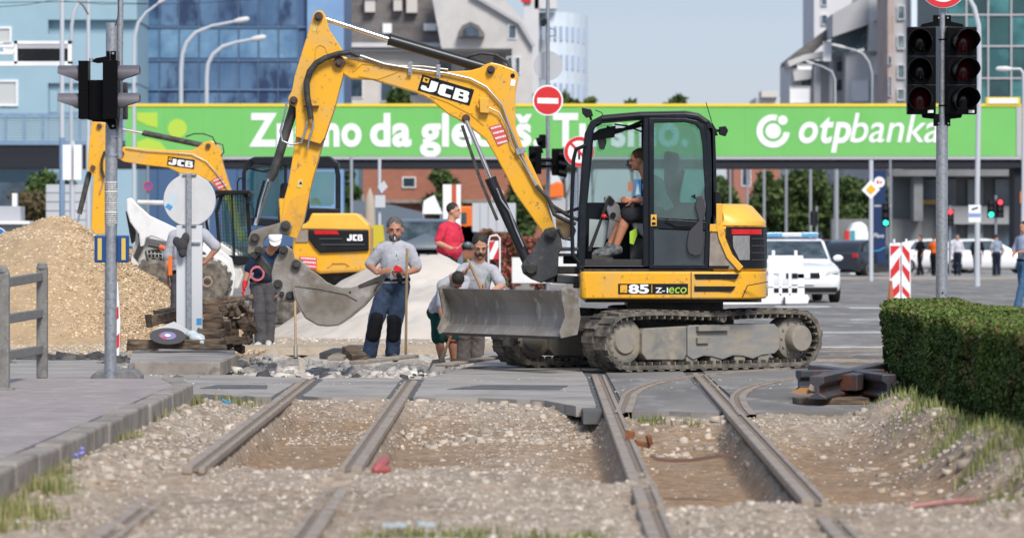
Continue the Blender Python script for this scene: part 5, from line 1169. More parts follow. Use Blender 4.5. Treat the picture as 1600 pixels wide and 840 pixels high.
def person(label, J, face, S=1.0, hs=1.0, top=grey_shirt, bottom=work_navy, hair=hair_dark, sk=skin, shorts=False, sleeve=.8, shoes=shoe_dark, gloves=(None, None), tilt=0, roll=0, hl='short', beard=None, cap_m=None, vox=.009, knee=None, group=None, chest=None, curls=(.6, .6), hdirs=(None, None), thumbs=None, belly=0.0, cat='person', hand_side=(None, None), longhair=False, extras=None):
    """J: dict of joints in world metres"""
    g = {k: Vector(v) for k, v in J.items()}
    fw = Vector(face).normalized(); M = frame_of(face, tilt, roll)
    hc = g['head']; nk = g['neck']; pel = g['pel']; sl, sr = g['sl'], g['sr']; hpl, hpr = g['hl'], g['hr']
    bodyf = Vector(chest).normalized() if chest is not None else Vector((fw.x, fw.y, 0)).normalized()
    b = MB(); HS = S*hs; loc = lambda x, y, z: hc + M @ Vector((x*HS, y*HS, z*HS))
    b.ell(hc + M @ Vector((0, -.008, .022))*HS, (.076*HS, .094*HS, .098*HS), M, 16, 12)
    b.ell(loc(0, .022, -.045), (.062*HS, .068*HS, .074*HS), M, 14, 10)            # jaw
    b.cap(loc(0, .085, .008), loc(0, .102, -.022), .011*S, .016*S, 8)         # nose
    b.ell(loc(0, .078, -.088), (.028*S, .02*S, .018*S), M)                    # chin
    for s in (-1, 1): b.ell(loc(s*.078, -.002, -.008), (.012*S, .02*S, .033*S), M); b.cap(loc(s*.012, .085, .022), loc(s*.045, .075, .022), .010*S, .009*S, 8)
    b.cap(loc(0, -.02, -.05), nk + Vector((0, 0, -.02)), .058*S, .066*S, 12)
    mid = (sl + sr)/2; w = (sr - sl).length
    spine = [mid + (pel-mid)*t for t in (0, .35, .7, 1)]
    ax = (sr - sl).normalized(); dwn = (pel - mid).normalized(); fwd = ax.cross(dwn).normalized()
    if fwd.dot(bodyf) < 0: fwd = -fwd
    TM = Matrix((ax, fwd, -dwn)).transposed(); tl = (pel-mid).length
    up_ = -dwn
    def torso(q, infl):
        q.ell(mid + dwn*.11*S, (w*.43+infl, .115*S+infl, .17*S+infl), TM, 18, 12)
        q.ell(mid + dwn*tl*.42 + fwd*.01, (w*.40+infl, (.115+belly*.4)*S+infl, .20*S+infl), TM, 18, 12)
        q.ell(mid + dwn*tl*.76 + fwd*belly*.30, (w*.38+infl+belly*.2, (.112+belly)*S+infl, .17*S+infl), TM, 18, 12)
        q.cap(mid + up_*.02*S, sl.lerp(mid, .14) + dwn*.02*S, .066*S+infl*.6, .058*S+infl*.7, 12); q.cap(mid + up_*.02*S, sr.lerp(mid, .14) + dwn*.02*S, .066*S+infl*.6, .058*S+infl*.7, 12); q.cap(nk - (nk-mid)*.35, mid + dwn*.04, .060*S+infl*.5, .10*S, 12)
    torso(b, 0); b.ell(pel, (.165*S, .12*S, .13*S), TM, 14, 10)
    sl2 = sl.lerp(mid, .06) + dwn*.025*S; sr2 = sr.lerp(mid, .06) + dwn*.025*S; arms = [(sl2, g['el'], g['wl']), (sr2, g['er'], g['wr'])]
    for s_, e_, w_ in arms: b.cap(s_, e_, .052*S, .043*S, 12); b.cap(e_, w_, .044*S, .028*S, 12)
    legs = [(hpl, g['kl'], g['al']), (hpr, g['kr'], g['ar'])]
    for h_, k_, a_ in legs: b.cap(h_, k_, .082*S, .056*S, 12); b.cap(k_, k_.lerp(a_, .35), .055*S, .058*S, 12); b.cap(k_.lerp(a_, .35), a_, .056*S, .036*S, 12)
    hd = []
    for i, (s_, e_, w_) in enumerate(arms):
        dd = Vector(hdirs[i]) if hdirs[i] is not None else (w_ - e_); sdv = Vector(hand_side[i]) if hand_side[i] is not None else bodyf
        hd.append((dd, sdv)); hand(b, w_, dd, sdv, curls[i], S, thumb=(thumbs[i] if thumbs else (1 if i else -1)))
    toes = {}
    for key, a_ in (('tl', g['al']), ('tr', g['ar'])):
        td = Vector(J[key]) if key in J else bodyf; td = Vector((td.x, td.y, td.z)).normalized(); toes[key] = td
        b.cap(a_ + Vector((0, 0, -.03*S)), a_ + td*.13*S + Vector((0, 0, -.055*S)), .036*S, .034*S, 10)
    base = Vector((pel.x, pel.y, min(g['al'].z, g['ar'].z) - .085*S))
    body = b.build('person', sk, None, org=base); tag(body, label, cat, group); remesh(body, vox, 2)
    def fin(q, name, m, v=vox, sm=3):
        o = q.build(name, m, body); remesh(o, v, sm)
        if name in ('shirt', 'trousers', 'shorts'): wrinkle(o, .026*S)
        return o
    # shirt
    q = MB(); torso(q, .014)
    q.ell(pel + dwn*-.03, (.172*S+belly*.3, (.125+belly*.6)*S, .11*S), TM, 14, 10)
    for s_, e_, w_ in arms: q.cap(s_, s_.lerp(e_, sleeve) if sleeve <= 1 else e_, .062*S, .062*S, 12); 
    if sleeve > 1:
        for s_, e_, w_ in arms: q.cap(e_, e_.lerp(w_, .92), .056*S, .040*S, 12)
    fin(q, 'shirt', top, sm=4)
    q = MB(); q.ell(pel + dwn*.03, (.178*S, .132*S, .13*S), TM, 14, 10)
    for h_, k_, a_ in legs:
        q.cap(h_, h_.lerp(k_, .92), .102*S, .086*S if not shorts else .094*S, 12)
        if not shorts: q.cap(k_ + (h_-k_).normalized()*.05, a_ + (k_-a_).normalized()*.03, .082*S, .074*S, 12); q.cap(a_ + (k_-a_).normalized()*.10, a_ + (k_-a_).normalized()*.0, .074*S, .080*S, 12)
    fin(q, 'shorts' if shorts else 'trousers', bottom, sm=4)
    if knee:
        q = MB()
        for h_, k_, a_ in legs: q.cap(k_.lerp(h_, .12) + bodyf*.034, k_.lerp(a_, .45) + bodyf*.030, .080*S, .076*S, 12)
        fin(q, 'knee_patches', knee)
    q = MB(); q.lathe((0, 0, 0), [(.168, -.018), (.176, -.015), (.176, .015), (.168, .018)], 24); 
    for i in range(len(q.v)): v = Vector(q.v[i]); v = Vector((v.x*1.0, v.y*(.78+belly), v.z)); q.v[i] = tuple(pel + dwn*-.035 + TM @ (v*S*1.04))
    if not shorts: q.build('belt', black_cloth, body, smooth=True)
    for key, a_ in (('tl', g['al']), ('tr', g['ar'])):
        td = toes[key]; q = MB(); q.cap(a_ + Vector((0, 0, -.035*S)) - td*.03*S, a_ + td*.15*S + Vector((0, 0, -.050*S)), .052*S, .042*S, 12); q.cap(a_ - td*.04*S + Vector((0, 0, -.055*S)), a_ + td*.17*S + Vector((0, 0, -.064*S)), .036*S, .034*S, 10); q.cap(a_, a_ + Vector((0, 0, -.04*S)), .050*S, .050*S, 10)
        fin(q, 'shoe', shoes, sm=2)
    # hair
    if cap_m is None and hair is not None:
        q = MB(); q.ell(hc + M @ Vector((0, -.020, .042))*HS, (.081*HS, .094*HS, .088*HS), M, 18, 12)
        if longhair: q.ell(hc + M @ Vector((0, -.07, -.08))*S, (.085*S, .05*S, .17*S), M, 14, 10)
        keep = []
        o = q.build('hair', hair, body); remesh(o, vox, 1); wrinkle(o, .012, tufts)
    elif cap_m is not None:
        q = MB(); q.ell(hc + M @ Vector((0, -.015, .080))*HS, (.094*HS, .112*HS, .066*HS), M, 18, 12); q.ell(hc + M @ Vector((0, .05, .062))*S, (.085*S, .10*S, .012*S), M, 14, 8); o = q.build('helmet', cap_m, body); remesh(o, vox, 1)
    if beard:
        q = MB(); q.ell(loc(0, .030, -.066), (.062*HS, .066*HS, .050*HS), M, 14, 10); q.ell(loc(0, .096, -.045), (.028*S, .010*S, .007*S), M); o = q.build('beard', beard, body); remesh(o, vox*.8, 1)
    q = MB()
    for s in (-1, 1): q.ell(loc(s*.031, .086, .006), (.010*S, .005*S, .0045*S), M, 8, 6)
    q.build('eyes', eye_m, body)
    q = MB()
    for s in (-1, 1): q.cap(loc(s*.016, .093, .024), loc(s*.046, .083, .025), .003*S, .0025*S, 6)
    q.build('eyebrows', hair if hair else hair_dark, body)
    q = MB(); q.cap(loc(-.022, .087, -.056), loc(.022, .087, -.056), .0045*S, .0045*S, 6); q.build('lips', lip_m, body)
    for i in (0, 1):
        if gloves[i]:
            q = MB(); w_ = arms[i][2]; hand(q, w_, hd[i][0], hd[i][1], curls[i], S*1.14, thumb=(thumbs[i] if thumbs else (1 if i else -1))); q.cap(w_ - (w_-arms[i][1]).normalized()*.05, w_, .038*S, .034*S, 10)
            fin(q, 'glove', gloves[i], v=vox*.8, sm=1)
    return body
def JJ(d, **k):
    """joints from photo columns/rows, each with its own depth offset"""
    o = {}
    for n, v in k.items(): o[n] = P(v[0], v[1], d + (v[2] if len(v) > 2 else 0))
    return o
FC = (0, -1, 0)
# standing man with the cigarette
j = JJ(47, head=(617, 359), neck=(618, 380), sl=(594, 387, 0), sr=(642, 387, 0), el=(577, 414, .03), er=(651, 420, 0), wl=(589, 426, -.20), wr=(634, 427, -.26), pel=(615, 441), hl=(604, 447), hr=(626, 447), kl=(587, 502, -.05), kr=(616, 506, -.02), al=(577, 552, .05), ar=(613, 550, .05))
j['tl'] = (-.3, -1, -.05); j['tr'] = (.25, -1, -.05)
p1 = person('grey-bearded worker standing with a cigarette, navy trousers with black knee patches', j, (.02, -1, -.12), 1.12, hs=1.12, knee=black_cloth, hair=hair_grey, beard=hair_grey, belly=.02, sleeve=.86, hdirs=((.9, -.3, .15), (-1, -.3, -.1)), curls=(.5, .9), sk=skin_tan, bottom=cloth('slate_work_trousers', (.045, .068, .115)), hand_side=((0, -.3, 1), (0, -.3, 1)))
hc = j['head']; t = MB(); t.cyl(hc + Vector((.0, -.095, -.078)), hc + Vector((.005, -.155, -.115)), .006, 8); c = t.build('cigarette', white_clean); tag(c, 'white cigarette in the mouth of the grey-bearded worker', 'cigarette')
t = MB(); w_ = j['wr']; t.extr([(w_.x-.10, w_.z+.02), (w_.x-.16, w_.z+.05), (w_.x-.12, w_.z+.105), (w_.x-.05, w_.z+.07), (w_.x-.045, w_.z+.03)], 'y', w_.y-.06, w_.y-.045); c = t.build('cloth', red_glove, bevel=.004); tag(c, 'small bright red cloth held in front of the standing worker', 'cloth')
t = MB(); t.ell((w_.x-.07, w_.y-.02, w_.z-.07), (.035, .03, .06)); t.ell((w_.x-.085, w_.y-.03, w_.z-.02), (.03, .03, .04)); c = t.build('glove', black_cloth, smooth=True); tag(c, 'black glove hanging under the red cloth in the standing worker hand', 'glove')
def emblem(px, py, d, host, s=1.0):
    b = MB(); b.pp([(px-3*s, py+5*s), (px+1*s, py-5*s), (px+2*s, py+2*s)], d, .004); b.pp([(px-2*s, py+6*s), (px+4*s, py+2.5*s), (px+3.5*s, py+6*s)], d, .004); b.build('shirt_emblem', mat('emblem_green', (.03, .22, .12), .7), host)
emblem(619, 401, 47-.165, p1)
def shovel(label, a, b_, blade_d=None, r=.017, blade=True, dirn=None):
    a = Vector(a); b_ = Vector(b_); t = thing('shovel', label, 'shovel', b_ )
    m = MB(); m.tube([a, b_], [r*.95, r], 10); m.build('handle', wood, t, smooth=True)
    if blade:
        d = (b_ - a).normalized(); s = Vector((1, 0, 0)) if dirn is None else Vector(dirn); s = (s - d*s.dot(d)).normalized(); n = d.cross(s)
        m = MB(); m.tube([b_ - d*.12, b_ + d*.02], [.022, .024], 10)
        out = [(-.10, .04), (-.105, .10), (-.10, .24), (-.05, .31), (0, .33), (.05, .31), (.10, .24), (.105, .10), (.10, .04), (.03, 0), (-.03, 0)]
        base = len(m.v); k = len(out)
        for off in (0, .006): m.v += [tuple(b_ + d*v + s*u + n*(off - abs(u)*.25)) for u, v in out]
        m.f.append([base+i for i in range(k)]); m.f.append([base+k+i for i in range(k)][::-1]); m.m += [0, 0]
        for i in range(k): m.f.append([base+i, base+(i+1) % k, base+k+(i+1) % k, base+k+i]); m.m.append(0)
        m.build('blade', bare, t)
    return t
shovel('upright shovel handle held in front of the standing worker in navy trousers', P(636, 388, 46.55), P(634, 556, 46.75), blade=False)
# bent-over worker in green shorts
j = JJ(46, head=(715, 438, -.34), neck=(709, 432, -.14), sl=(690, 443, -.18), sr=(730, 436, .02), el=(690, 488, -.28), er=(716, 470, -.2), wl=(699, 519, -.34), wr=(712, 500, -.3), pel=(688, 484, .22), hl=(684, 489, .18), hr=(701, 489, .24), kl=(686, 531, -.04), kr=(706, 530, .05), al=(691, 566, .08), ar=(709, 564, .14))
j['tl'] = (.1, -1, 0); j['tr'] = (.3, -1, 0)
p2 = person('worker bent double over his shovel in dark green shorts, red glove and dark hair', j, (.15, -1, -1.5), .93, bottom=green_short, shorts=True, gloves=(red_glove, red_glove), tilt=-.35, chest=(.2, -.6, -.8), curls=(1.2, 1.2), sleeve=.7, sk=skin_tan, belly=.02)
shovel('slanting shovel gripped by the bent-over worker in green shorts', P(714, 500, 45.5), P(690, 562, 45.6))
# leaning worker behind
j = JJ(47.6, head=(750, 384, -.15), neck=(748, 406, -.08), sl=(723, 417, -.05), sr=(772, 420, -.05), el=(712, 438, -.15), er=(784, 446, -.1), wl=(727, 424, -.42), wr=(766, 458, -.35), pel=(741, 474, .15), hl=(733, 480, .12), hr=(750, 480, .12), kl=(724, 525, -.08), kr=(745, 526, -.05), al=(722, 565, .05), ar=(744, 564, .05))
p3 = person('bearded worker leaning on a shovel behind the raised dozer blade, grey shirt', j, (.12, -1, -.42), 1.12, hs=1.08, bottom=brown_trous, beard=mat('short_beard', (.10, .055, .04), .8), tilt=-.05, chest=(0, -1, -.3), curls=(1.3, 1.2), hdirs=((.5, -.2, .6), (-.6, -.3, .3)), sk=skin, belly=.035, sleeve=.8)
emblem(762, 432, 47.6-.20, p3)
shovel('shovel handle clasped by the bearded worker behind the dozer blade', P(735, 414, 47.12), P(757, 462, 47.2), blade=False, r=.02)
# man in the raspberry shirt
j = JJ(62, head=(709, 330), neck=(704, 348), sl=(691, 354, -.20), sr=(715, 354, .18), el=(684, 379, -.26), er=(720, 378, .26), wl=(705, 388, -.34), wr=(712, 391, .2), pel=(700, 400), hl=(699, 405, -.1), hr=(704, 405, .1), kl=(698, 450, -.1), kr=(704, 450, .1), al=(698, 492, -.1), ar=(704, 492, .1))
p4 = person('man in a raspberry red t-shirt standing behind the pale sand heap, facing right', j, (1, -.35, 0), 1.1, top=pink_shirt, bottom=cloth('dark_green_trousers', (.03, .05, .045)), chest=(1, -.3, 0), sk=skin, belly=.06, hdirs=((1, .1, .05), None), curls=(.8, .8), vox=.012)
# helmeted worker behind the bucket
j = JJ(52, head=(430, 376, -.14), neck=(421, 391, -.05), sl=(396, 402, 0), sr=(433, 402, 0), el=(387, 424, .02), er=(438, 430, .05), wl=(382, 446, -.04), wr=(436, 450, -.05), pel=(411, 441, .03), hl=(403, 446), hr=(420, 446), kl=(405, 488, -.05), kr=(422, 488, -.02), al=(407, 532, 0), ar=(419, 530, .05))
j['tl'] = (-.35, -1, -.15); j['tr'] = (.1, -1, -.1)
p5 = person('worker in a white helmet and navy shirt looking down beside the bucket', j, (.05, -1, -.9), 1.03, top=navy_shirt, bottom=grey_trous, gloves=(red_glove, None), cap_m=white_clean, tilt=-.15, sk=skin_tan, shoes=shoe_pale, curls=(1.0, .7))
b = MB(); b.lathe((0, 0, 0), [(.075, -.012), (.10, -.010), (.10, .010), (.075, .012), (.075, -.012)], 24, 'y', caps=False); b.xf(Matrix.Translation(P(402, 427, 51.82)) @ Euler((.2, 0, 0)).to_matrix().to_4x4() @ Matrix.Diagonal((1, 1, 1.05, 1))); c = b.build('tape_roll', mat('pink_tape', (.62, .16, .18), .6), smooth=True); tag(c, 'pinkish roll of tape hanging at the belt of the helmeted worker', 'tape roll')
# worker behind the round sign
j = JJ(51, head=(283, 330), neck=(289, 352), sl=(270, 366, .05), sr=(321, 363, 0), el=(262, 404, .08), er=(339, 387, -.02), wl=(262, 430, .02), wr=(322, 408, -.03), pel=(289, 428), hl=(281, 434), hr=(302, 434), kl=(277, 485), kr=(302, 486), al=(278, 532, .05), ar=(303, 532, .05))
p6 = person('worker half hidden behind the round sign back with a hand on his hip', j, (-.8, -.5, -.1), 1.12, bottom=grey_trous, sk=skin_tan, chest=(-.2, -1, 0), hdirs=((0, 0, -1), (-.5, 0, -.6)), curls=(.4, .6), sleeve=.85, vox=.010)
b = MB(); b.pbox(263, 399, 269, 430, 50.82, .05); c = b.build('spirit_level', orange, bevel=.004); tag(c, 'orange tool in the pocket of the worker behind the round sign', 'tool')
# excavator operator
j = JJ(DK+.40, head=(998, 250), neck=(1012, 275), sl=(1016, 284, -.19), sr=(1018, 284, .19), el=(1012, 312, -.22), er=(1013, 312, .22), wl=(989, 313, -.16), wr=(985, 316, .22), pel=(1040, 332), hl=(1030, 334, -.1), hr=(1030, 334, .1), kl=(980, 336, -.09), kr=(978, 334, .10), al=(962, 386, -.09), ar=(952, 384, .08))
j['tl'] = (-1, 0, -.2); j['tr'] = (-1, 0, -.2)
p7 = person('operator in shorts and dark trainers seated in the excavator cab, looking left', j, (-1, 0, -.15), .98, hair=mat('short_brown_hair', (.07, .035, .02), .8), bottom=cloth('dark_shorts', (.03, .03, .035)), shorts=True, top=grey_shirt, chest=(-1, 0, 0), sk=mat('warm_skin', (.46, .20, .115), .5), curls=(1.2, 1.2), hdirs=((-1, 0, .1), (-1, 0, 0)), vox=.008, shoes=mat('dark_trainer', (.05, .055, .065), .7, c2=(.2, .2, .2), ns=18))

# far pedestrians
def walker(label, px, py, d, hgt, top, bottom, face, hair=hair_dark, stride=.18, longh=False, sleeve=.8, arms=None, lean=0, bag=None, z0=None, sk=skin):
    zf = (.05 if d > 100 else 0) if z0 is None else z0; x0 = X(px, d); k = hgt/1.78; f = Vector((*face, 0)).normalized(); r = Vector((f.y, -f.x, 0))
    q = lambda a, b_, c_: Vector((x0, d, zf)) + r*a*k + f*b_*k + Vector((0, 0, c_*k))
    jj = dict(head=q(0, .03+lean, 1.66), neck=q(0, lean, 1.52), sl=q(-.18, lean, 1.44), sr=q(.18, lean, 1.44), el=q(-.24, -.08, 1.14), er=q(.24, .06, 1.14), wl=q(-.22, .02, .90), wr=q(.22, .16, .90), pel=q(0, 0, .97), hl=q(-.09, 0, .92), hr=q(.09, 0, .92), kl=q(-.10, stride*.6, .50), kr=q(.10, -stride*.2, .50), al=q(-.10, stride, .09), ar=q(.10, -stride, .10))
    if arms: jj['el'] = q(-.24, .05, 1.18); jj['er'] = q(.24, .05, 1.18); jj['wl'] = q(-.06, .24, 1.16); jj['wr'] = q(.06, .26, 1.12)
    return person(label, jj, tuple(f), k, top=top, bottom=bottom, hair=hair, chest=tuple(f), vox=.024, sleeve=sleeve, longhair=longh, sk=sk)
DPd = 150
walker('pedestrian in a white shirt on the far pavement left of the lamp pole', 1496, 433, DPd, 1.62, cloth('white_shirt', (.6, .6, .66)), cloth('midnight_trousers', (.015, .02, .04)), (-.2, -1), hair=hair_grey, sleeve=1.1)
walker('pedestrian with long hair in black jacket walking by the lamp pole', 1527, 435, DPd, 1.62, black_cloth, brown_trous, (.3, 1), longh=True, sleeve=1.1, hair=mat('brown_hair', (.09, .05, .03), .8))
walker('pedestrian in a pale blue shirt and black trousers seen from behind', 1557, 433, DPd, 1.62, cloth('pale_blue_shirt', (.28, .34, .42)), cloth('midnight_trousers', (.015, .02, .04)), (.1, 1), stride=.1)
walker('pedestrian in an orange vest just left of the thick signal pole', 1459, 430, DPd, 1.55, cloth('orange_vest', (.70, .13, .02)), black_cloth, (.5, 1), hair=mat('brown_hair', (.09, .05, .03), .8), arms=True)
walker('dark dressed pedestrian standing by the bicycles on the far pavement', 1438, 428, DPd+2, 1.6, black_cloth, black_cloth, (-1, -.5), longh=True)
walker('man in light blue shirt and jeans striding at the right edge', 1601, 483, 79, 1.82, cloth('light_blue_shirt', (.30, .36, .47)), cloth('blue_jeans', (.06, .13, .23)), (-.75, -.65), stride=.32, arms=True, sleeve=.9)
# ================================================================== heaps
def heap(name, label, cx, cy, rx, ry, h, m, colf, amp=.05, n=150, power=1.0, kind=None, cat='heap', seed=1, flatten=0, bias=None):
    xs = np.linspace(-1.15, 1.15, n); XX, YY = np.meshgrid(xs, xs); r = np.sqrt(XX**2 + YY**2)
    wx, wy = cx + XX*rx, cy + YY*ry
    r2 = r + (vnoise(wx, wy, .5, seed) - .5)*.30
    z = h * np.clip(1 - r2, -.2, 1)**1.0 if power == 1 else h * np.clip(1 - r2**power, -.2, 1)
    soft = h*.14; z = np.where(z > h - soft*2, z, z); 
    z = z + (vnoise(wx, wy, 1.4, seed+1) - .5)*amp*3 * np.clip(z/h + .2, 0, 1) + (vnoise(wx, wy, 6, seed+2) - .5)*amp - .03
    if bias is not None: z = bias(wx, wy, z)
    V = np.c_[wx.ravel(), wy.ravel(), z.ravel()]; i = np.arange(n*n).reshape(n, n)
    Fc = np.c_[i[:-1,:-1].ravel(), i[:-1,1:].ravel(), i[1:,1:].ravel(), i[1:,:-1].ravel()]
    o = quick(name, V, Fc, m, colr=colf(wx, wy, z), smooth=True, org=(cx, cy, 0)); tag(o, label, cat if kind is None else None, kind=kind); 
    def hf(x, y):
        u = np.clip(((x-cx)/rx + 1.15)/2.3*(n-1), 0, n-1.001); v = np.clip(((y-cy)/ry + 1.15)/2.3*(n-1), 0, n-1.001)
        return z[v.astype(int), u.astype(int)]
    return o, hf
gcol = lambda x, y, z: (np.array([.42, .30, .175])[None]*(.85 + .3*vnoise(x, y, 12, 3)).ravel()[:, None])
gx, gy = X(100, 59), 59.0
go, ghf = heap('gravel_heap', 'tall heap of tan gravel behind the railing at the left', gx, gy, 2.75, 6.5, 1.84, mat('gravel_tan', (1, 1, 1), .95, tint=True, bump=.02, bs=24), gcol, amp=.04, power=1.25, seed=4)
n = 75000; a = rng.random(n)*6.283; r_ = np.sqrt(rng.random(n))*1.05; xy = np.c_[gx + r_*np.cos(a)*2.75, gy - np.abs(r_*np.sin(a))*6.5]
stones('heap_stones', xy, .020, (.42, .285, .155), (.68, .54, .37), stone_m, zz=ghf(xy[:, 0], xy[:, 1]), flat=.8, parent=go).__setitem__('kind', 'stuff')
# low spread of gravel at its foot
n = 9000; xy = np.c_[X(-20, 50) + rng.random(n)*3.6, 46 + rng.random(n)**.7*8]; k = (rng.random(n) < np.clip((xy[:, 1]-46)/6, 0, 1)); xy = xy[k]
stones('spilled_gravel', xy, .026, (.42, .31, .19), (.58, .47, .34), stone_m, zz=np.zeros(len(xy)), label='thin spill of tan gravel along the foot of the tall heap')
n = 700; xy = np.c_[X(20, 46) + rng.random(n)*2.3, 44.5 + rng.random(n)*3]; k = vnoise(xy[:, 0], xy[:, 1], 1.5, 77) > .55; xy = xy[k]
stones('asphalt_crumbs', xy, .10, (.05, .05, .05), (.13, .12, .11), stone_m, zz=np.zeros(len(xy)), label='black asphalt lumps lying before the tan gravel heap')
sandm = mat('pale_sand', (1, 1, 1), .95, tint=True, bump=.012, bs=30)
scol = lambda x, y, z: (np.array([.60, .545, .475])[None]*(.86 + .24*vnoise(x, y, 1.3, 8)*vnoise(x, z*6, 1.5, 18)**.5).ravel()[:, None])
so, shf = heap('sand_heap', 'broad heap of pale sand behind the standing workers', X(655, 60), 60.0, 2.5, 6.0, 1.22, sandm, scol, amp=.045, power=1.15, seed=14)
n = 2500; xy = np.c_[X(430, 53) + rng.random(n)*3.4, 52 + rng.random(n)*3]; stones('sand_spill', xy, .04, (.40, .32, .23), (.62, .56, .48), stone_m, zz=np.zeros(n), label='stony brown spill before the pale sand heap')
b = MB(); b.bb(X(395, 53), X(850, 53), 50.4, 56, -.08, .02); tag(b.build('sand_ground', mat('brown_sandy_ground', (.37, .29, .20), .95, c2=(.48, .41, .32), ns=2.5, bump=.02, bs=12), org=(-1, 53, 0)), kind='structure')

# ================================================================== left traffic signal
DPL = 36.3
blk = mat('signal_black', (.002, .002, .003), .45, spec=.12); hoodm = mat('signal_hood_grey', (.10, .095, .11), .35, c2=(.16, .15, .17), ns=3)
t = thing('traffic_signal', 'galvanised signal post seen from behind at the left with two black heads and paper notices', 'traffic signal', (X(172, DPL), DPL, .145))
b = MB(); r0 = 9.5*DPL/F; b.cyl((X(172.5, DPL), DPL, .1), (X(175, DPL), DPL, Z(36, DPL)), r0, 24); b.build('post', steel, t, smooth=True)
b = MB(); r1 = 4.6*DPL/F; b.cyl((X(187, DPL), DPL-.01, Z(247, DPL)), (X(189, DPL), DPL-.01, Z(-90, DPL)), r1, 16); b.build('extension_pole', steel, t, smooth=True)
b = MB()
for py in (212, 241): b.cyl((X(175, DPL), DPL, Z(py, DPL)), (X(175, DPL), DPL, Z(py+3, DPL)), r0*1.1, 20)
b.build('clamp_band', steel, t)
b = MB(); b.ptube([(184.5, -20), (185, 20), (182, 36), (180, 40)], .7, DPL-.05, 6); b.build('cable', black_rubber, t)
def head(px0, px1, sgn, dd, lab=None):
    b = MB(); b.bb(X(px0, DPL), X(px1, DPL), dd, dd+.22, Z(187, DPL), Z(97, DPL)); 
    for py in (97, 140, 183): b.bb(X(px0, DPL)-.004, X(px1, DPL)+.004, dd-.004, dd+.224, Z(py+1.2, DPL), Z(py, DPL))
    h = b.build('signal_head', blk, t, bevel=.012)
    for py in (104, 147):
        q = MB(); xe = X(px0 if sgn < 0 else px1, DPL); L = 33*DPL/F; zc = Z(py+13, DPL); R_ = 13.5*DPL/F
        # open hood: half tube with slanted lower rim
        base = len(q.v); N = 16
        for k in range(N+1):
            a = R(-50 + 280*k/N); y = dd + .11 + R_*math.cos(a); z = zc + R_*math.sin(a)
            dl = L * (1 if math.sin(a) > 0 else max(.15, 1 + 1.3*math.sin(a)))
            q.v += [(xe, y, z), (xe + sgn*dl, y, z), (xe, dd+.11+(R_-.012)*math.cos(a), zc+(R_-.012)*math.sin(a)), (xe+sgn*dl, dd+.11+(R_-.012)*math.cos(a), zc+(R_-.012)*math.sin(a))]
        for k in range(N):
            i, j = base+k*4, base+(k+1)*4
            for f in ((i, i+1, j+1, j), (i+2, j+2, j+3, i+3), (i+1, i+3, j+3, j+1)): q.f.append(list(f)); q.m.append(0)
        q.build('hood', hoodm, h, smooth=True)
    return h
head(127, 142, -1, DPL-.25); head(166, 189, 1, DPL-.32)
head(150, 168, -1, DPL+.22) if False else None
b = MB(); b.bb(X(139, DPL), X(166, DPL), DPL-.16, DPL+.02, Z(188, DPL), Z(126, DPL)); b.build('middle_housing', blk, t, bevel=.01)
b = MB(); b.bb(X(188, DPL), X(197, DPL), DPL+.05, DPL+.2, Z(186, DPL), Z(128, DPL)); b.build('rear_housing', mat('signal_dark_grey', (.04, .04, .045), .5), t, bevel=.01)
b = MB(); b.pp([(140, 96), (150, 91), (166, 88), (166, 80), (171, 80), (171, 97), (152, 99)], DPL-.1, .03); b.pbox(173, 80, 181, 97, DPL-.10, .03); b.pp([(138, 184), (145, 190), (166, 191), (172, 202), (181, 202), (181, 187), (166, 184)], DPL-.11, .03); b.build('bracket', blk, t)
b = MB()
for py in (83.5, 197): b.pin(176.5, py, 1.8, DPL-.12, .03, 10)
b.build('bolt', steel, t)
b = MB(); b.cyl((X(144, DPL), DPL-.1, Z(98, DPL)), (X(144, DPL), DPL-.1, Z(92, DPL)), .02, 10); b.build('cap_nut', steel, t)
for a_, c_ in ((148, 165.5), (183, 201)):
    b = MB(); b.bb(X(a_, DPL), X(c_, DPL), DPL-.04, DPL+.08, Z(410, DPL), Z(367.5, DPL)); h = b.build('push_button_box', blue, t, bevel=.012)
    b = MB(); b.pbox((a_+c_)/2-3.2 - (1 if a_ < 170 else -1), 372, (a_+c_)/2+3.2 - (1 if a_ < 170 else -1), 406, DPL-.046, .008); b.build('yellow_strip', mat('strip_yellow', (.62, .45, .10), .5), h)
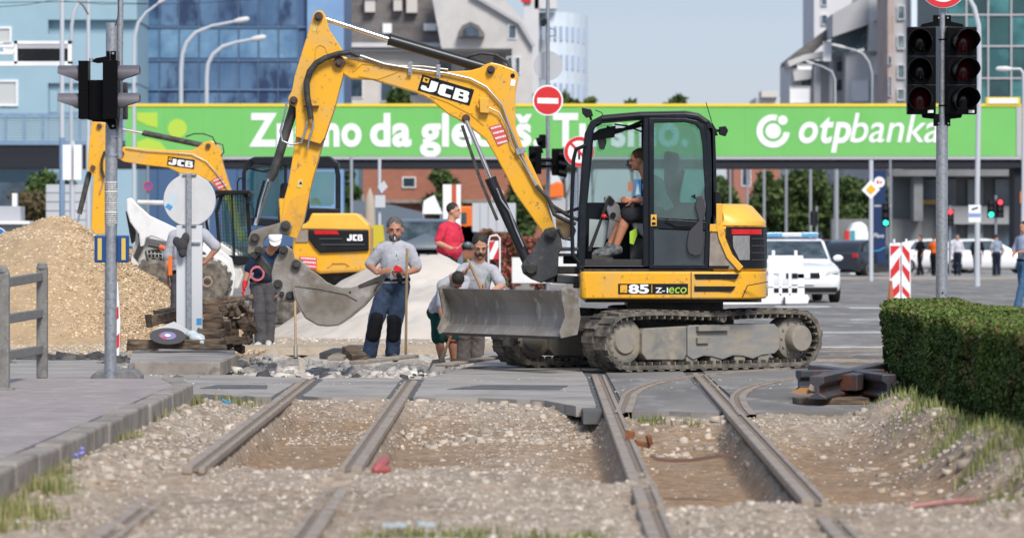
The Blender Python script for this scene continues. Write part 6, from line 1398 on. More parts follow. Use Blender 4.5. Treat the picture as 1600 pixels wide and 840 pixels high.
# torn paper notices wrapped round the post
pm = mat('paper_notice', (.62, .62, .61), .85, c2=(.5, .5, .5), ns=30); ink = mat('ink', (.03, .03, .04), .8)
r_s = random.Random(3)
for py0, py1, w in [(283, 300, 1), (298, 316, 1), (315, 332, .95), (330, 345, 1), (343, 352, .9)]:
    b = MB(); rr = r0*1.05; n_ = 14; base = 0; a0, a1 = R(190 + r_s.uniform(-8, 8)), R(350 + r_s.uniform(-6, 12)); xc = X(173.6, DPL)
    for k in range(n_+1):
        a = a0 + (a1-a0)*k/n_; z1 = Z(py0 + r_s.uniform(-1, 1.5), DPL); z0 = Z(py1 + r_s.uniform(-1.5, 1), DPL); b.v += [(xc+rr*math.cos(a), DPL+rr*math.sin(a), z0), (xc+rr*math.cos(a), DPL+rr*math.sin(a), z1)]
        if k: b.f.append([2*k-2, 2*k, 2*k+1, 2*k-1]); b.m.append(0)
    nt_ = b.build('paper_notice', pm, t); b = MB(); rr *= 1.03
    py = py0+3
    while py < py1-2:
        a = a0 + .15
        while a < a1 - .15:
            da = r_s.uniform(.05, .22); z0, z1 = Z(py+1.5, DPL), Z(py, DPL); base = len(b.v)
            for aa in (a, a+da/2, a+da): b.v += [(xc+rr*math.cos(aa), DPL+rr*math.sin(aa), z0), (xc+rr*math.cos(aa), DPL+rr*math.sin(aa), z1)]
            for q in (0, 1): b.f.append([base+2*q, base+2*q+2, base+2*q+3, base+2*q+1]); b.m.append(0)
            a += da + r_s.uniform(.04, .12)
        py += 3.2
    b.build('print', ink, nt_)
# ================================================================== right traffic signal
DPR = 44.0
t = thing('traffic_signal', 'thick galvanised signal post behind the hedge with two unlit black three-lamp heads', 'traffic signal', (X(1471, DPR), DPR, 0))
b = MB(); b.cyl((X(1471, DPR), DPR, -.02), (X(1472, DPR), DPR, Z(196, DPR)), 9.3*DPR/F, 24); b.cyl((X(1472, DPR), DPR, Z(196, DPR)), (X(1473, DPR), DPR, Z(-40, DPR)), 5.6*DPR/F, 20); b.build('post', steel, t, smooth=True)
b = MB()
for py in (61, 164): b.cyl((X(1472.5, DPR), DPR, Z(py+2, DPR)), (X(1472.5, DPR), DPR, Z(py, DPR)), 6.3*DPR/F, 16)
b.build('clamp_band', blk, t); b = MB(); b.pin(1473, 457, 1.5, DPR-.08, .02, 8); b.build('bolt', dark_steel, t)
def fhead(x0, x1, tilt, red_rows):
    d = DPR-.12; b = MB(); b.pbox(x0, 42, x1, 178.5, d, .14); h = b.build('signal_head', blk, t, bevel=.012)
    b = MB()
    for py in (88, 133): b.pbox(x0-.3, py-.5, x1+.3, py+.5, d-.003, .1)
    b.build('seam', mat('seam_dark', (.03, .03, .035), .5), h)
    cx = (x0+x1)/2
    for i, py in enumerate((65, 110, 155)):
        c = P(cx + tilt*1.5, py, d); R_ = 19*DPR/F
        q = MB(); q.lathe((c.x, d-.001, c.z), [(.01, 0), (R_*.86, 0), (R_*.80, -.01), (.02, -.035)], 24, 'y')
        q.build('lens', mat('dead_red_lens', (.05, .002, .004), .15, spec=.5) if red_rows[i] else mat('dead_dark_lens', (.003, .003, .004), .15, spec=.5), h, smooth=True)
        q = MB(); N = 24; base = 0; L = .26; ox = tilt*.035
        for k in range(N+1):
            a = R(-62 + 304*k/N); s_ = math.sin(a); dl = L*(1 if s_ > 0 else max(.25, 1 + .9*s_))
            for rr in (R_, R_-.010): q.v += [(c.x + rr*math.cos(a), d, c.z + rr*s_), (c.x + rr*math.cos(a)*1.0 + ox*(dl/L), d - dl, c.z + rr*s_)]
        for k in range(N):
            i0, j0 = k*4, (k+1)*4
            for f in ((i0, j0, j0+1, i0+1), (i0+2, i0+3, j0+3, j0+2), (i0+1, j0+1, j0+3, i0+3)): q.f.append(list(f)); q.m.append(0)
        q.build('hood', mat('hood_black', (.003, .0035, .005), .25, spec=.35), h, smooth=True)
    b = MB(); b.pbox(x1-13, 172, x1-4, 176.5, d-.004, .003); b.build('maker_label', white_clean, h)
fhead(1418, 1462.5, -1, (0, 0, 1)); fhead(1479.5, 1526.5, 1, (1, 1, 0))
b = MB()
for s in (-1, 1):
    b.pp([(1472+s*5, 24), (1472+s*14, 24), (1472+s*14, 34), (1472+s*32, 38), (1472+s*34, 42), (1472+s*5, 41)], DPR-.04, .05); b.pp([(1472+s*5, 197), (1472+s*13, 197), (1472+s*13, 186), (1472+s*30, 184), (1472+s*32, 178), (1472+s*5, 178)], DPR-.04, .05)
b.build('bracket', blk, t)
b = MB()
for px, py in ((1467, 28), (1481, 28), (1467, 193), (1482, 193)): b.pin(px, py, 1.4, DPR-.06, .03, 8)
b.build('bolt', steel, t)
def rsign(name, label, px, py, r, d, kind, base=None, back=False, post=True, group=None, postr=2.4, ytop=None):
    t = thing(name, label, 'road sign', (X(px, d), d, 0), group=group)
    rm = r*d/F; c = P(px, py, d)
    b = MB(); b.cyl(c, c + Vector((0, .02, 0)), rm, 40); b.build('sign_plate', steel if back else white_clean, t)
    if kind in ('noentry', 'ring', 'slash'):
        b = MB()
        if kind == 'noentry': b.cyl(c + Vector((0, -.006, 0)), c + Vector((0, .002, 0)), rm*.9, 40)
        else: disc(b, px, py, r*.97, d-.006, seg=36, rin=r*.74)
        o = b.build('red_field', sign_red, t)
        if kind == 'noentry': b = MB(); b.pp([(px-r*.68, py-r*.17), (px+r*.68, py-r*.14), (px+r*.68, py+r*.22), (px-r*.68, py+r*.19)], d-.010, .006); b.build('white_bar', white_clean, t)
        if kind == 'slash': b = MB(); b.prib([(px-r*.55, py-r*.55), (px+r*.55, py+r*.55)], r*.16, d-.008, .004); b.build('slash', sign_red, t); b = MB(); b.prib([(px+r*.0, py+r*.5), (px, py-r*.1), (px-r*.3, py-r*.25)], r*.14, d-.007, .002); b.build('arrow', black_paint, t)
    if post: b = MB(); b.ptube([(px, YH + H*F/d), (px, ytop if ytop is not None else py-r)], postr, d+.05, 12); b.build('post', steel, t, smooth=True)
    return t
rsign('round_sign', 'red-ringed round sign cut by the top edge above the right signal heads', 1474, -24, 37, DPR-.1, 'ring', post=False)
# centre signs
dC = 74
t = rsign('no_entry_sign', 'no-entry sign with a white bar on a tall pole over the banner', 856, 157, 24, dC, 'noentry', ytop=-30, postr=3)
rsign('translucent_sign', 'grey round sign seen from behind above the no-entry sign', 856.5, 103, 23, dC+.3, None, back=False, post=False)
bpy.data.objects[[o.name for o in bpy.data.objects if o.name.startswith('translucent_sign')][0]].children[0].data.materials[0] = mat('weathered_grey_back', (.45, .46, .49), .6)
b = MB(); b.pp([(845, 34), (851, 28), (855, 33), (851, 41), (846, 40)], dC-.1, .2); c = b.build('camera', black_paint, bevel=.01); tag(c, 'small dark camera on the tall no-entry pole', 'camera'); b = MB(); b.ptube([(858, 44), (868, 47), (869, 56), (858, 57)], .6, dC, 6); b.build('cable', black_rubber, c)
rsign('no_turn_sign', 'round sign with a red slash left of the excavator cab', 905, 237, 24, 70, 'slash', postr=3)
t = thing('traffic_signal', 'cluster of black signal heads on the tall pole behind the boom', 'traffic signal', (X(858, dC), dC-.4, 0))
for k, (a_, b_, c_, e_) in enumerate([(826, 228, 846, 272), (862, 232, 884, 274), (842, 210, 853, 232)]):
    b = MB(); b.pbox(a_, b_, c_, e_, dC-.5+k*.12, .25); h = b.build('signal_head', blk, t, bevel=.02); b = MB()
    for py in (b_+6, b_+20, b_+34):
        if py < e_: b.ptube([((a_+c_)/2, py+3), ((a_+c_)/2 + (13 if k == 1 else -9), py+6)], 6, dC-.6+k*.12, 12)
    b.build('hood', hoodm if k == 9 else blk, h)
b = MB(); b.ptube([(858, 258), (858, 262)], 12, dC-.35, 12); b.ptube([(832, 250), (884, 250)], 3, dC-.3, 8); b.build('bracket', blk, t)
# ================================================================== railing at the left
rail_m = mat('weathered_grey_railing', (.22, .215, .20), .8, c2=(.15, .145, .14), ns=14, c3=(.30, .29, .27), n3=40)
t = thing('railing', 'weathered grey railing with two posts and three rails at the left edge', 'railing', (X(20, 34.5), 34.5, .145))
def gpt(px, py, d): return P(px, py, d)
dA, dB = 36.3, 32.9
b = MB(); b.box((X(66, dA), dA, (.12+Z(420, dA))/2), (.10, .10, Z(420, dA)-.12)); b.lathe((X(66, dA), dA, Z(420, dA)), [(.055, 0), (.06, .015), (.045, .03), (.05, .045), (.03, .06)], 12); b.build('railing_post', rail_m, t, bevel=.012)
b = MB(); b.box((X(7, dB), dB, (.12+Z(425, dB))/2), (.085, .10, Z(425, dB)-.12)); b.box((X(7, dB), dB, .15), (.17, .17, .03)); b.lathe((X(4, dB), dB, Z(425, dB)), [(.05, 0), (.055, .02), (.03, .06)], 12); b.build('railing_post', rail_m, t, bevel=.012)
for (ya, yb_) in ((432, 447), (489, 503), (546, 562)):
    a_, c_ = P(64, ya, dA), P(-60, ya+21, 30.9); b = MB(); dv = c_-a_; L = dv.length; u = dv.normalized(); M_ = u.to_track_quat('X', 'Z').to_matrix(); b.box((a_+c_)/2, (L, .05, .085), M_); b.build('rail_bar', rail_m, t, bevel=.008)
# ================================================================== rubber base with striped delineator
d = 38.6; t = thing('delineator', 'thin red and white delineator behind the left signal post on a grey rubber base', 'delineator', (X(183, d), d, 0))
b = MB(); b.extr([(X(145, d), 0), (X(222, d), 0), (X(222, d), .07), (X(212, d), .13), (X(158, d), .13), (X(145, d), .07)], 'y', d-.22, d+.22); b.build('rubber_base', mat('grey_rubber', (.13, .13, .14), .85, c2=(.22, .21, .20), ns=9), t, bevel=.02)
b = MB(); b.pp([(178, 555), (186, 555), (188, 500), (184, 440), (181, 440), (180, 500)], d-.02, .03); b.build('panel', white_paint, t); b = MB(); b.pp([(180, 545), (186, 541), (186.5, 520), (180.5, 526)], d-.026, .005); b.pp([(181, 500), (185.5, 496), (185, 478), (181, 482)], d-.026, .005); b.build('red_stripe', sign_red, t)
# ================================================================== round sign back with white plate
d = 46.0; t = thing('round_sign', 'round sign seen from its plain back on a grey post beside the gravel heap', 'road sign', (X(295, d), d, 0))
c = P(296, 313, d); b = MB(); b.lathe((c.x, c.y, c.z), [(.01, 0), (40*d/F, 0), (41*d/F, .01), (41*d/F, .025), (.01, .03)], 48, 'y'); b.build('sign_plate', mat('sign_back_grey', (.60, .60, .61), .55, c2=(.55, .55, .56), ns=6), t, smooth=True)
b = MB(); b.pbox(291, 270, 299, 520, d-.06, .06); b.build('post', steel, t, bevel=.008)
b = MB(); b.pbox(285, 271, 307, 274, d-.03, .03); b.pbox(285, 350, 307, 353, d-.03, .03); b.build('clamp', steel, t)
b = MB(); b.pp([(262, 318), (270, 323), (266, 329), (258, 323)], d-.004, .003); b.build('blue_sticker', mat('sky_blue', (.05, .30, .62), .5), t); b = MB(); b.pp([(263, 310), (272, 300), (280, 306), (270, 322), (263, 318)], d-.003, .002); b.build('pale_sticker', mat('pale_blue_paper', (.50, .60, .66), .6), t)
b = MB(); b.pbox(275.5, 352, 316, 517, d+.0, .05); b.build('lower_plate', mat('plate_pale', (.60, .62, .65), .5), t, bevel=.006)
b = MB(); b.pbox(300, 378, 313, 381, d-.03, .03); b.build('clamp', steel, t); b = MB(); b.pbox(307, 497, 315, 507, d-.004, .003); b.build('blue_sticker', mat('sky_blue', (.05, .30, .62), .5), t)
b = MB(); b.ell(P(284, 383, d-.10), (.075, .05, .09)); b.ell(P(290, 372, d-.08), (.05, .05, .07)); b.ell(P(276, 377, d-.08), (.05, .04, .06)); b.ell(P(285, 395, d-.10), (.05, .045, .06)); c = b.build('cloth', mat('charcoal_cloth', (.05, .048, .052), .9, bump=.02, bs=25)); remesh(c, .012, 3); tag(c, 'charcoal cloth bundled on the post of the round sign back', 'cloth')
# ================================================================== timber stack
rt = random.Random(5)
def beam(label, px0, py0, px1, py1, d, hpx, dep=.16, yaw=0):
    a_, c_ = P(px0, py0, d), P(px1, py1, d + yaw); L = (c_-a_).length; h = hpx*d/F
    M_ = (c_-a_).to_track_quat('X', 'Z').to_matrix() @ Euler((rt.uniform(-.15, .15), 0, 0)).to_matrix()
    t_ = MB(); n_ = 7; base = 0
    for i in range(n_+1):
        x = -L/2 + L*i/n_
        for (y, z) in ((-dep/2, -h/2), (dep/2, -h/2), (dep/2, h/2), (-dep/2, h/2)): t_.v.append((x + (rt.uniform(-.02, .02) if i in (0, n_) else 0), y + rt.uniform(-.01, .01), z + rt.uniform(-.009, .009)))
        if i:
            for k in range(4): t_.f.append([(i-1)*4+k, i*4+k, i*4+(k+1) % 4, (i-1)*4+(k+1) % 4]); t_.m.append(0)
    t_.f += [[3, 2, 1, 0], [n_*4, n_*4+1, n_*4+2, n_*4+3]]; t_.m += [0, 0]
    t_.xf(Matrix.Translation((a_+c_)/2) @ M_.to_4x4()); o = t_.build('timber_beam', old_wood, bevel=.01)
    return tag(o, label, 'timber beam', 'old timber beams stacked below the round sign')
beam('long bottom timber lying along the front of the stack', 198, 537, 354, 538, 45.0, 15)
beam('black tarred timber end lying at the bottom left of the stack', 262, 529, 345, 524, 45.3, 13)
beam('flat timber leaning over the white sheet behind the bottom beam', 310, 520, 352, 520, 45.6, 12)
beam('thick timber sticking out left below the plate foot', 232, 501, 284, 492, 46.6, 17, yaw=.3)
beam('thin timber lying on the thick left one', 248, 490, 290, 478, 47.0, 8, yaw=.3)
beam('broad timber at mid height right of the white plate', 318, 508, 376, 505, 46.5, 16)
beam('upper right timber with a rotten end', 318, 482, 384, 482, 46.8, 15)
beam('topmost long timber across the stack, light grey', 312, 475, 392, 464, 47.3, 8, yaw=.4)
beam('second thin timber from the top of the stack', 300, 483, 360, 479, 47.1, 6)
beam('short timber block at the right foot of the stack', 350, 532, 388, 531, 45.9, 12)
beam('short timber at mid right pointing at the camera', 374, 496, 392, 520, 46.2, 14)
beam('squared timber in the middle right layer', 352, 520, 372, 520, 46.2, 12)
beam('timber stub between the sign plate and rotten end', 318, 496, 348, 494, 46.7, 12)
beam('splintered timber leaning at the right end of the stack', 384, 492, 397, 512, 46.4, 11)
beam('long dark timber at the very left bottom of the stack', 200, 541, 245, 541, 45.6, 10)
for k in range(4): b = MB()
b = MB(); r5 = random.Random(8)
for k in range(26):
    p = P(r5.uniform(345, 398), r5.uniform(478, 545), r5.uniform(45.9, 46.6)); b.box(p, (r5.uniform(.05, .16), r5.uniform(.03, .1), r5.uniform(.03, .08)), (r5.uniform(0, 3), r5.uniform(0, 3), r5.uniform(0, 3)))
tag(b.build('wood_debris', old_wood), 'dark splintered wood bits heaped at the right end of the stack', kind='stuff')
b = MB(); b.pp([(235, 530), (242, 514), (272, 502), (300, 518), (302, 532)], 45.25, .02); c = b.build('paper_sheet', mat('crumpled_white', (.62, .64, .66), .7)); tag(c, 'white sheet behind the cutting disc on the bottom timber', 'sheet')
M_ = Matrix.Translation(P(262, 525, 44.85)) @ Euler((R(25), R(4), 0)).to_matrix().to_4x4()
b = MB(); b.lathe((0, 0, 0), [(.02, -.004), (.21, -.004), (.21, .004), (.02, .004)], 40); b.xf(M_); c = b.build('cutting_disc', mat('disc_grey', (.07, .065, .07), .6)); tag(c, 'dark grey cutting disc with a red and blue centre label on the timbers', 'cutting disc')
b = MB(); b.lathe((0, 0, .006), [(.02, 0), (.10, 0), (.10, .003), (.02, .003)], 30); b.xf(M_); b.build('disc_label', mat('disc_label', (.42, .09, .12), .5, c2=(.16, .25, .48), ns=7, lo=.46, hi=.54), c)
b = MB(); b.lathe((0, 0, .011), [(.008, 0), (.035, 0), (.035, .002), (.008, .002)], 20); b.xf(M_); b.build('disc_hub', white_paint, c)
b = MB(); b.ell(P(308, 528, 45.0), (.10, .08, .06)); b.ell(P(300, 522, 45.1), (.08, .05, .05)); b.ell(P(316, 534, 44.95), (.05, .05, .04)); c = b.build('plastic_bag', mat('milky_plastic', (.52, .60, .62), .35)); remesh(c, .015, 2); tag(c, 'crumpled pale plastic bag at the foot of the white plate', 'bag')
# concrete traffic island
d = 41.2; b = MB(); b.extr([(X(215, d), 40.8), (X(350, d), 40.6), (X(352, d), 40.75), (X(372, 43.3), 43.4), (X(363, 43.3), 43.5), (X(340, 41.0), 41.1), (X(215, 41.2), 41.0)], 'z', -.02, .14); o = b.build('island_kerb', concrete, bevel=.012); tag(o, kind='structure')
b = MB(); b.extr([(X(205, d), 41.0), (X(340, 41.0), 41.1), (X(363, 43.3), 43.5), (X(362, 46), 46.6), (X(200, 46), 46.6)], 'z', -.02, .115); tag(b.build('island_surface', asphalt_pale), kind='structure')
# planks, ties and rail pieces in the trench
def plank(label, px0, py0, px1, py1, d0, d1, wpx, m=old_wood, cat='plank', name='plank', group='planks across the trench', dep=.18):
    a_, c_ = P(px0, py0, d0), P(px1, py1, d1); L = (c_-a_).length; M_ = (c_-a_).to_track_quat('X', 'Z').to_matrix(); b = MB(); b.box((0, 0, 0), (L, dep, wpx*d0/F)); b.xf(Matrix.Translation((a_+c_)/2) @ M_.to_4x4()); return tag(b.build(name, m, bevel=.008), label, cat, group)
pale_wood = mat('dusty_grey_plank', (.24, .20, .16), .9, c2=(.36, .32, .27), ns=6, bump=.004, bs=20, stretch=(.4, 2, 2))
plank('tilted plank between the bucket and the standing worker', 524, 560, 556, 541, 42.6, 44, 6, pale_wood)
plank('long plank lying left of the bent-over worker feet', 556, 566, 644, 556, 42.4, 43.6, 5, pale_wood)
plank('long plank on the trench edge under the dozer blade', 690, 570, 782, 557, 42.2, 43.4, 4, pale_wood)
plank('short dark beam standing in the trench left of the standing worker', 546, 546, 562, 560, 43, 42.6, 12, old_wood)
plank('half buried beam left of the tilted plank', 510, 556, 532, 548, 43.4, 43.8, 10, pale_wood)
plank('rusty rail foot under the planks by the leaning workers', 708, 563, 760, 560, 43.2, 43.2, 5, rust, 'rail piece', 'rail_piece', None)
t = shovel('long thin shovel standing in the rubble under the bucket', P(461, 470, 42.6), P(462, 556, 42.3), r=.014)
# crossing piece of rail at the right
t = thing('rail_crossing', 'rusty cut-out rail crossing piece lying on timber beside the hedge', 'rail piece', (X(1310, 34), 34.2, 0))
blue_iron = mat('blue_grey_iron', (.07, .075, .085), .5, .4, c2=(.18, .075, .05), ns=5, lo=.5, hi=.62, bump=.003)
def ibar(b, a_, c_, h=.30, w=.13):
    a_, c_ = Vector(a_), Vector(c_); u = (c_-a_).normalized(); M_ = u.to_track_quat('X', 'Z').to_matrix(); L = (c_-a_).length; i0 = len(b.v)
    prof = [(-w/2, h/2), (-w/2, h/2-.06), (-.02, h/2-.09), (-.02, -h/2+.05), (-w*.62, -h/2+.02), (-w*.62, -h/2), (w*.62, -h/2), (w*.62, -h/2+.02), (.02, -h/2+.05), (.02, h/2-.09), (w/2, h/2-.06), (w/2, h/2)]
    b.extr(prof, 'x', -L/2, L/2); b.xf(Matrix.Translation((a_+c_)/2) @ M_.to_4x4(), i0)
zt = .27; dd = 35.0
cz = .155
b = MB(); ibar(b, (2.58, 34.6, cz), (3.36, 34.9, cz), h=.2); b.build('crossing_bar', blue_iron, t, bevel=.008)
b = MB(); ibar(b, (2.62, 33.0, cz+.003), (3.52, 36.6, cz+.003), h=.2); b.build('crossing_bar', blue_iron, t, bevel=.008)
b = MB(); ibar(b, (3.3, 33.6, cz-.003), (2.85, 36.2, cz-.003), h=.2); b.build('crossing_bar', blue_iron, t, bevel=.008)
b = MB(); b.extr([(2.72, 34.1), (3.05, 33.9), (3.25, 34.6), (3.1, 35.3), (2.9, 35.2)], 'z', cz-.06, cz+.085); b.build('filler_plate', blue_iron, t, bevel=.01)
b = MB(); b.box((2.78, 33.5, .028), (.62, .35, .055), (0, 0, .1)); b.build('timber_block', old_wood, t, bevel=.01); b = MB(); b.box((3.15, 34.4, .028), (.6, .4, .055), (0, 0, -.1)); b.build('timber_block', old_wood, t, bevel=.01)
b = MB(); b.pp([(1236, 613), (1252, 606), (1274, 606), (1280, 611), (1262, 615)], 34.3, .1); c = b.build('splinter', orange if False else mat('orange_wood', (.40, .20, .07), .8)); tag(c, 'orange-brown splintered wood beside the rail crossing piece', 'splinter'); b = MB(); b.box(P(1271, 606, 34.25), (.06, .06, .05), (.2, .3, .4)); c = b.build('wood_chip', mat('pale_chip', (.55, .42, .32), .8)); tag(c, 'pale chip of wood on the orange splinter by the crossing piece', 'wood chip')
# small finds on the track bed
b = MB(); g_ = G(596, 742); b.cap((g_.x-.02, g_.y-.02, .045), (g_.x+.01, g_.y+.25, .075), .035, .035, 12); b.cap((g_.x-.03, g_.y-.05, .035), (g_.x+.03, g_.y+.02, .03), .03, .028, 10); c = b.build('plastic_pipe', mat('faded_red_plastic', (.36, .09, .085), .5), smooth=True); tag(c, 'short faded red pipe end lying on the gravel near the second rail', 'pipe')
g_ = G(1082, 715); b = MB(); 
pts = [(1016, 712), (1028, 718), (1050, 720), (1080, 719), (1100, 716), (1122, 712), (1146, 713)]
pp_ = [P(a_, c_, 24.3) for a_, c_ in pts]; base = 0
for i, p in enumerate(pp_): b.v += [(p.x, p.y-.03, p.z), (p.x, p.y+.05, p.z+.012)]
for i in range(len(pp_)-1): b.f.append([2*i, 2*i+2, 2*i+3, 2*i+1]); b.m.append(0)
c = b.build('strap', mat('brown_strap', (.13, .06, .03), .6)); c.modifiers.new('thick', 'SOLIDIFY').thickness = .006; tag(c, 'brown curled metal strap lying in the pit between the right rails', 'strap')
b = MB(); p = P(988, 682, 27.3); b.extr([(p.x-.05, p.z-.05), (p.x+.01, p.z-.06), (p.x+.02, p.z+.04), (p.x-.05, p.z+.05)], 'y', p.y, p.y+.02); b.box((p.x+.07, p.y, p.z-.05), (.11, .06, .03), (.2, .3, .3)); b.box((p.x+.12, p.y-.02, p.z-.02), (.03, .05, .07), (.2, -.3, .3)); c = b.build('rail_clip', mat('orange_rust', (.26, .10, .035), .8, c2=(.12, .05, .03), ns=20), bevel=.004); tag(c, 'bent rusty rail clip beside the third rail in the pit', 'rail clip')
r6 = random.Random(4); b = MB(); pts = [P(350 + 8*math.sin(k*1.9) + k*.9, 627 + 6*math.cos(k*1.3) + k*.9, 33.6) for k in range(10)] + [P(372, 648, 33), P(385, 649, 33)]
b.tube(pts, .012, 6); c = b.build('rope', mat('blue_rope', (.04, .25, .45), .7), smooth=True); tag(c, 'tangle of blue rope at the foot of the kerb rubble', 'rope')
b = MB(); g_ = G(620, 829); b.bb(g_.x-.07, g_.x+.05, g_.y, g_.y+.12, .02, .03); b.box((g_.x+.14, g_.y+.05, .03), (.09, .05, .012), (.1, .1, .3)); c = b.build('plastic_scrap', mat('pale_blue_scrap', (.42, .50, .53), .5)); tag(c, 'pale blue plastic scrap on the gravel at the bottom edge', 'scrap')
b = MB(); b.tube([G(1420, 800) + Vector((0, 0, .03)), G(1470, 799) + Vector((0, 0, .05)), G(1528, 792) + Vector((0, 0, .04))], .013, 8); c = b.build('plastic_tube', mat('faded_pink_plastic', (.36, .16, .14), .5), smooth=True); tag(c, 'thin faded pink tube lying along the far right gravel', 'tube')
# ================================================================== hedge and grass
HX0, HX1, HY0, HY1, HZ = 3.69, 4.4, 22.5, 38.2, .83
th = thing('hedge', 'clipped dark green box hedge along the right side of the tracks', 'hedge', ((HX0+HX1)/2, 32, 0))
b = MB(); 
for k in range(10): b.tube([(HX0+.30+.06*(k % 3)-(38.2-HY0-.6-k*1.5)*.019, HY0+.6+k*1.5, -.05), (HX0+.3-(38.2-HY0-.6-k*1.5)*.019, HY0+.6+k*1.5, .5)], [.03, .015], 6)
b.build('stem', bark, th)
b = MB(); b.bb(HX0+.13, HX1-.13, HY0+.13, HY1-.13, .05, HZ-.10); b.v = [(v[0]-(38.2-v[1])*.019, v[1], v[2]) for v in b.v]; b.build('inner_shade_box', mat('hedge_inner_shade', (.018, .024, .010), .95), th)  # solid dark box; the shade between the leaves is put into its colour
n = 150000; V = np.empty((n, 3)); nf = rng.random(n)
side_ = nf < .50; top_ = (nf >= .50) & (nf < .95); end_ = nf >= .95
m_ = side_.sum(); V[side_] = np.c_[HX0 + .12*rng.random(m_)**1.3, HY0 + (HY1-HY0)*rng.random(m_), .04 + (HZ-.04)*rng.random(m_)]
m_ = top_.sum(); V[top_] = np.c_[HX0 + (HX1-HX0)*rng.random(m_), HY0 + (HY1-HY0)*rng.random(m_), HZ - .10*rng.random(m_)**1.3]
m_ = end_.sum(); V[end_] = np.c_[HX0 + (HX1-HX0)*rng.random(m_), HY1 - .12*rng.random(m_), .04 + (HZ-.04)*rng.random(m_)]
w_ = (vnoise(V[:,1], V[:,2]*1.5, 1.8, 61) - .5)*.12; V[:,0] += np.where(side_, w_, 0); V[:,2] += np.where(top_, (vnoise(V[:,0], V[:,1], 1.6, 62)-.5)*.05, 0)
V[:,0] += np.clip(V[:,2]-HZ+.05, 0, 1)*np.where(side_, 1.0, 0)
V[:,2] -= np.where(top_, np.clip(.06-(V[:,0]-HX0), 0, 1)*.6, 0)
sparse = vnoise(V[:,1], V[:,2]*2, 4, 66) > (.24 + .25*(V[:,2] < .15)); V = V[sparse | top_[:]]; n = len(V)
a_ = rng.normal(size=(n, 3)); a_ /= np.linalg.norm(a_, axis=1)[:, None]; b2 = np.cross(a_, rng.normal(size=(n, 3))); b2 /= np.linalg.norm(b2, axis=1)[:, None]; s_ = (.013 + .011*rng.random(n))[:, None]
V[:,0] -= (38.2-V[:,1])*.019; Q = np.stack([V-a_*s_, V+b2*s_*.6, V+a_*s_, V-b2*s_*.6], 1).reshape(-1, 3); tt_ = rng.random((n, 1)); cc = np.array([.030, .065, .013])*(1-tt_) + np.array([.105, .165, .032])*tt_
cl_ = vnoise(V[:,0]*3+V[:,1], V[:,1]+V[:,2]*2, 2.2, 63)[:, None]; cc *= (.65 + .7*cl_); top_pale = (V[:,2:3] > HZ-.12)*.9*(rng.random((n,1)) < .75); cc = cc*(1-top_pale*.5) + np.array([.19, .23, .055])*top_pale*.5  # most leaves near the top are mixed towards a paler yellow-green
dead = (rng.random((n, 1)) < .02 + .25*(vnoise(V[:,1], V[:,2]*2, 1.3, 91)[:, None] > .80)); cc = np.where(dead, np.array([.22, .15, .07]), cc)
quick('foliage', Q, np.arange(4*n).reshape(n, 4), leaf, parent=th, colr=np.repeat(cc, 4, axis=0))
def grass(name, label, pts, hgt, colA, colB, w=.006, lean=.5):
    n = len(pts); a = rng.random(n)*6.283; h = hgt*(.4+.9*rng.random(n)); L = lean*h*rng.random(n)
    bx, by, bz = pts[:,0], pts[:,1], pts[:,2]; dx, dy = np.cos(a), np.sin(a); wv = w*(.6+.8*rng.random(n)); 
    p0 = np.c_[bx-dy*wv, by+dx*wv, bz]; p1 = np.c_[bx+dy*wv, by-dx*wv, bz]; p2 = np.c_[bx+dx*L*.4+dy*wv*.8, by+dy*L*.4-dx*wv*.8, bz+h*.6]; p3 = np.c_[bx+dx*L*.4-dy*wv*.8, by+dy*L*.4+dx*wv*.8, bz+h*.6]; p4 = np.c_[bx+dx*L, by+dy*L, bz+h]
    V = np.stack([p0, p1, p2, p3, p4], 1).reshape(-1, 3); i = np.arange(n)*5; Fc = np.concatenate([np.c_[i, i+1, i+2], np.c_[i, i+2, i+3], np.c_[i+3, i+2, i+4]])
    t_ = rng.random((n, 1)); c = np.array(colA)*(1-t_) + np.array(colB)*t_
    return tag(quick(name, V, Fc, leaf, colr=np.repeat(c, 5, axis=0)), label, kind='stuff')
def tuft(cx, cy, r, n, z=None):
    p = rng.normal(size=(n, 2))*r*.5 + np.array([cx, cy]); h = GH(p[:,0], p[:,1]) if z is None else np.full(n, z); return np.c_[p, h-.01]
pts = [tuft(3.40 + .1*math.sin(k*1.7) - (38-22.5-k*.62)*.017, 22.5 + k*.62, .26, 230) for k in range(25)]
grass('grass', 'grass growing along the foot of the hedge', np.concatenate(pts), .09, (.10, .16, .035), (.34, .33, .14), w=.0045)
pts = [tuft(x, y, r, n_) for x, y, r, n_ in [(-2.68, 20.3, .28, 900), (-2.75, 19.2, .28, 900), (-2.62, 21.6, .16, 420), (-2.66, 22.4, .10, 160), (-2.7, 27.3, .10, 120), (-2.72, 30.2, .10, 60), (-2.72, 33.0, .08, 120), (-2.5, 34.2, .14, 160), (-2.3, 34.4, .12, 60)]]
grass('grass', 'green and yellowed weeds along the kerb at the left', np.concatenate(pts), .10, (.11, .16, .035), (.40, .34, .17), w=.0035)
pts = [tuft(x, y, r, n_) for x, y, r, n_ in [(-.55, 18.8, .25, 180), (-.25, 18.9, .25, 220), (.1, 18.7, .3, 200), (.38, 18.9, .1, 90), (-1.17, 35.6, .10, 120), (-1.12, 37.0, .08, 80), (2.9, 19.6, .25, 200), (2.6, 20.4, .2, 110), (1.15, 31.5, .14, 160), (1.45, 31.4, .1, 60)]]
grass('grass', 'small scattered weeds between the tram rails', np.concatenate(pts), .06, (.09, .15, .03), (.25, .24, .09), w=.004)
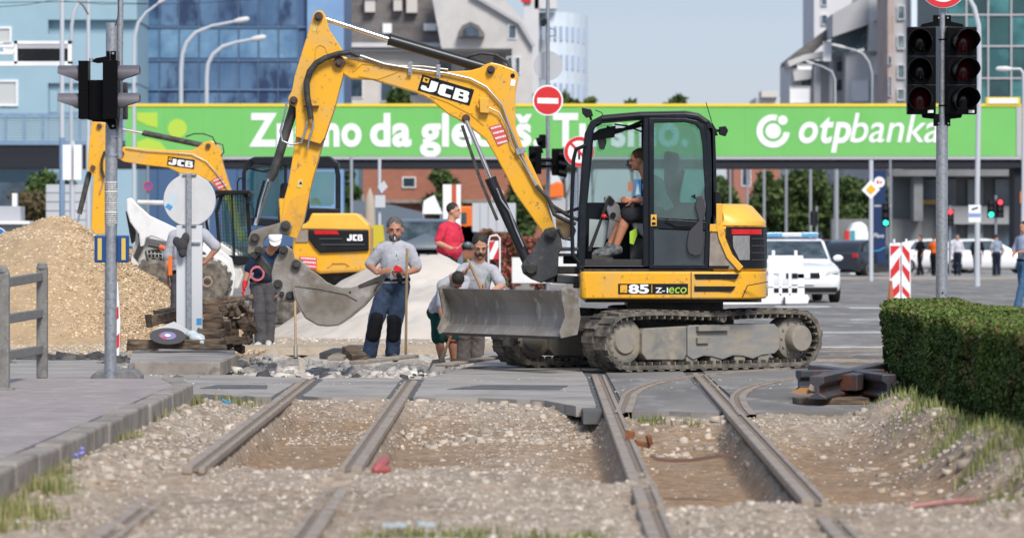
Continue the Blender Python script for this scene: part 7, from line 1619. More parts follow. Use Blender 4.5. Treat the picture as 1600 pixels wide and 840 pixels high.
pts = [tuft(x, y, r, n_, .15 if y < 34 else 0) for x, y, r, n_ in [(-4.55, 35.3, .25, 420), (-4.25, 35.9, .22, 200), (-4.9, 33.4, .2, 120)]]
grass('grass', 'dry weeds around the feet of the grey railing', np.concatenate(pts), .13, (.14, .14, .05), (.36, .30, .16), w=.005)
b = MB()
for px, py in ((440, 0), (0, 0)): pass
r7 = random.Random(9); fl = MB()
for k in range(5): p = Vector((-2.66 + r7.uniform(-.06, .06), 23.6 + r7.uniform(-.3, .2), .09 + r7.uniform(0, .08))); fl.ell(p, (.016, .016, .012), None, 8, 4)
tag(fl.build('wild_flowers', mat('violet_petal', (.25, .24, .62), .7)), 'small violet flowers among the weeds on the kerb', kind='stuff')
# ================================================================== second excavator (rear three-quarter view)
D2 = 65.0
E2 = thing('excavator', 'second yellow excavator behind the bucket, seen from the rear, boom to the left', 'excavator', (X(500, D2), D2+1, 0))
def loftpx(b, front, d0, d1, shrink=.0): b.pp(front, d0, d1-d0)
b = MB(); b.pp([(455, 404), (460, 357), (465, 352), (481, 349), (578, 352), (578, 395), (574, 424), (500, 428), (470, 414)], D2, 1.7); b.build('body', yellow, E2, bevel=.05)
b = MB(); b.pp([(467, 353), (481, 347), (487, 333), (558, 333), (576, 351), (576, 360), (467, 358)], D2-.04, 1.5); b.build('engine_cover', MATS['pale_yellow_cover'], E2, bevel=.06)
b = MB(); b.pp([(482, 358), (576, 359), (576.5, 392), (500, 395), (491, 386), (482, 373)], D2-.06, .06); lp2 = b.build('rear_light_panel', black_paint, E2, bevel=.02)
b = MB(); b.pp([(490, 360), (526, 360), (530, 366), (492, 366)], D2-.075, .01); b.build('tail_light', MATS['red_lens'], lp2)
b = MB(); b.pbox(499, 372, 535, 374, D2-.08, .02); b.pbox(502, 381, 570, 383, D2-.08, .02); b.build('panel_ribs', MATS['dark_grey_rib'], lp2)
jcb(lp2, 541, 363.5, 27, 0, 0, 14, D2-.08, plate=False)
b = MB(); b.pp([(461, 359), (481, 359), (481, 378), (462, 378)], D2-.03, .03); b.build('side_grille', MATS['dusty_grille'], E2)
notice(E2, [(468, 400), (495, 402), (495, 421), (468, 418)], D2-.03, lines=3)
b = MB(); b.prib([(512, 418), (520, 411), (540, 411), (546, 415)], 1.5, D2-.02, .02); b.build('panel_seam', yellow_worn, E2)
b = MB(); dq = D2+.35
b.prib([(381, 352), (381, 270), (385, 256), (396, 251), (515, 248), (525, 256), (528, 275), (528, 338)], [6, 6, 6, 7, 7, 7, 8, 8], dq, .08); b.prib([(446, 250), (446, 350)], 5, dq, .06)
b.prib([(381, 345), (381, 268), (396, 255)], 4, dq+1.0, .07); b.pp([(474, 324), (531, 326), (531, 342), (474, 345)], dq-.02, .3); b.pp([(388, 249), (398, 245), (515, 244), (527, 254), (527, 262), (482, 262), (398, 256)], dq-.03, 1.1)
b.prib([(480, 262), (480, 325)], 7, dq, .08); b.pp([(385, 338), (478, 345), (478, 356), (385, 352)], dq, 1.0); b.build('cab_frame', navy_frame, E2, bevel=.015)
b = MB(); b.pp([(484, 268), (523, 268), (522, 318), (517, 322), (485, 322)], dq+.02, .01); b.pp([(386, 262), (443, 262), (443, 338), (386, 338)], dq+1.02, .01); b.build('cab_window', cab_glass, E2)
b = MB(); b.pp([(484, 318), (486, 310), (496, 309), (502, 316), (500, 320)], dq+.3, .05); b.build('hi_vis_cloth', MATS['hi_vis_lime'], E2)
b = MB(); b.pp([(438, 286), (462, 286), (466, 350), (434, 350)], dq+.35, .4); b.build('seat', MATS['black_seat'], E2, bevel=.05)
b = MB(); b.ptube([(371, 330), (371, 285), (374, 279), (381, 278)], 1.3, dq-.05, 8); b.ptube([(384, 262), (410, 268), (440, 262)], 1.2, dq+.5, 6); b.build('grab_rail', black_paint, E2, smooth=True)
b = MB(); b.pp([(436, 310), (446, 310), (446, 350), (438, 350)], dq-.06, .05); b.build('yellow_trim', yellow, E2)
dbm = D2 + 1.2
b = MB(); b.pp([(182, 246), (186, 232), (194, 229), (225, 232), (251, 234), (300, 235), (309, 230), (317, 223), (329, 219.5), (341, 226), (346, 237), (347, 254), (359, 293), (369, 317), (376, 356), (386, 376), (374, 378), (364, 351), (354, 316), (340, 296), (329, 284), (314, 276), (296, 275), (280, 270), (263, 262), (228, 258), (194, 253)], dbm, .28); b2m = b.build('boom', yellow, E2, bevel=.012)
jcb(b2m, 262.5, 244, 42, 6, -1.5, 14, dbm-.01)
notice(b2m, [(330, 281), (346, 275), (354, 293), (342, 297)], dbm-.01, lines=3)
b = MB(); 
for px, py, r in ((325, 228, 4), (190, 240, 4)): b.pin(px, py, r, dbm-.05, .38, 14)
b.build('boom_pin', rust, b2m)
b = MB(); b.pp([(143, 189), (156, 190), (170, 194), (178, 216), (182, 240), (177, 262), (171, 366), (142, 366), (146, 276), (137, 264), (139, 230)], dbm-.05, .34); s2 = b.build('stick', yellow, E2, bevel=.012)
b = MB(); b.pin(145, 262, 4, dbm-.1, .4, 14); b.pin(155, 197, 4, dbm-.1, .4, 14); b.build('stick_pin', rust, s2)
b = MB(); b.ptube([(140, 268), (138, 276), (124, 334)], [3.5, 4.5, 4], dbm+.1, 12); b.build('bucket_cylinder', MATS['dusty_black'], E2, smooth=True); b = MB(); b.ptube([(124, 334), (117, 362)], 2, dbm+.1, 8); b.build('bucket_cylinder_rod', chrome, E2, smooth=True)
b = MB(); b.ptube([(158, 196), (224, 208)], 2.2, dbm+.12, 10); b.build('arm_cylinder_rod', chrome, E2, smooth=True); b = MB(); b.ptube([(223, 207), (225, 208), (316, 227)], [4.5, 4.6, 4.4], dbm+.12, 12); b.build('arm_cylinder', MATS['dusty_black'], E2, smooth=True)
b = MB(); b.ptube([(290, 214), (303, 209), (318, 209), (332, 214), (338, 226)], 1.2, dbm, 6); b.ptube([(336, 223), (348, 226), (350, 238), (345, 244)], 1.1, dbm, 6); b.ptube([(172, 235), (163, 238), (159, 250), (159, 266), (163, 278)], 2.2, dbm-.12, 8); b.build('hose', hose, E2, smooth=True)
b = MB(); b.ptube([(196, 231), (230, 236), (262, 238), (300, 241), (322, 252), (338, 270), (356, 297)], .9, dbm-.03, 6); b.ptube([(163, 278), (159, 292), (156, 302)], 1, dbm-.08, 6); b.build('boom_pipe', MATS['dull_pipe_metal'], E2, smooth=True)
for dy in (0, 1.5):
    b = MB(); pts = []
    for k in range(9): a = R(90 + 180*k/8); pts.append((X(415, D2) + .3*math.cos(a), .32 + .3*math.sin(a)))
    for k in range(9): a = R(-90 + 180*k/8); pts.append((X(560, D2) + .3*math.cos(a), .32 + .3*math.sin(a)))
    b.extr(pts, 'y', D2+.1+dy, D2+.5+dy); b.build('crawler_track', muddy, E2, bevel=.03)
b = MB(); b.pp([(430, 424), (560, 426), (556, 450), (440, 450)], D2+.4, 1.1); b.build('undercarriage', dark_steel, E2)
# ================================================================== white compact wheel loader
DLd = 57.0
L = thing('skid_loader', 'white compact skid loader with a black mesh cab behind the round sign', 'loader', (X(300, DLd), DLd+.6, 0))
b = MB(); b.pp([(214, 350), (232, 372), (262, 378), (300, 372), (345, 378), (372, 396), (380, 430), (372, 452), (290, 452), (250, 440), (222, 420), (208, 398)], DLd+.15, 1.1); b.build('body', white_dusty, L, bevel=.03)
b = MB(); b.pp([(197, 311), (205, 308.5), (214, 319), (234, 337), (270, 354), (300, 366), (340, 384), (348, 392), (344, 402), (300, 388), (268, 381), (237, 369), (228, 372), (225, 384), (219, 386), (217, 366), (203, 347), (198, 330)], DLd-.05, .14); b.pp([(197, 311), (205, 308.5), (214, 319), (234, 337), (270, 354), (300, 366), (300, 388), (268, 381), (217, 366), (203, 347), (198, 330)], DLd+1.2, .14); b.build('lift_arm', mat('loader_white', (.72, .73, .74), .45, c2=(.58, .56, .52), ns=4, lo=.5, hi=.75), L, bevel=.02)
b = MB(); b.pp([(338, 388), (348, 392), (362, 404), (368, 430), (363, 462), (354, 464), (350, 440), (340, 415), (326, 402), (318, 392)], DLd-.08, .12); b.build('front_arm', MATS['loader_white'], L, bevel=.015)
b = MB(); b.pp([(227, 391), (248, 389), (256, 400), (256, 417), (238, 415), (230, 406)], DLd+.11, .05); gr_ = b.build('grille', mat('grille_black', (.02, .02, .02), .7), L); b = MB()
for k in range(5): b.pp([(229+k*6, 391+k*1.2), (230.3+k*6, 391+k*1.2), (234+k*5.2, 415), (232.8+k*5.2, 415)], DLd+.09, .02)
for k in range(3): b.pbox(229, 396+k*6, 256, 397+k*6, DLd+.09, .02)
b.build('grille_bars', white_dusty, gr_)
b = MB(); b.prib([(219, 362), (222, 378), (212, 402)], 8, DLd-.02, .1); b.ptube([(232, 382), (250, 386)], 3.5, DLd-.1, 10); b.pp([(196, 330), (206, 345), (212, 372), (205, 380), (200, 352)], DLd+.2, .3); b.build('cylinder', dark_steel, L)
b = MB(); b.ptube([(249, 385), (266, 391)], 4.2, DLd-.1, 10); b.build('orange_sleeve', mat('faded_orange', (.62, .12, .04), .6), L, smooth=True)
b = MB(); b.prib([(343, 394), (338, 330), (346, 306), (352, 301), (380, 301), (386, 308), (392, 402)], [5, 5, 5, 6, 6, 6, 6], DLd+.1, .1); b.pp([(336, 297), (390, 297), (392, 303), (336, 304)], DLd+.0, 1.1); b.prib([(330, 404), (322, 345), (330, 312), (346, 303)], 4, DLd+.9, .1); b.pp([(345, 398), (394, 400), (390, 412), (372, 415), (350, 408)], DLd+.1, 1.0); b.prib([(362, 304), (366, 402)], 3, DLd+.08, .05); b.build('cab_frame', black_paint, L, bevel=.01)
b = MB()
for k in range(11): b.prib([(342+k*4.2, 305), (347+k*4.2, 400)], .7, DLd+.16, .01)
for k in range(17): b.prib([(340, 308+k*5.6), (390, 308+k*5.6)], .6, DLd+.17, .01)
b.build('mesh_guard', black_rubber, L)
b = MB(); b.pp([(346, 303), (384, 303), (390, 400), (348, 400)], DLd+1.0, .02); b.build('rear_pane', cab_glass, L)
b = MB(); b.pp([(392, 303), (394, 300), (392, 314), (387, 318), (384, 314)], DLd-.05, .05); b.ptube([(384, 321), (392, 318), (396, 326), (396, 350)], .9, DLd, 6); b.build('mirror', black_paint, L)
def lwheel(px, py, r, d, par):
    c = P(px, py, d); rm = r*d/F; b = MB(); b.lathe((c.x, c.y, c.z), [(rm*.5, -.01), (rm*.82, -.03), (rm*.95, .0), (rm, .05), (rm, .24), (rm*.9, .3), (rm*.5, .3)], 32, 'y')
    for k in range(18):
        a = k*2*math.pi/18; b.box((c.x + rm*1.0*math.cos(a), c.y+.14, c.z + rm*1.0*math.sin(a)), (.07, .22, .05), Euler((0, -a, 0)).to_matrix() @ Euler((0, 0, 0)).to_matrix())
    w = b.build('wheel', muddy, par, smooth=True); b = MB(); b.lathe((c.x, c.y-.015, c.z), [(.02, .02), (rm*.2, .0), (rm*.45, .03), (rm*.5, 0), (rm*.52, .03)], 28, 'y'); b.build('rim', mat('tan_rim', (.42, .27, .19), .7, c2=(.3, .2, .15), ns=8), w, smooth=True)
lwheel(324, 440, 35, DLd-.25, L); lwheel(240, 440, 35, DLd-.1, L)
b = MB(); b.pp([(296, 398), (330, 398), (352, 408), (362, 430), (356, 436), (340, 416), (318, 406), (296, 408)], DLd-.15, .3); b.build('mudguard', white_dusty, L, bevel=.015)
b = MB(); b.pp([(206, 398), (222, 420), (250, 440), (268, 452), (262, 458), (236, 440), (204, 416)], DLd-.0, .2); b.ptube([(215, 316), (262, 317)], 4, DLd+.6, 10); b.build('rear_frame', white_dusty, L)
# ================================================================== cars
car_glass = mat('car_glass', (.03, .045, .055), .12, spec=.35, c2=(.10, .13, .15), ns=2); tyre = mat('tyre', (.02, .02, .02), .8); alloy = mat('alloy', (.4, .4, .42), .3, .7)
headl = mat('headlight', (.62, .64, .66), .1, spec=.8)
def lring(b, st):
    """st: list of (y, [(x,z)...]) half-profiles mirrored"""
    rings = []
    for y, prof in st: rings.append([Vector((x, y, z)) for x, z in prof] + [Vector((-x, y, z)) for x, z in prof[::-1]])
    loft(b, rings)
def car(name, label, loc, rz, paint, L=4.6, W=1.82, Hh=1.46, kind='sedan', group=None, cat='car'):
    t = thing(name, label, cat, loc, rz, group, local=True); w = W/2; y0, y1 = -L/2, L/2
    b = MB(); pr = lambda hw, zl, zb, zt: [(hw*.86, zl), (hw*.99, zl+.12), (hw, zb), (hw*.97, zt-.06), (hw*.90, zt), (0.001, zt+.015)]
    hood = .98 if kind != 'van' else 1.12; beltz = Hh*.64
    st = [(y0, pr(w*.80, .30, .48, .66)), (y0+.08, pr(w*.92, .22, .5, .74)), (y0+.35, pr(w*.98, .19, .55, hood*.84)), (y0+.75, pr(w, .19, .6, hood*.90)), (y0+1.25, pr(w, .19, .6, hood*.96)), (y0+1.55, pr(w, .19, .6, beltz+.02)), (y1-.9, pr(w, .19, .6, beltz+.06)), (y1-.25, pr(w*.96, .24, .6, beltz+.08)), (y1-.03, pr(w*.9, .32, .6, beltz-.02))]
    lring(b, st); b.build('body', paint, t, smooth=True, angle=50)
    b = MB(); cab0 = y0 + (1.15 if kind != 'van' else .85); cab1 = y1 - (.18 if kind != 'sedan' else .55)
    c_ = lambda hw, z0, z1: [(hw, z0), (hw*.985, z0+(z1-z0)*.5), (hw*.93, z1-.02), (hw*.80, z1), (.001, z1+.01)]
    st = [(cab0+.0, c_(w*.90, beltz-.04, beltz+.01)), (cab0+.75, c_(w*.86, beltz-.04, Hh-.06)), (cab0+1.15, c_(w*.84, beltz-.04, Hh)), (cab1-.8, c_(w*.83, beltz-.04, Hh-.03)), (cab1-.25, c_(w*.82, beltz-.04, Hh-.16 if kind != 'van' else Hh-.05)), (cab1, c_(w*.8, beltz-.04, beltz+.05))]
    lring(b, st); b.build('roof', paint, t, smooth=True, angle=50)
    # glazing proud of the shell
    b = MB()
    a0, a1 = cab0+.06, cab0+.72; z0, z1 = beltz+.035, Hh-.085
    b._add([(-w*.80, a0, z0+.025), (w*.80, a0, z0+.025), (w*.71, a1, z1+.02), (-w*.71, a1, z1+.02)], [(0, 1, 2, 3)])
    b.build('windscreen', car_glass, t)
    for s in (-1, 1):
        b = MB(); b._add([(s*(w*.905), cab0+.35, beltz+.05), (s*(w*.895), cab1-.35, beltz+.06), (s*(w*.81), cab1-.62, Hh-.12), (s*(w*.815), cab0+.95, Hh-.09)], [(0, 1, 2, 3) if s > 0 else (3, 2, 1, 0)]); b.build('side_window', car_glass, t)
        for yy_ in (y0+.82, y1-.85):
            b = MB(); b.lathe((s*(w-.20), yy_, .31), [(.05, 0), (.30, 0), (.31, s*.02), (.31, s*.19), (.29, s*.21), (.05, s*.21)], 24, 'x'); o = b.build('wheel', tyre, t, smooth=True)
            b = MB(); b.lathe((s*(w+.0), yy_, .31), [(.02, s*.005), (.19, s*.012), (.2, -s*.01)], 20, 'x'); b.build('rim', alloy, o)
        b = MB(); b.extr([(s*w*.52, .62), (s*w*.88, .70), (s*w*.93, .76), (s*w*.60, .72)], 'y', y0-.02, y0+.25); b.build('headlight', headl, t)
        b = MB(); b.ell((s*(w+.10), cab0+.45, beltz+.07), (.12, .06, .08)); b.build('wing_mirror', paint, t, smooth=True)
        b = MB(); b.bb(s*w*.66, s*w*.9, y1-.09, y1+.0, .78, .92); b.build('tail_light', MATS['red_lens'], t)
    b = MB(); b.bb(-w*.42, w*.42, y0-.03, y0+.1, .56, .69); b.build('grille', black_paint, t, bevel=.02)
    b = MB(); b.bb(-w*.85, w*.85, y0-.015, y0+.1, .24, .36); b.build('lower_grille', black_paint, t, bevel=.02)
    b = MB(); b.bb(-.26, .26, y0-.05, y0-.02, .42, .53); b.build('number_plate', white_clean, t)
    return t
police_white = mat('police_white', (.80, .81, .83), .25, coat=.5)
DCr = 88.0
pc = car('police_car', 'white police car with a blue light bar facing the camera right of the excavator', (X(1246, DCr), DCr+2.3, 0), R(3), police_white, kind='wagon', L=4.7, W=1.86, Hh=1.48, cat='police car')
b = MB(); b.box((0, -.2, 1.56), (1.25, .28, .10)); lb_ = b.build('light_bar', mat('light_bar_clear', (.55, .62, .66), .2), pc, bevel=.02)
for s in (-1, 1): b = MB(); b.box((s*.42, -.2, 1.565), (.40, .29, .102)); b.build('blue_lamp', mat('lamp_blue', (.10, .32, .55), .15), lb_, bevel=.02)
V_, F_ = text_mesh('POLICIJA', 1, .01); xs = [v[0] for v in V_]; sx = 1.05/(max(xs)-min(xs)); b = MB()
b._add([((v[0]-min(xs))*sx - .52, -1.62 + v[1]*.20, .955 + v[1]*.02) for v in V_], F_); b.build('lettering', mat('police_blue', (.05, .12, .35), .5), pc)
b = MB(); b.pp([], 0, 0) if False else None
# plain slatted white plastic barrier in front of it
d = 84.5; t = thing('plastic_barrier', 'white plastic barrier panel in front of the police car', 'barrier', (X(1232, d), d, 0))
b = MB(); 
for q in [(1200, 399, 1255, 427), (1200, 427, 1209, 466), (1217, 427, 1222, 466), (1232, 427, 1237, 466), (1246, 427, 1257, 470), (1200, 447, 1257, 450), (1246, 426, 1266, 435), (1209, 458, 1246, 462), (1206, 391, 1211, 400), (1241, 391, 1246, 400)]: b.pbox(*q, d, .05)
b.pp([(1120, 466), (1262, 460), (1265, 466), (1262, 474), (1120, 476)], d-.1, .3); b.build('panel', white_clean, t, bevel=.01)
b = MB(); b.pbox(1224, 464, 1227, 478, d-.2, .04); b.pp([(1216, 484), (1222, 476), (1230, 476), (1236, 484)], d-.3, .3); b.build('foot', black_rubber, t)
# chevron panels and cone
d = 87; t = thing('chevron_barrier', 'pair of red and white chevron boards standing on the road left of the hedge', 'barrier', (X(1406, d), d, 0))
b = MB(); b.pp([(1390, 380), (1407, 379), (1407, 471), (1390, 471)], d, .06); b.pp([(1408.5, 379), (1423, 376), (1423, 471), (1408.5, 471)], d-.05, .06); b.build('board', white_clean, t, bevel=.01)
b = MB()
for (y_a, y_b) in ((384, 400), (405, 436), (446, 470)): 
    b.pp([(1391.5, y_b-14 if y_a > 390 else y_a), (1391.5, y_b) , (1405.5, y_b-15 if y_b > 400 else y_a+2), (1405.5, y_a-4 if y_a > 390 else y_a)], d-.008, .006)
for y_ in (382, 412, 446): b.pp([(1410, y_), (1410, y_+10), (1421.5, min(y_+30, 469)), (1421.5, min(y_+13, 468))], d-.06, .006)
b.build('red_chevron', sign_red, t); b = MB()
for px in (1397, 1416): b.ptube([(px, 380), (px, 373)], 1.6, d, 8)
b.build('cap', white_clean, t)
d = 84; t = thing('traffic_cone', 'small worn orange traffic cone at the foot of the chevron boards', 'cone', (X(1393, d), d, 0)); c = P(1392, 478, d); b = MB(); b.lathe((c.x, c.y, .02), [(.09, 0), (.085, .02), (.03, .52), (.015, .53)], 20); b.build('body', mat('dull_orange', (.42, .12, .06), .7), t, smooth=True); b = MB(); b.bb(c.x-.14, c.x+.14, d-.14, d+.14, 0, .03); b.build('base', black_rubber, t)
# other vehicles
grey_car = mat('grey_blue_car', (.10, .125, .15), .3, coat=.3); dk_car = mat('dark_car', (.02, .025, .035), .25, coat=.4); red_car = mat('red_car', (.45, .02, .03), .3)
car('van', 'grey-blue van parked facing the camera behind the sand heap', (X(660, 92), 94.6, 0), R(2), grey_car, L=4.9, W=1.85, Hh=1.95, kind='van', cat='van')
car('parked_car', 'dark car with red tail lights behind the blue pylon foot', (X(1352, 150), 151, 0), R(150), dk_car, group='cars on the far street', kind='wagon')
car('parked_car', 'dark blue car just right of the police car mirror', (X(1325, 165), 167, 0), R(20), mat('blue_car', (.04, .08, .14), .3), group='cars on the far street')
car('parked_car', 'white car side-on behind the pedestrians on the far pavement', (X(1545, 160), 161, .05), R(90), police_white, group='cars on the far street', L=4.5, kind='wagon')
car('parked_car', 'white car behind the thick signal pole on the far side', (X(1470, 162), 164, .05), R(92), police_white, group='cars on the far street', L=4.3)
car('parked_car', 'red car glimpsed behind the police car', (X(1295, 170), 174, 0), R(180), red_car, group='cars on the far street')
car('parked_car', 'silver car at the left behind the low wall', (X(30, 118), 120, 0), R(80), mat('silver_car', (.35, .38, .42), .3, .2), group='cars on the far street')
car('parked_car', 'dark car behind the loader at the left', (X(105, 100), 103, 0), R(95), mat('blue_grey_car', (.18, .24, .32), .3), group='cars on the far street', kind='wagon')
# orange truck, trailers, boards under the bridge
d = 130; t = thing('orange_truck', 'orange truck cab between the raspberry-shirted man and the white trailer', 'truck', (X(728, d), d, 0)); b = MB(); b.pp([(716, 328), (720, 322), (738, 322), (738, 372), (714, 372)], d, 2.2); b.build('cab', orange, t, bevel=.05); b = MB(); b.pp([(718, 337), (721, 332), (729, 332), (729, 349), (718, 349)], d-.03, .05); b.build('window', car_glass, t); b = MB()
for px in (722, 734): b.cyl(P(px, 372, d)+Vector((0,0,0)), P(px, 372, d)+Vector((0,.3,0)), .42, 16)
b.build('wheel', tyre, t)
d = 126; t = thing('white_trailer', 'white box trailer behind the boom foot', 'trailer', (X(772, d), d, 0)); b = MB(); b.pbox(738, 317, 806, 362, d, 2.4); b.build('box', mat('trailer_white', (.50, .52, .55), .5), t); b = MB(); b.cyl((X(750, d), d-.01, .35), (X(750, d), d+.25, .35), .35, 16); b.cyl((X(790, d), d-.01, .35), (X(790, d), d+.25, .35), .35, 16); b.build('wheel', tyre, t); b = MB()
for k in range(4): b.pbox(750+k*13, 318, 751+k*13, 361, d-.03, .03)
b.build('panel_rib', grey_render, t)
d = 120; t = thing('striped_board', 'tall white board with a rusty red stripe behind the raspberry-shirted man', 'board', (X(706, d), d, 0)); b = MB(); b.pbox(692, 288, 720, 372, d, .1); b.build('panel', white_clean, t); b = MB(); b.pbox(706, 288, 713, 330, d-.02, .02); b.build('red_stripe', mat('rusty_red_stripe', (.50, .10, .03), .6), t); b = MB(); b.pbox(696, 372, 698, 446, d, .1); b.pbox(714, 372, 716, 446, d, .1); b.build('leg', steel, t)
d = 140; t = thing('white_tent', 'small white pointed tent left of the striped board', 'tent', (X(676, d), d, 0)); b = MB(); b.pp([(660, 334), (662, 314), (668, 310), (678, 305), (691, 334)], d, 1.5); b.build('canopy', white_clean, t); b = MB(); b.pbox(661, 334, 663, 436, d, .05); b.pbox(688, 334, 690, 436, d, .05); b.build('pole', steel, t)
d = 110; t = thing('parasol', 'closed beige parasol left of the grey van', 'parasol', (X(578, d), d, 0)); c = P(578, 353, d); b = MB(); b.lathe((c.x, d, c.z-.3), [(.16, 0), (.17, .3), (.15, .8), (.13, 1.1), (.02, 1.38)], 14); b.build('canopy', mat('beige_canvas', (.42, .36, .29), .9), t, smooth=True); b = MB(); b.cyl((c.x, d, 0), (c.x, d, c.z), .03, 8); b.build('pole', steel, t)
d = 105; t = thing('utility_box', 'yellow box behind the second excavator and the standing worker', 'box', (X(589, d), d, 0)); b = MB(); b.pp([(577, 352), (598, 351), (602, 388), (580, 390)], d, .5); b.build('body', mat('dirty_yellow', (.55, .45, .03), .6), t); b = MB(); b.pbox(579, 388, 602, 457, d, .4); b.build('base', mat('dull_olive', (.12, .12, .08), .8), t)
t = thing('sign_post', 'white post with two blank sign backs behind the standing worker', 'sign', (X(593, 112), 112, 0)); b = MB(); b.ptube([(593, 452), (593, 248)], 2.6, 112, 10); b.build('post', lampm, t); b = MB(); b.pp([(590, 291), (600, 282), (606, 292), (596, 302)], 111.8, .05); b.pp([(586, 305), (602, 305), (602, 324), (586, 324)], 111.8, .05); b.build('sign_back', mat('pale_sign_back', (.52, .54, .57), .6), t)
t = thing('sign_post', 'grey post right of the second excavator cab', 'pole', (X(549, 125), 125, 0)); b = MB(); b.ptube([(550, 445), (549, 244)], 2.5, 125, 10); b.build('post', mat('pole_grey', (.36, .38, .41), .5, .3), t)
d = 72; t = thing('barrier_fence', 'white tubular barrier with a red striped board behind the bearded worker', 'barrier', (X(772, d), d, 0)); b = MB(); b.ptube([(764, 500), (763, 378), (766, 369), (776, 367), (781, 372), (781, 500)], 1.3, d, 8); b.build('frame', white_clean, t, smooth=True); b = MB(); b.pp([(765, 376), (779, 376), (779, 405), (765, 405)], d+.02, .02); bd_ = b.build('board', white_clean, t); b = MB(); b.pp([(765, 378), (774, 376), (766, 394)], d, .01); b.pp([(770, 405), (779, 386), (779, 405)], d, .01); b.build('red_stripe', sign_red, bd_)
t = thing('orange_machine', 'orange machine seen under the cluster of signal heads', 'machine', (X(868, 115), 115, 0)); b = MB(); b.pp([(857, 300), (860, 288), (872, 283), (880, 286), (881, 308), (858, 310)], 115, 1.2); b.build('cover', orange, t, bevel=.05); b = MB(); b.pbox(856, 310, 884, 450, 115.1, 1.2); b.build('body', grey_render, t)
t = thing('crossing_sign', 'blue pedestrian sign with an orange board behind the operator', 'road sign', (X(994, 110), 110, 0)); b = MB(); b.pbox(990, 280, 1003, 308, 110, .04); b.build('blue_plate', mat('sign_blue', (.02, .18, .50), .4), t); b = MB(); b.pp([(993, 304), (996.5, 285), (1000, 304)], 109.98, .02); b.build('white_triangle', white_clean, t); b = MB(); b.pbox(981, 284, 989, 299, 110, .04); b.build('orange_plate', orange, t); b = MB(); b.ptube([(989.5, 452), (989.5, 280)], 1.5, 110.1, 8); b.build('post', steel, t)
# white site barriers seen between kingpost and cab
t = thing('barrier_fence', 'red and white plastic barriers beyond the swing post', 'barrier', (X(835, 95), 95, 0)); b = MB(); b.pbox(800, 402, 905, 442, 95, .1); b.build('panel', white_paint, t)
# low flowers and planting strip under the bridge
pts = np.c_[X(560, 118) + rng.random(9000)*(X(900, 118)-X(560, 118)), 116 + rng.random(9000)*8, np.zeros(9000)]
grass('planting', 'bushy planting strip with reddish flowers in front of the brick building', pts, .75, (.05, .10, .03), (.20, .18, .07), w=.035)
for px, d, top, wpx, lab in ((800, 100, 345, 50, 'reddish flowering bush seen through the boom foot'), (838, 98, 352, 50, 'flowering bush just beyond the swing post'), (770, 102, 352, 40, 'flowering bush left of the lift cylinder')):
    tree(lab, X(px, d), d, Z(top, d), wpx*d/F, n=1500, group='flowering bushes', cat='bush', name='flowering_bush', cA=(.05,.08,.03), cB=(.42,.09,.08), low=.05, leaf_size=.06)
# priority sign, signals, portable toilet and camera sign on the right
t = thing('priority_sign', 'yellow diamond priority sign with a small round sign on a white pole', 'road sign', (X(1361, 135), 135, 0)); d = 135
b = MB(); b.ptube([(1361, 440), (1361, 250)], 3.4, d+.08, 12); b.build('post', lampm, t, smooth=True); b = MB(); b.pp([(1360.5, 281), (1375, 296), (1361, 311), (1346.5, 297)], d, .04); dp = b.build('diamond_plate', white_clean, t); b = MB(); b.pp([(1361, 288), (1368.5, 296), (1361, 303.5), (1353.5, 296)], d-.02, .02); b.build('yellow_diamond', mat('sign_yellow', (.80, .42, .01), .4), dp)
b = MB(); b.pin(1374, 284.5, 8.5, d+.06, .03, 24); b.build('round_plate', white_clean, t); b = MB(); b.pbox(1370, 282, 1373, 287, d+.04, .02); b.pbox(1375, 283, 1378, 286, d+.04, .02); b.build('sign_mark', sign_red, t)
glow = mat('green_signal_light', (.02, .75, .42), .4, emit=2.2); glow_r = mat('red_signal_light', (.8, .04, .06), .4, emit=1.2)
def small_signal(label, px, y0, y1, d, lit, pole_px, ptop=None, side=1, arm=None):
    t = thing('traffic_signal', label, 'traffic signal', (X(pole_px, d), d, 0)); b = MB(); b.ptube([(pole_px, YH + H*F/d), (pole_px, ptop or y0-6)], 2.0, d+.15, 10); b.build('post', steel, t, smooth=True)
    if arm: b = MB(); b.pbox(arm[0], arm[2], arm[1], arm[2]+3, d+.1, .08); b.build('arm', grey_render, t)
    for k, (x_, c_, row) in enumerate(lit):
        b = MB(); b.pbox(x_-5.5, y0, x_+5.5, y1, d-.1, .22); h = b.build('signal_head', blk, t, bevel=.02)
        n3 = (y1-y0)/3
        for r_ in range(3):
            b = MB(); b.pin(x_, y0+n3*(r_+.5), 3.9, d-.13, .05, 14); b.build('lamp', (glow if c_ == 'g' else glow_r) if r_ == row else mat('dark_lens', (.015, .015, .018), .3), h)
    return t
small_signal('green-lit traffic signal hanging on the pole right of the blue pylon', 1384, 318, 354, 140, [(1384, 'g', 2)], 1391, ptop=250, arm=(1366, 1393, 320))
small_signal('pair of small signals, one green and one red, between the far pedestrians', 1549, 311, 340, 150, [(1549, 'g', 2), (1563, 'r', 0)], 1556, ptop=305)
small_signal('small signal partly hidden behind the thick signal pole, showing red', 1485, 327, 352, 152, [(1485, 'r', 0)], 1484)
small_signal('dark small signal on a short post between the flagpoles', 1272, 330, 352, 180, [(1272, 'x', 5)], 1276, ptop=322)
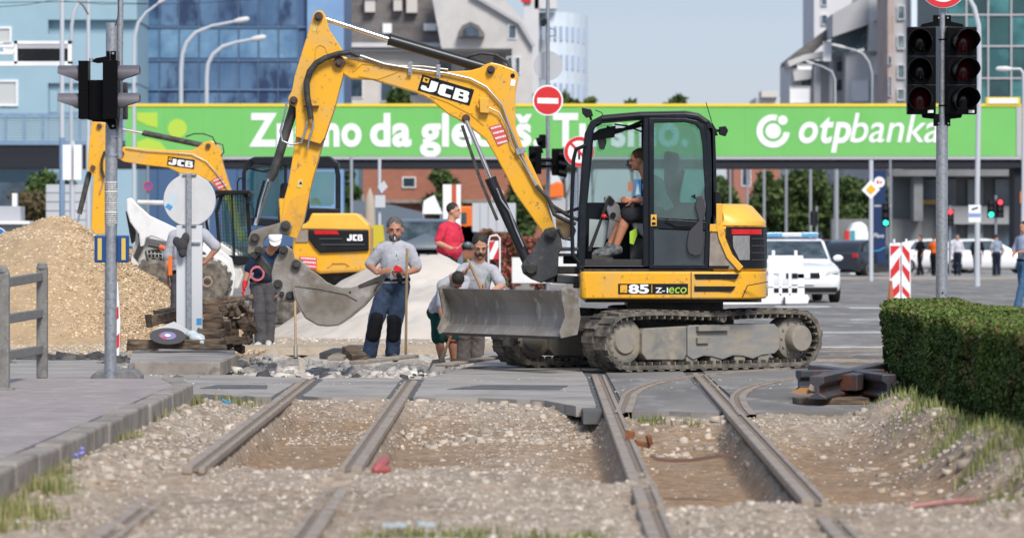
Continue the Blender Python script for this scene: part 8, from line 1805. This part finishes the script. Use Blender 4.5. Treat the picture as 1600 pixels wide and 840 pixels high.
t = thing('portable_toilet', 'white portable toilet cabin with a teal door behind the police car', 'cabin', (X(1342, 158), 158, 0)); d = 158; b = MB(); b.pp([(1327, 430), (1327, 360), (1333, 349), (1345, 346), (1354, 352), (1357, 364), (1357, 430)], d, 1.2); b.build('cabin', white_clean, t, bevel=.06); b = MB(); b.pbox(1329, 360, 1336, 425, d-.04, .05); b.build('door', mat('teal_door', (.05, .32, .36), .5), t); b = MB(); b.pbox(1321, 360, 1327, 425, d-.02, .5); b.build('side_panel', sign_red, t)
t = thing('camera_sign', 'white sign with a black camera mark and blue band on the lamp pole', 'sign', (X(1523, 119), 119, 0)); d = 119; b = MB(); b.pbox(1513.5, 320, 1532.5, 347, d, .03); b.build('plate', white_clean, t); b = MB(); b.pbox(1514, 333, 1532, 339, d-.01, .01); b.build('blue_band', mat('pale_blue_band', (.22, .32, .62), .5), t); b = MB(); b.pp([(1518, 326), (1528, 323), (1528, 325.5), (1519, 328.5)], d-.012, .01); b.build('camera_mark', black_paint, t)
t = thing('orange_sign', 'orange square sign at the right edge under the bridge end', 'sign', (X(1598, 118), 118, 0)); b = MB(); b.pbox(1594, 299, 1612, 317, 118, .04); b.build('plate', mat('sign_orange', (.75, .17, .02), .4), t); b = MB(); b.pp([(1597, 308), (1603, 304), (1603, 312)], 117.97, .02); b.build('mark', black_paint, t); b = MB(); b.ptube([(1606, 448), (1606, 299)], 2, 118.1, 8); b.build('post', steel, t)
for px, lab in ((1424, 'bicycle parked left of the far pedestrians'), (1444, 'second bicycle parked close to the signal pole')):
    d = 164; t = thing('bicycle', lab, 'bicycle', (X(px, d), d, 0), group='bicycles on the far pavement'); zc = .34
    for s in (-1, 1):
        b = MB(); ring = [Vector((X(px, d) + s*.5 + .33*math.cos(a), d, zc + .33*math.sin(a))) for a in [k*math.pi/10 for k in range(21)]]; b.tube(ring, .02, 6, caps=False); b.build('wheel', tyre, t)
    b = MB(); x0 = X(px, d); pf = lambda x, z: Vector((x0+x, d, z))
    for a_, c_ in (((-.5, .34), (-.12, .78)), ((-.12, .78), (.38, .80)), ((.38, .80), (0, .3)), ((0, .3), (-.5, .34)), ((-.16, .9), (0, .3)), ((.36, .98), (.5, .34))): b.tube([pf(*a_), pf(*c_)], .018, 6)
    b.build('frame', black_paint, t); b = MB(); b.ell(pf(-.17, .95), (.13, .06, .03)); b.build('saddle', black_rubber, t); b = MB(); b.tube([pf(.36, 1.0) + Vector((0, -.25, 0)), pf(.36, 1.0) + Vector((0, .25, 0))], .015, 6); b.build('handlebar', black_rubber, t)
# far pavement with kerb
slab('far_pavement', [(X(1310, 140), 400, 142, 235)], mat('far_paving', (.30, .285, .27), .9, c2=(.24, .23, .22), ns=1), z=.05, th=.2)
b = MB(); b.bb(X(1310, 140), 400, 141.7, 142, -.05, .06); tag(b.build('far_kerb', mat('kerb_tan', (.38, .32, .27), .9)), kind='structure')
slab('side_pavement', [(-400, X(1180, 112), 114, 300)], mat('far_paving_left', (.26, .25, .24), .9, c2=(.2, .2, .19), ns=1), z=.12, th=.2)
# blue disc sign at the left edge
t = thing('blue_sign', 'round blue road sign at the left edge behind the gravel heap', 'road sign', (X(-6, 70), 70, 0)); b = MB(); b.pin(-4, 370, 15, 70, .03, 28); b.build('plate', white_clean, t); b = MB(); b.pin(-4, 370, 13.5, 69.98, .02, 28); b.build('blue_field', mat('sign_blue', (.02, .18, .50), .4), t); b = MB(); b.ptube([(-4, 500), (-4, 356)], 2, 70.1, 8); b.build('post', steel, t)
t = thing('parking_sign', 'small round blue and red sign on a thin post behind the loader', 'road sign', (X(231, 118), 118, 0)); b = MB(); b.pin(231, 291, 7, 118, .03, 24); b.build('plate', mat('faded_violet', (.16, .10, .30), .5), t); b = MB(); disc(b, 231, 291, 7, 117.98, rin=5.4, seg=24); b.build('red_ring', sign_red, t); b = MB(); b.ptube([(231, 448), (231, 250)], 2, 118.1, 8); b.build('post', steel, t)

# ------------------------------------------------------------------ one object per separate piece
def split_islands(o):
    me = o.data; nv = len(me.vertices); par = list(range(nv))
    def find(a):
        while par[a] != a: par[a] = par[par[a]]; a = par[a]
        return a
    for e in me.edges:
        a, c = find(e.vertices[0]), find(e.vertices[1])
        if a != c: par[a] = c
    gr = {}
    for p in me.polygons: gr.setdefault(find(p.vertices[0]), []).append(p)
    if len(gr) < 2 or len(gr) > 40: return
    smooth = me.polygons[0].use_smooth; news = []
    for i, ps in enumerate(gr.values()):
        vs = sorted({v for p in ps for v in p.vertices}); ix = {v: k for k, v in enumerate(vs)}
        m2 = bpy.data.meshes.new(me.name); m2.from_pydata([me.vertices[v].co[:] for v in vs], [], [[ix[v] for v in p.vertices] for p in ps])
        for m in me.materials: m2.materials.append(m)
        if smooth: m2.polygons.foreach_set('use_smooth', [True]*len(m2.polygons)); m2.set_sharp_from_angle(angle=R(35))
        if i == 0: first = m2
        else:
            c = o.copy(); c.data = m2; col.objects.link(c)
    o.data = first
names = {'bucket', 'cab_window', 'end_plate', 'lift_arm', 'railing_post', 'pipe_bracket', 'hose', 'bracket', 'side_window', 'pole', 'leg', 'board', 'cap', 'bottom_roller', 'lift_cylinder_rod', 'clamp_band', 'clamp', 'console_gauge', 'cab_brackets', 'blue_lamp', 'boom_pin', 'bolt', 'hose_clamp', 'front_post', 'blade_arm', 'air_vent', 'stem', 'roof_cable', 'ceiling_cable', 'sign_back', 'window', 'terrace', 'pilaster', 'wheel', 'red_chevron', 'stick_pipe', 'boom_pipe', 'beam', 'wire', 'red_stripe', 'swing_pin', 'guard', 'panel_rib', 'joint', 'weld_seam', 'stick_pin', 'eyes', 'rear_frame'}
for o in list(bpy.data.objects):
    if o.type == 'MESH' and o.name.split('.')[0] in names and not (o.name.startswith('window') and len(o.data.polygons) > 60): split_islands(o)
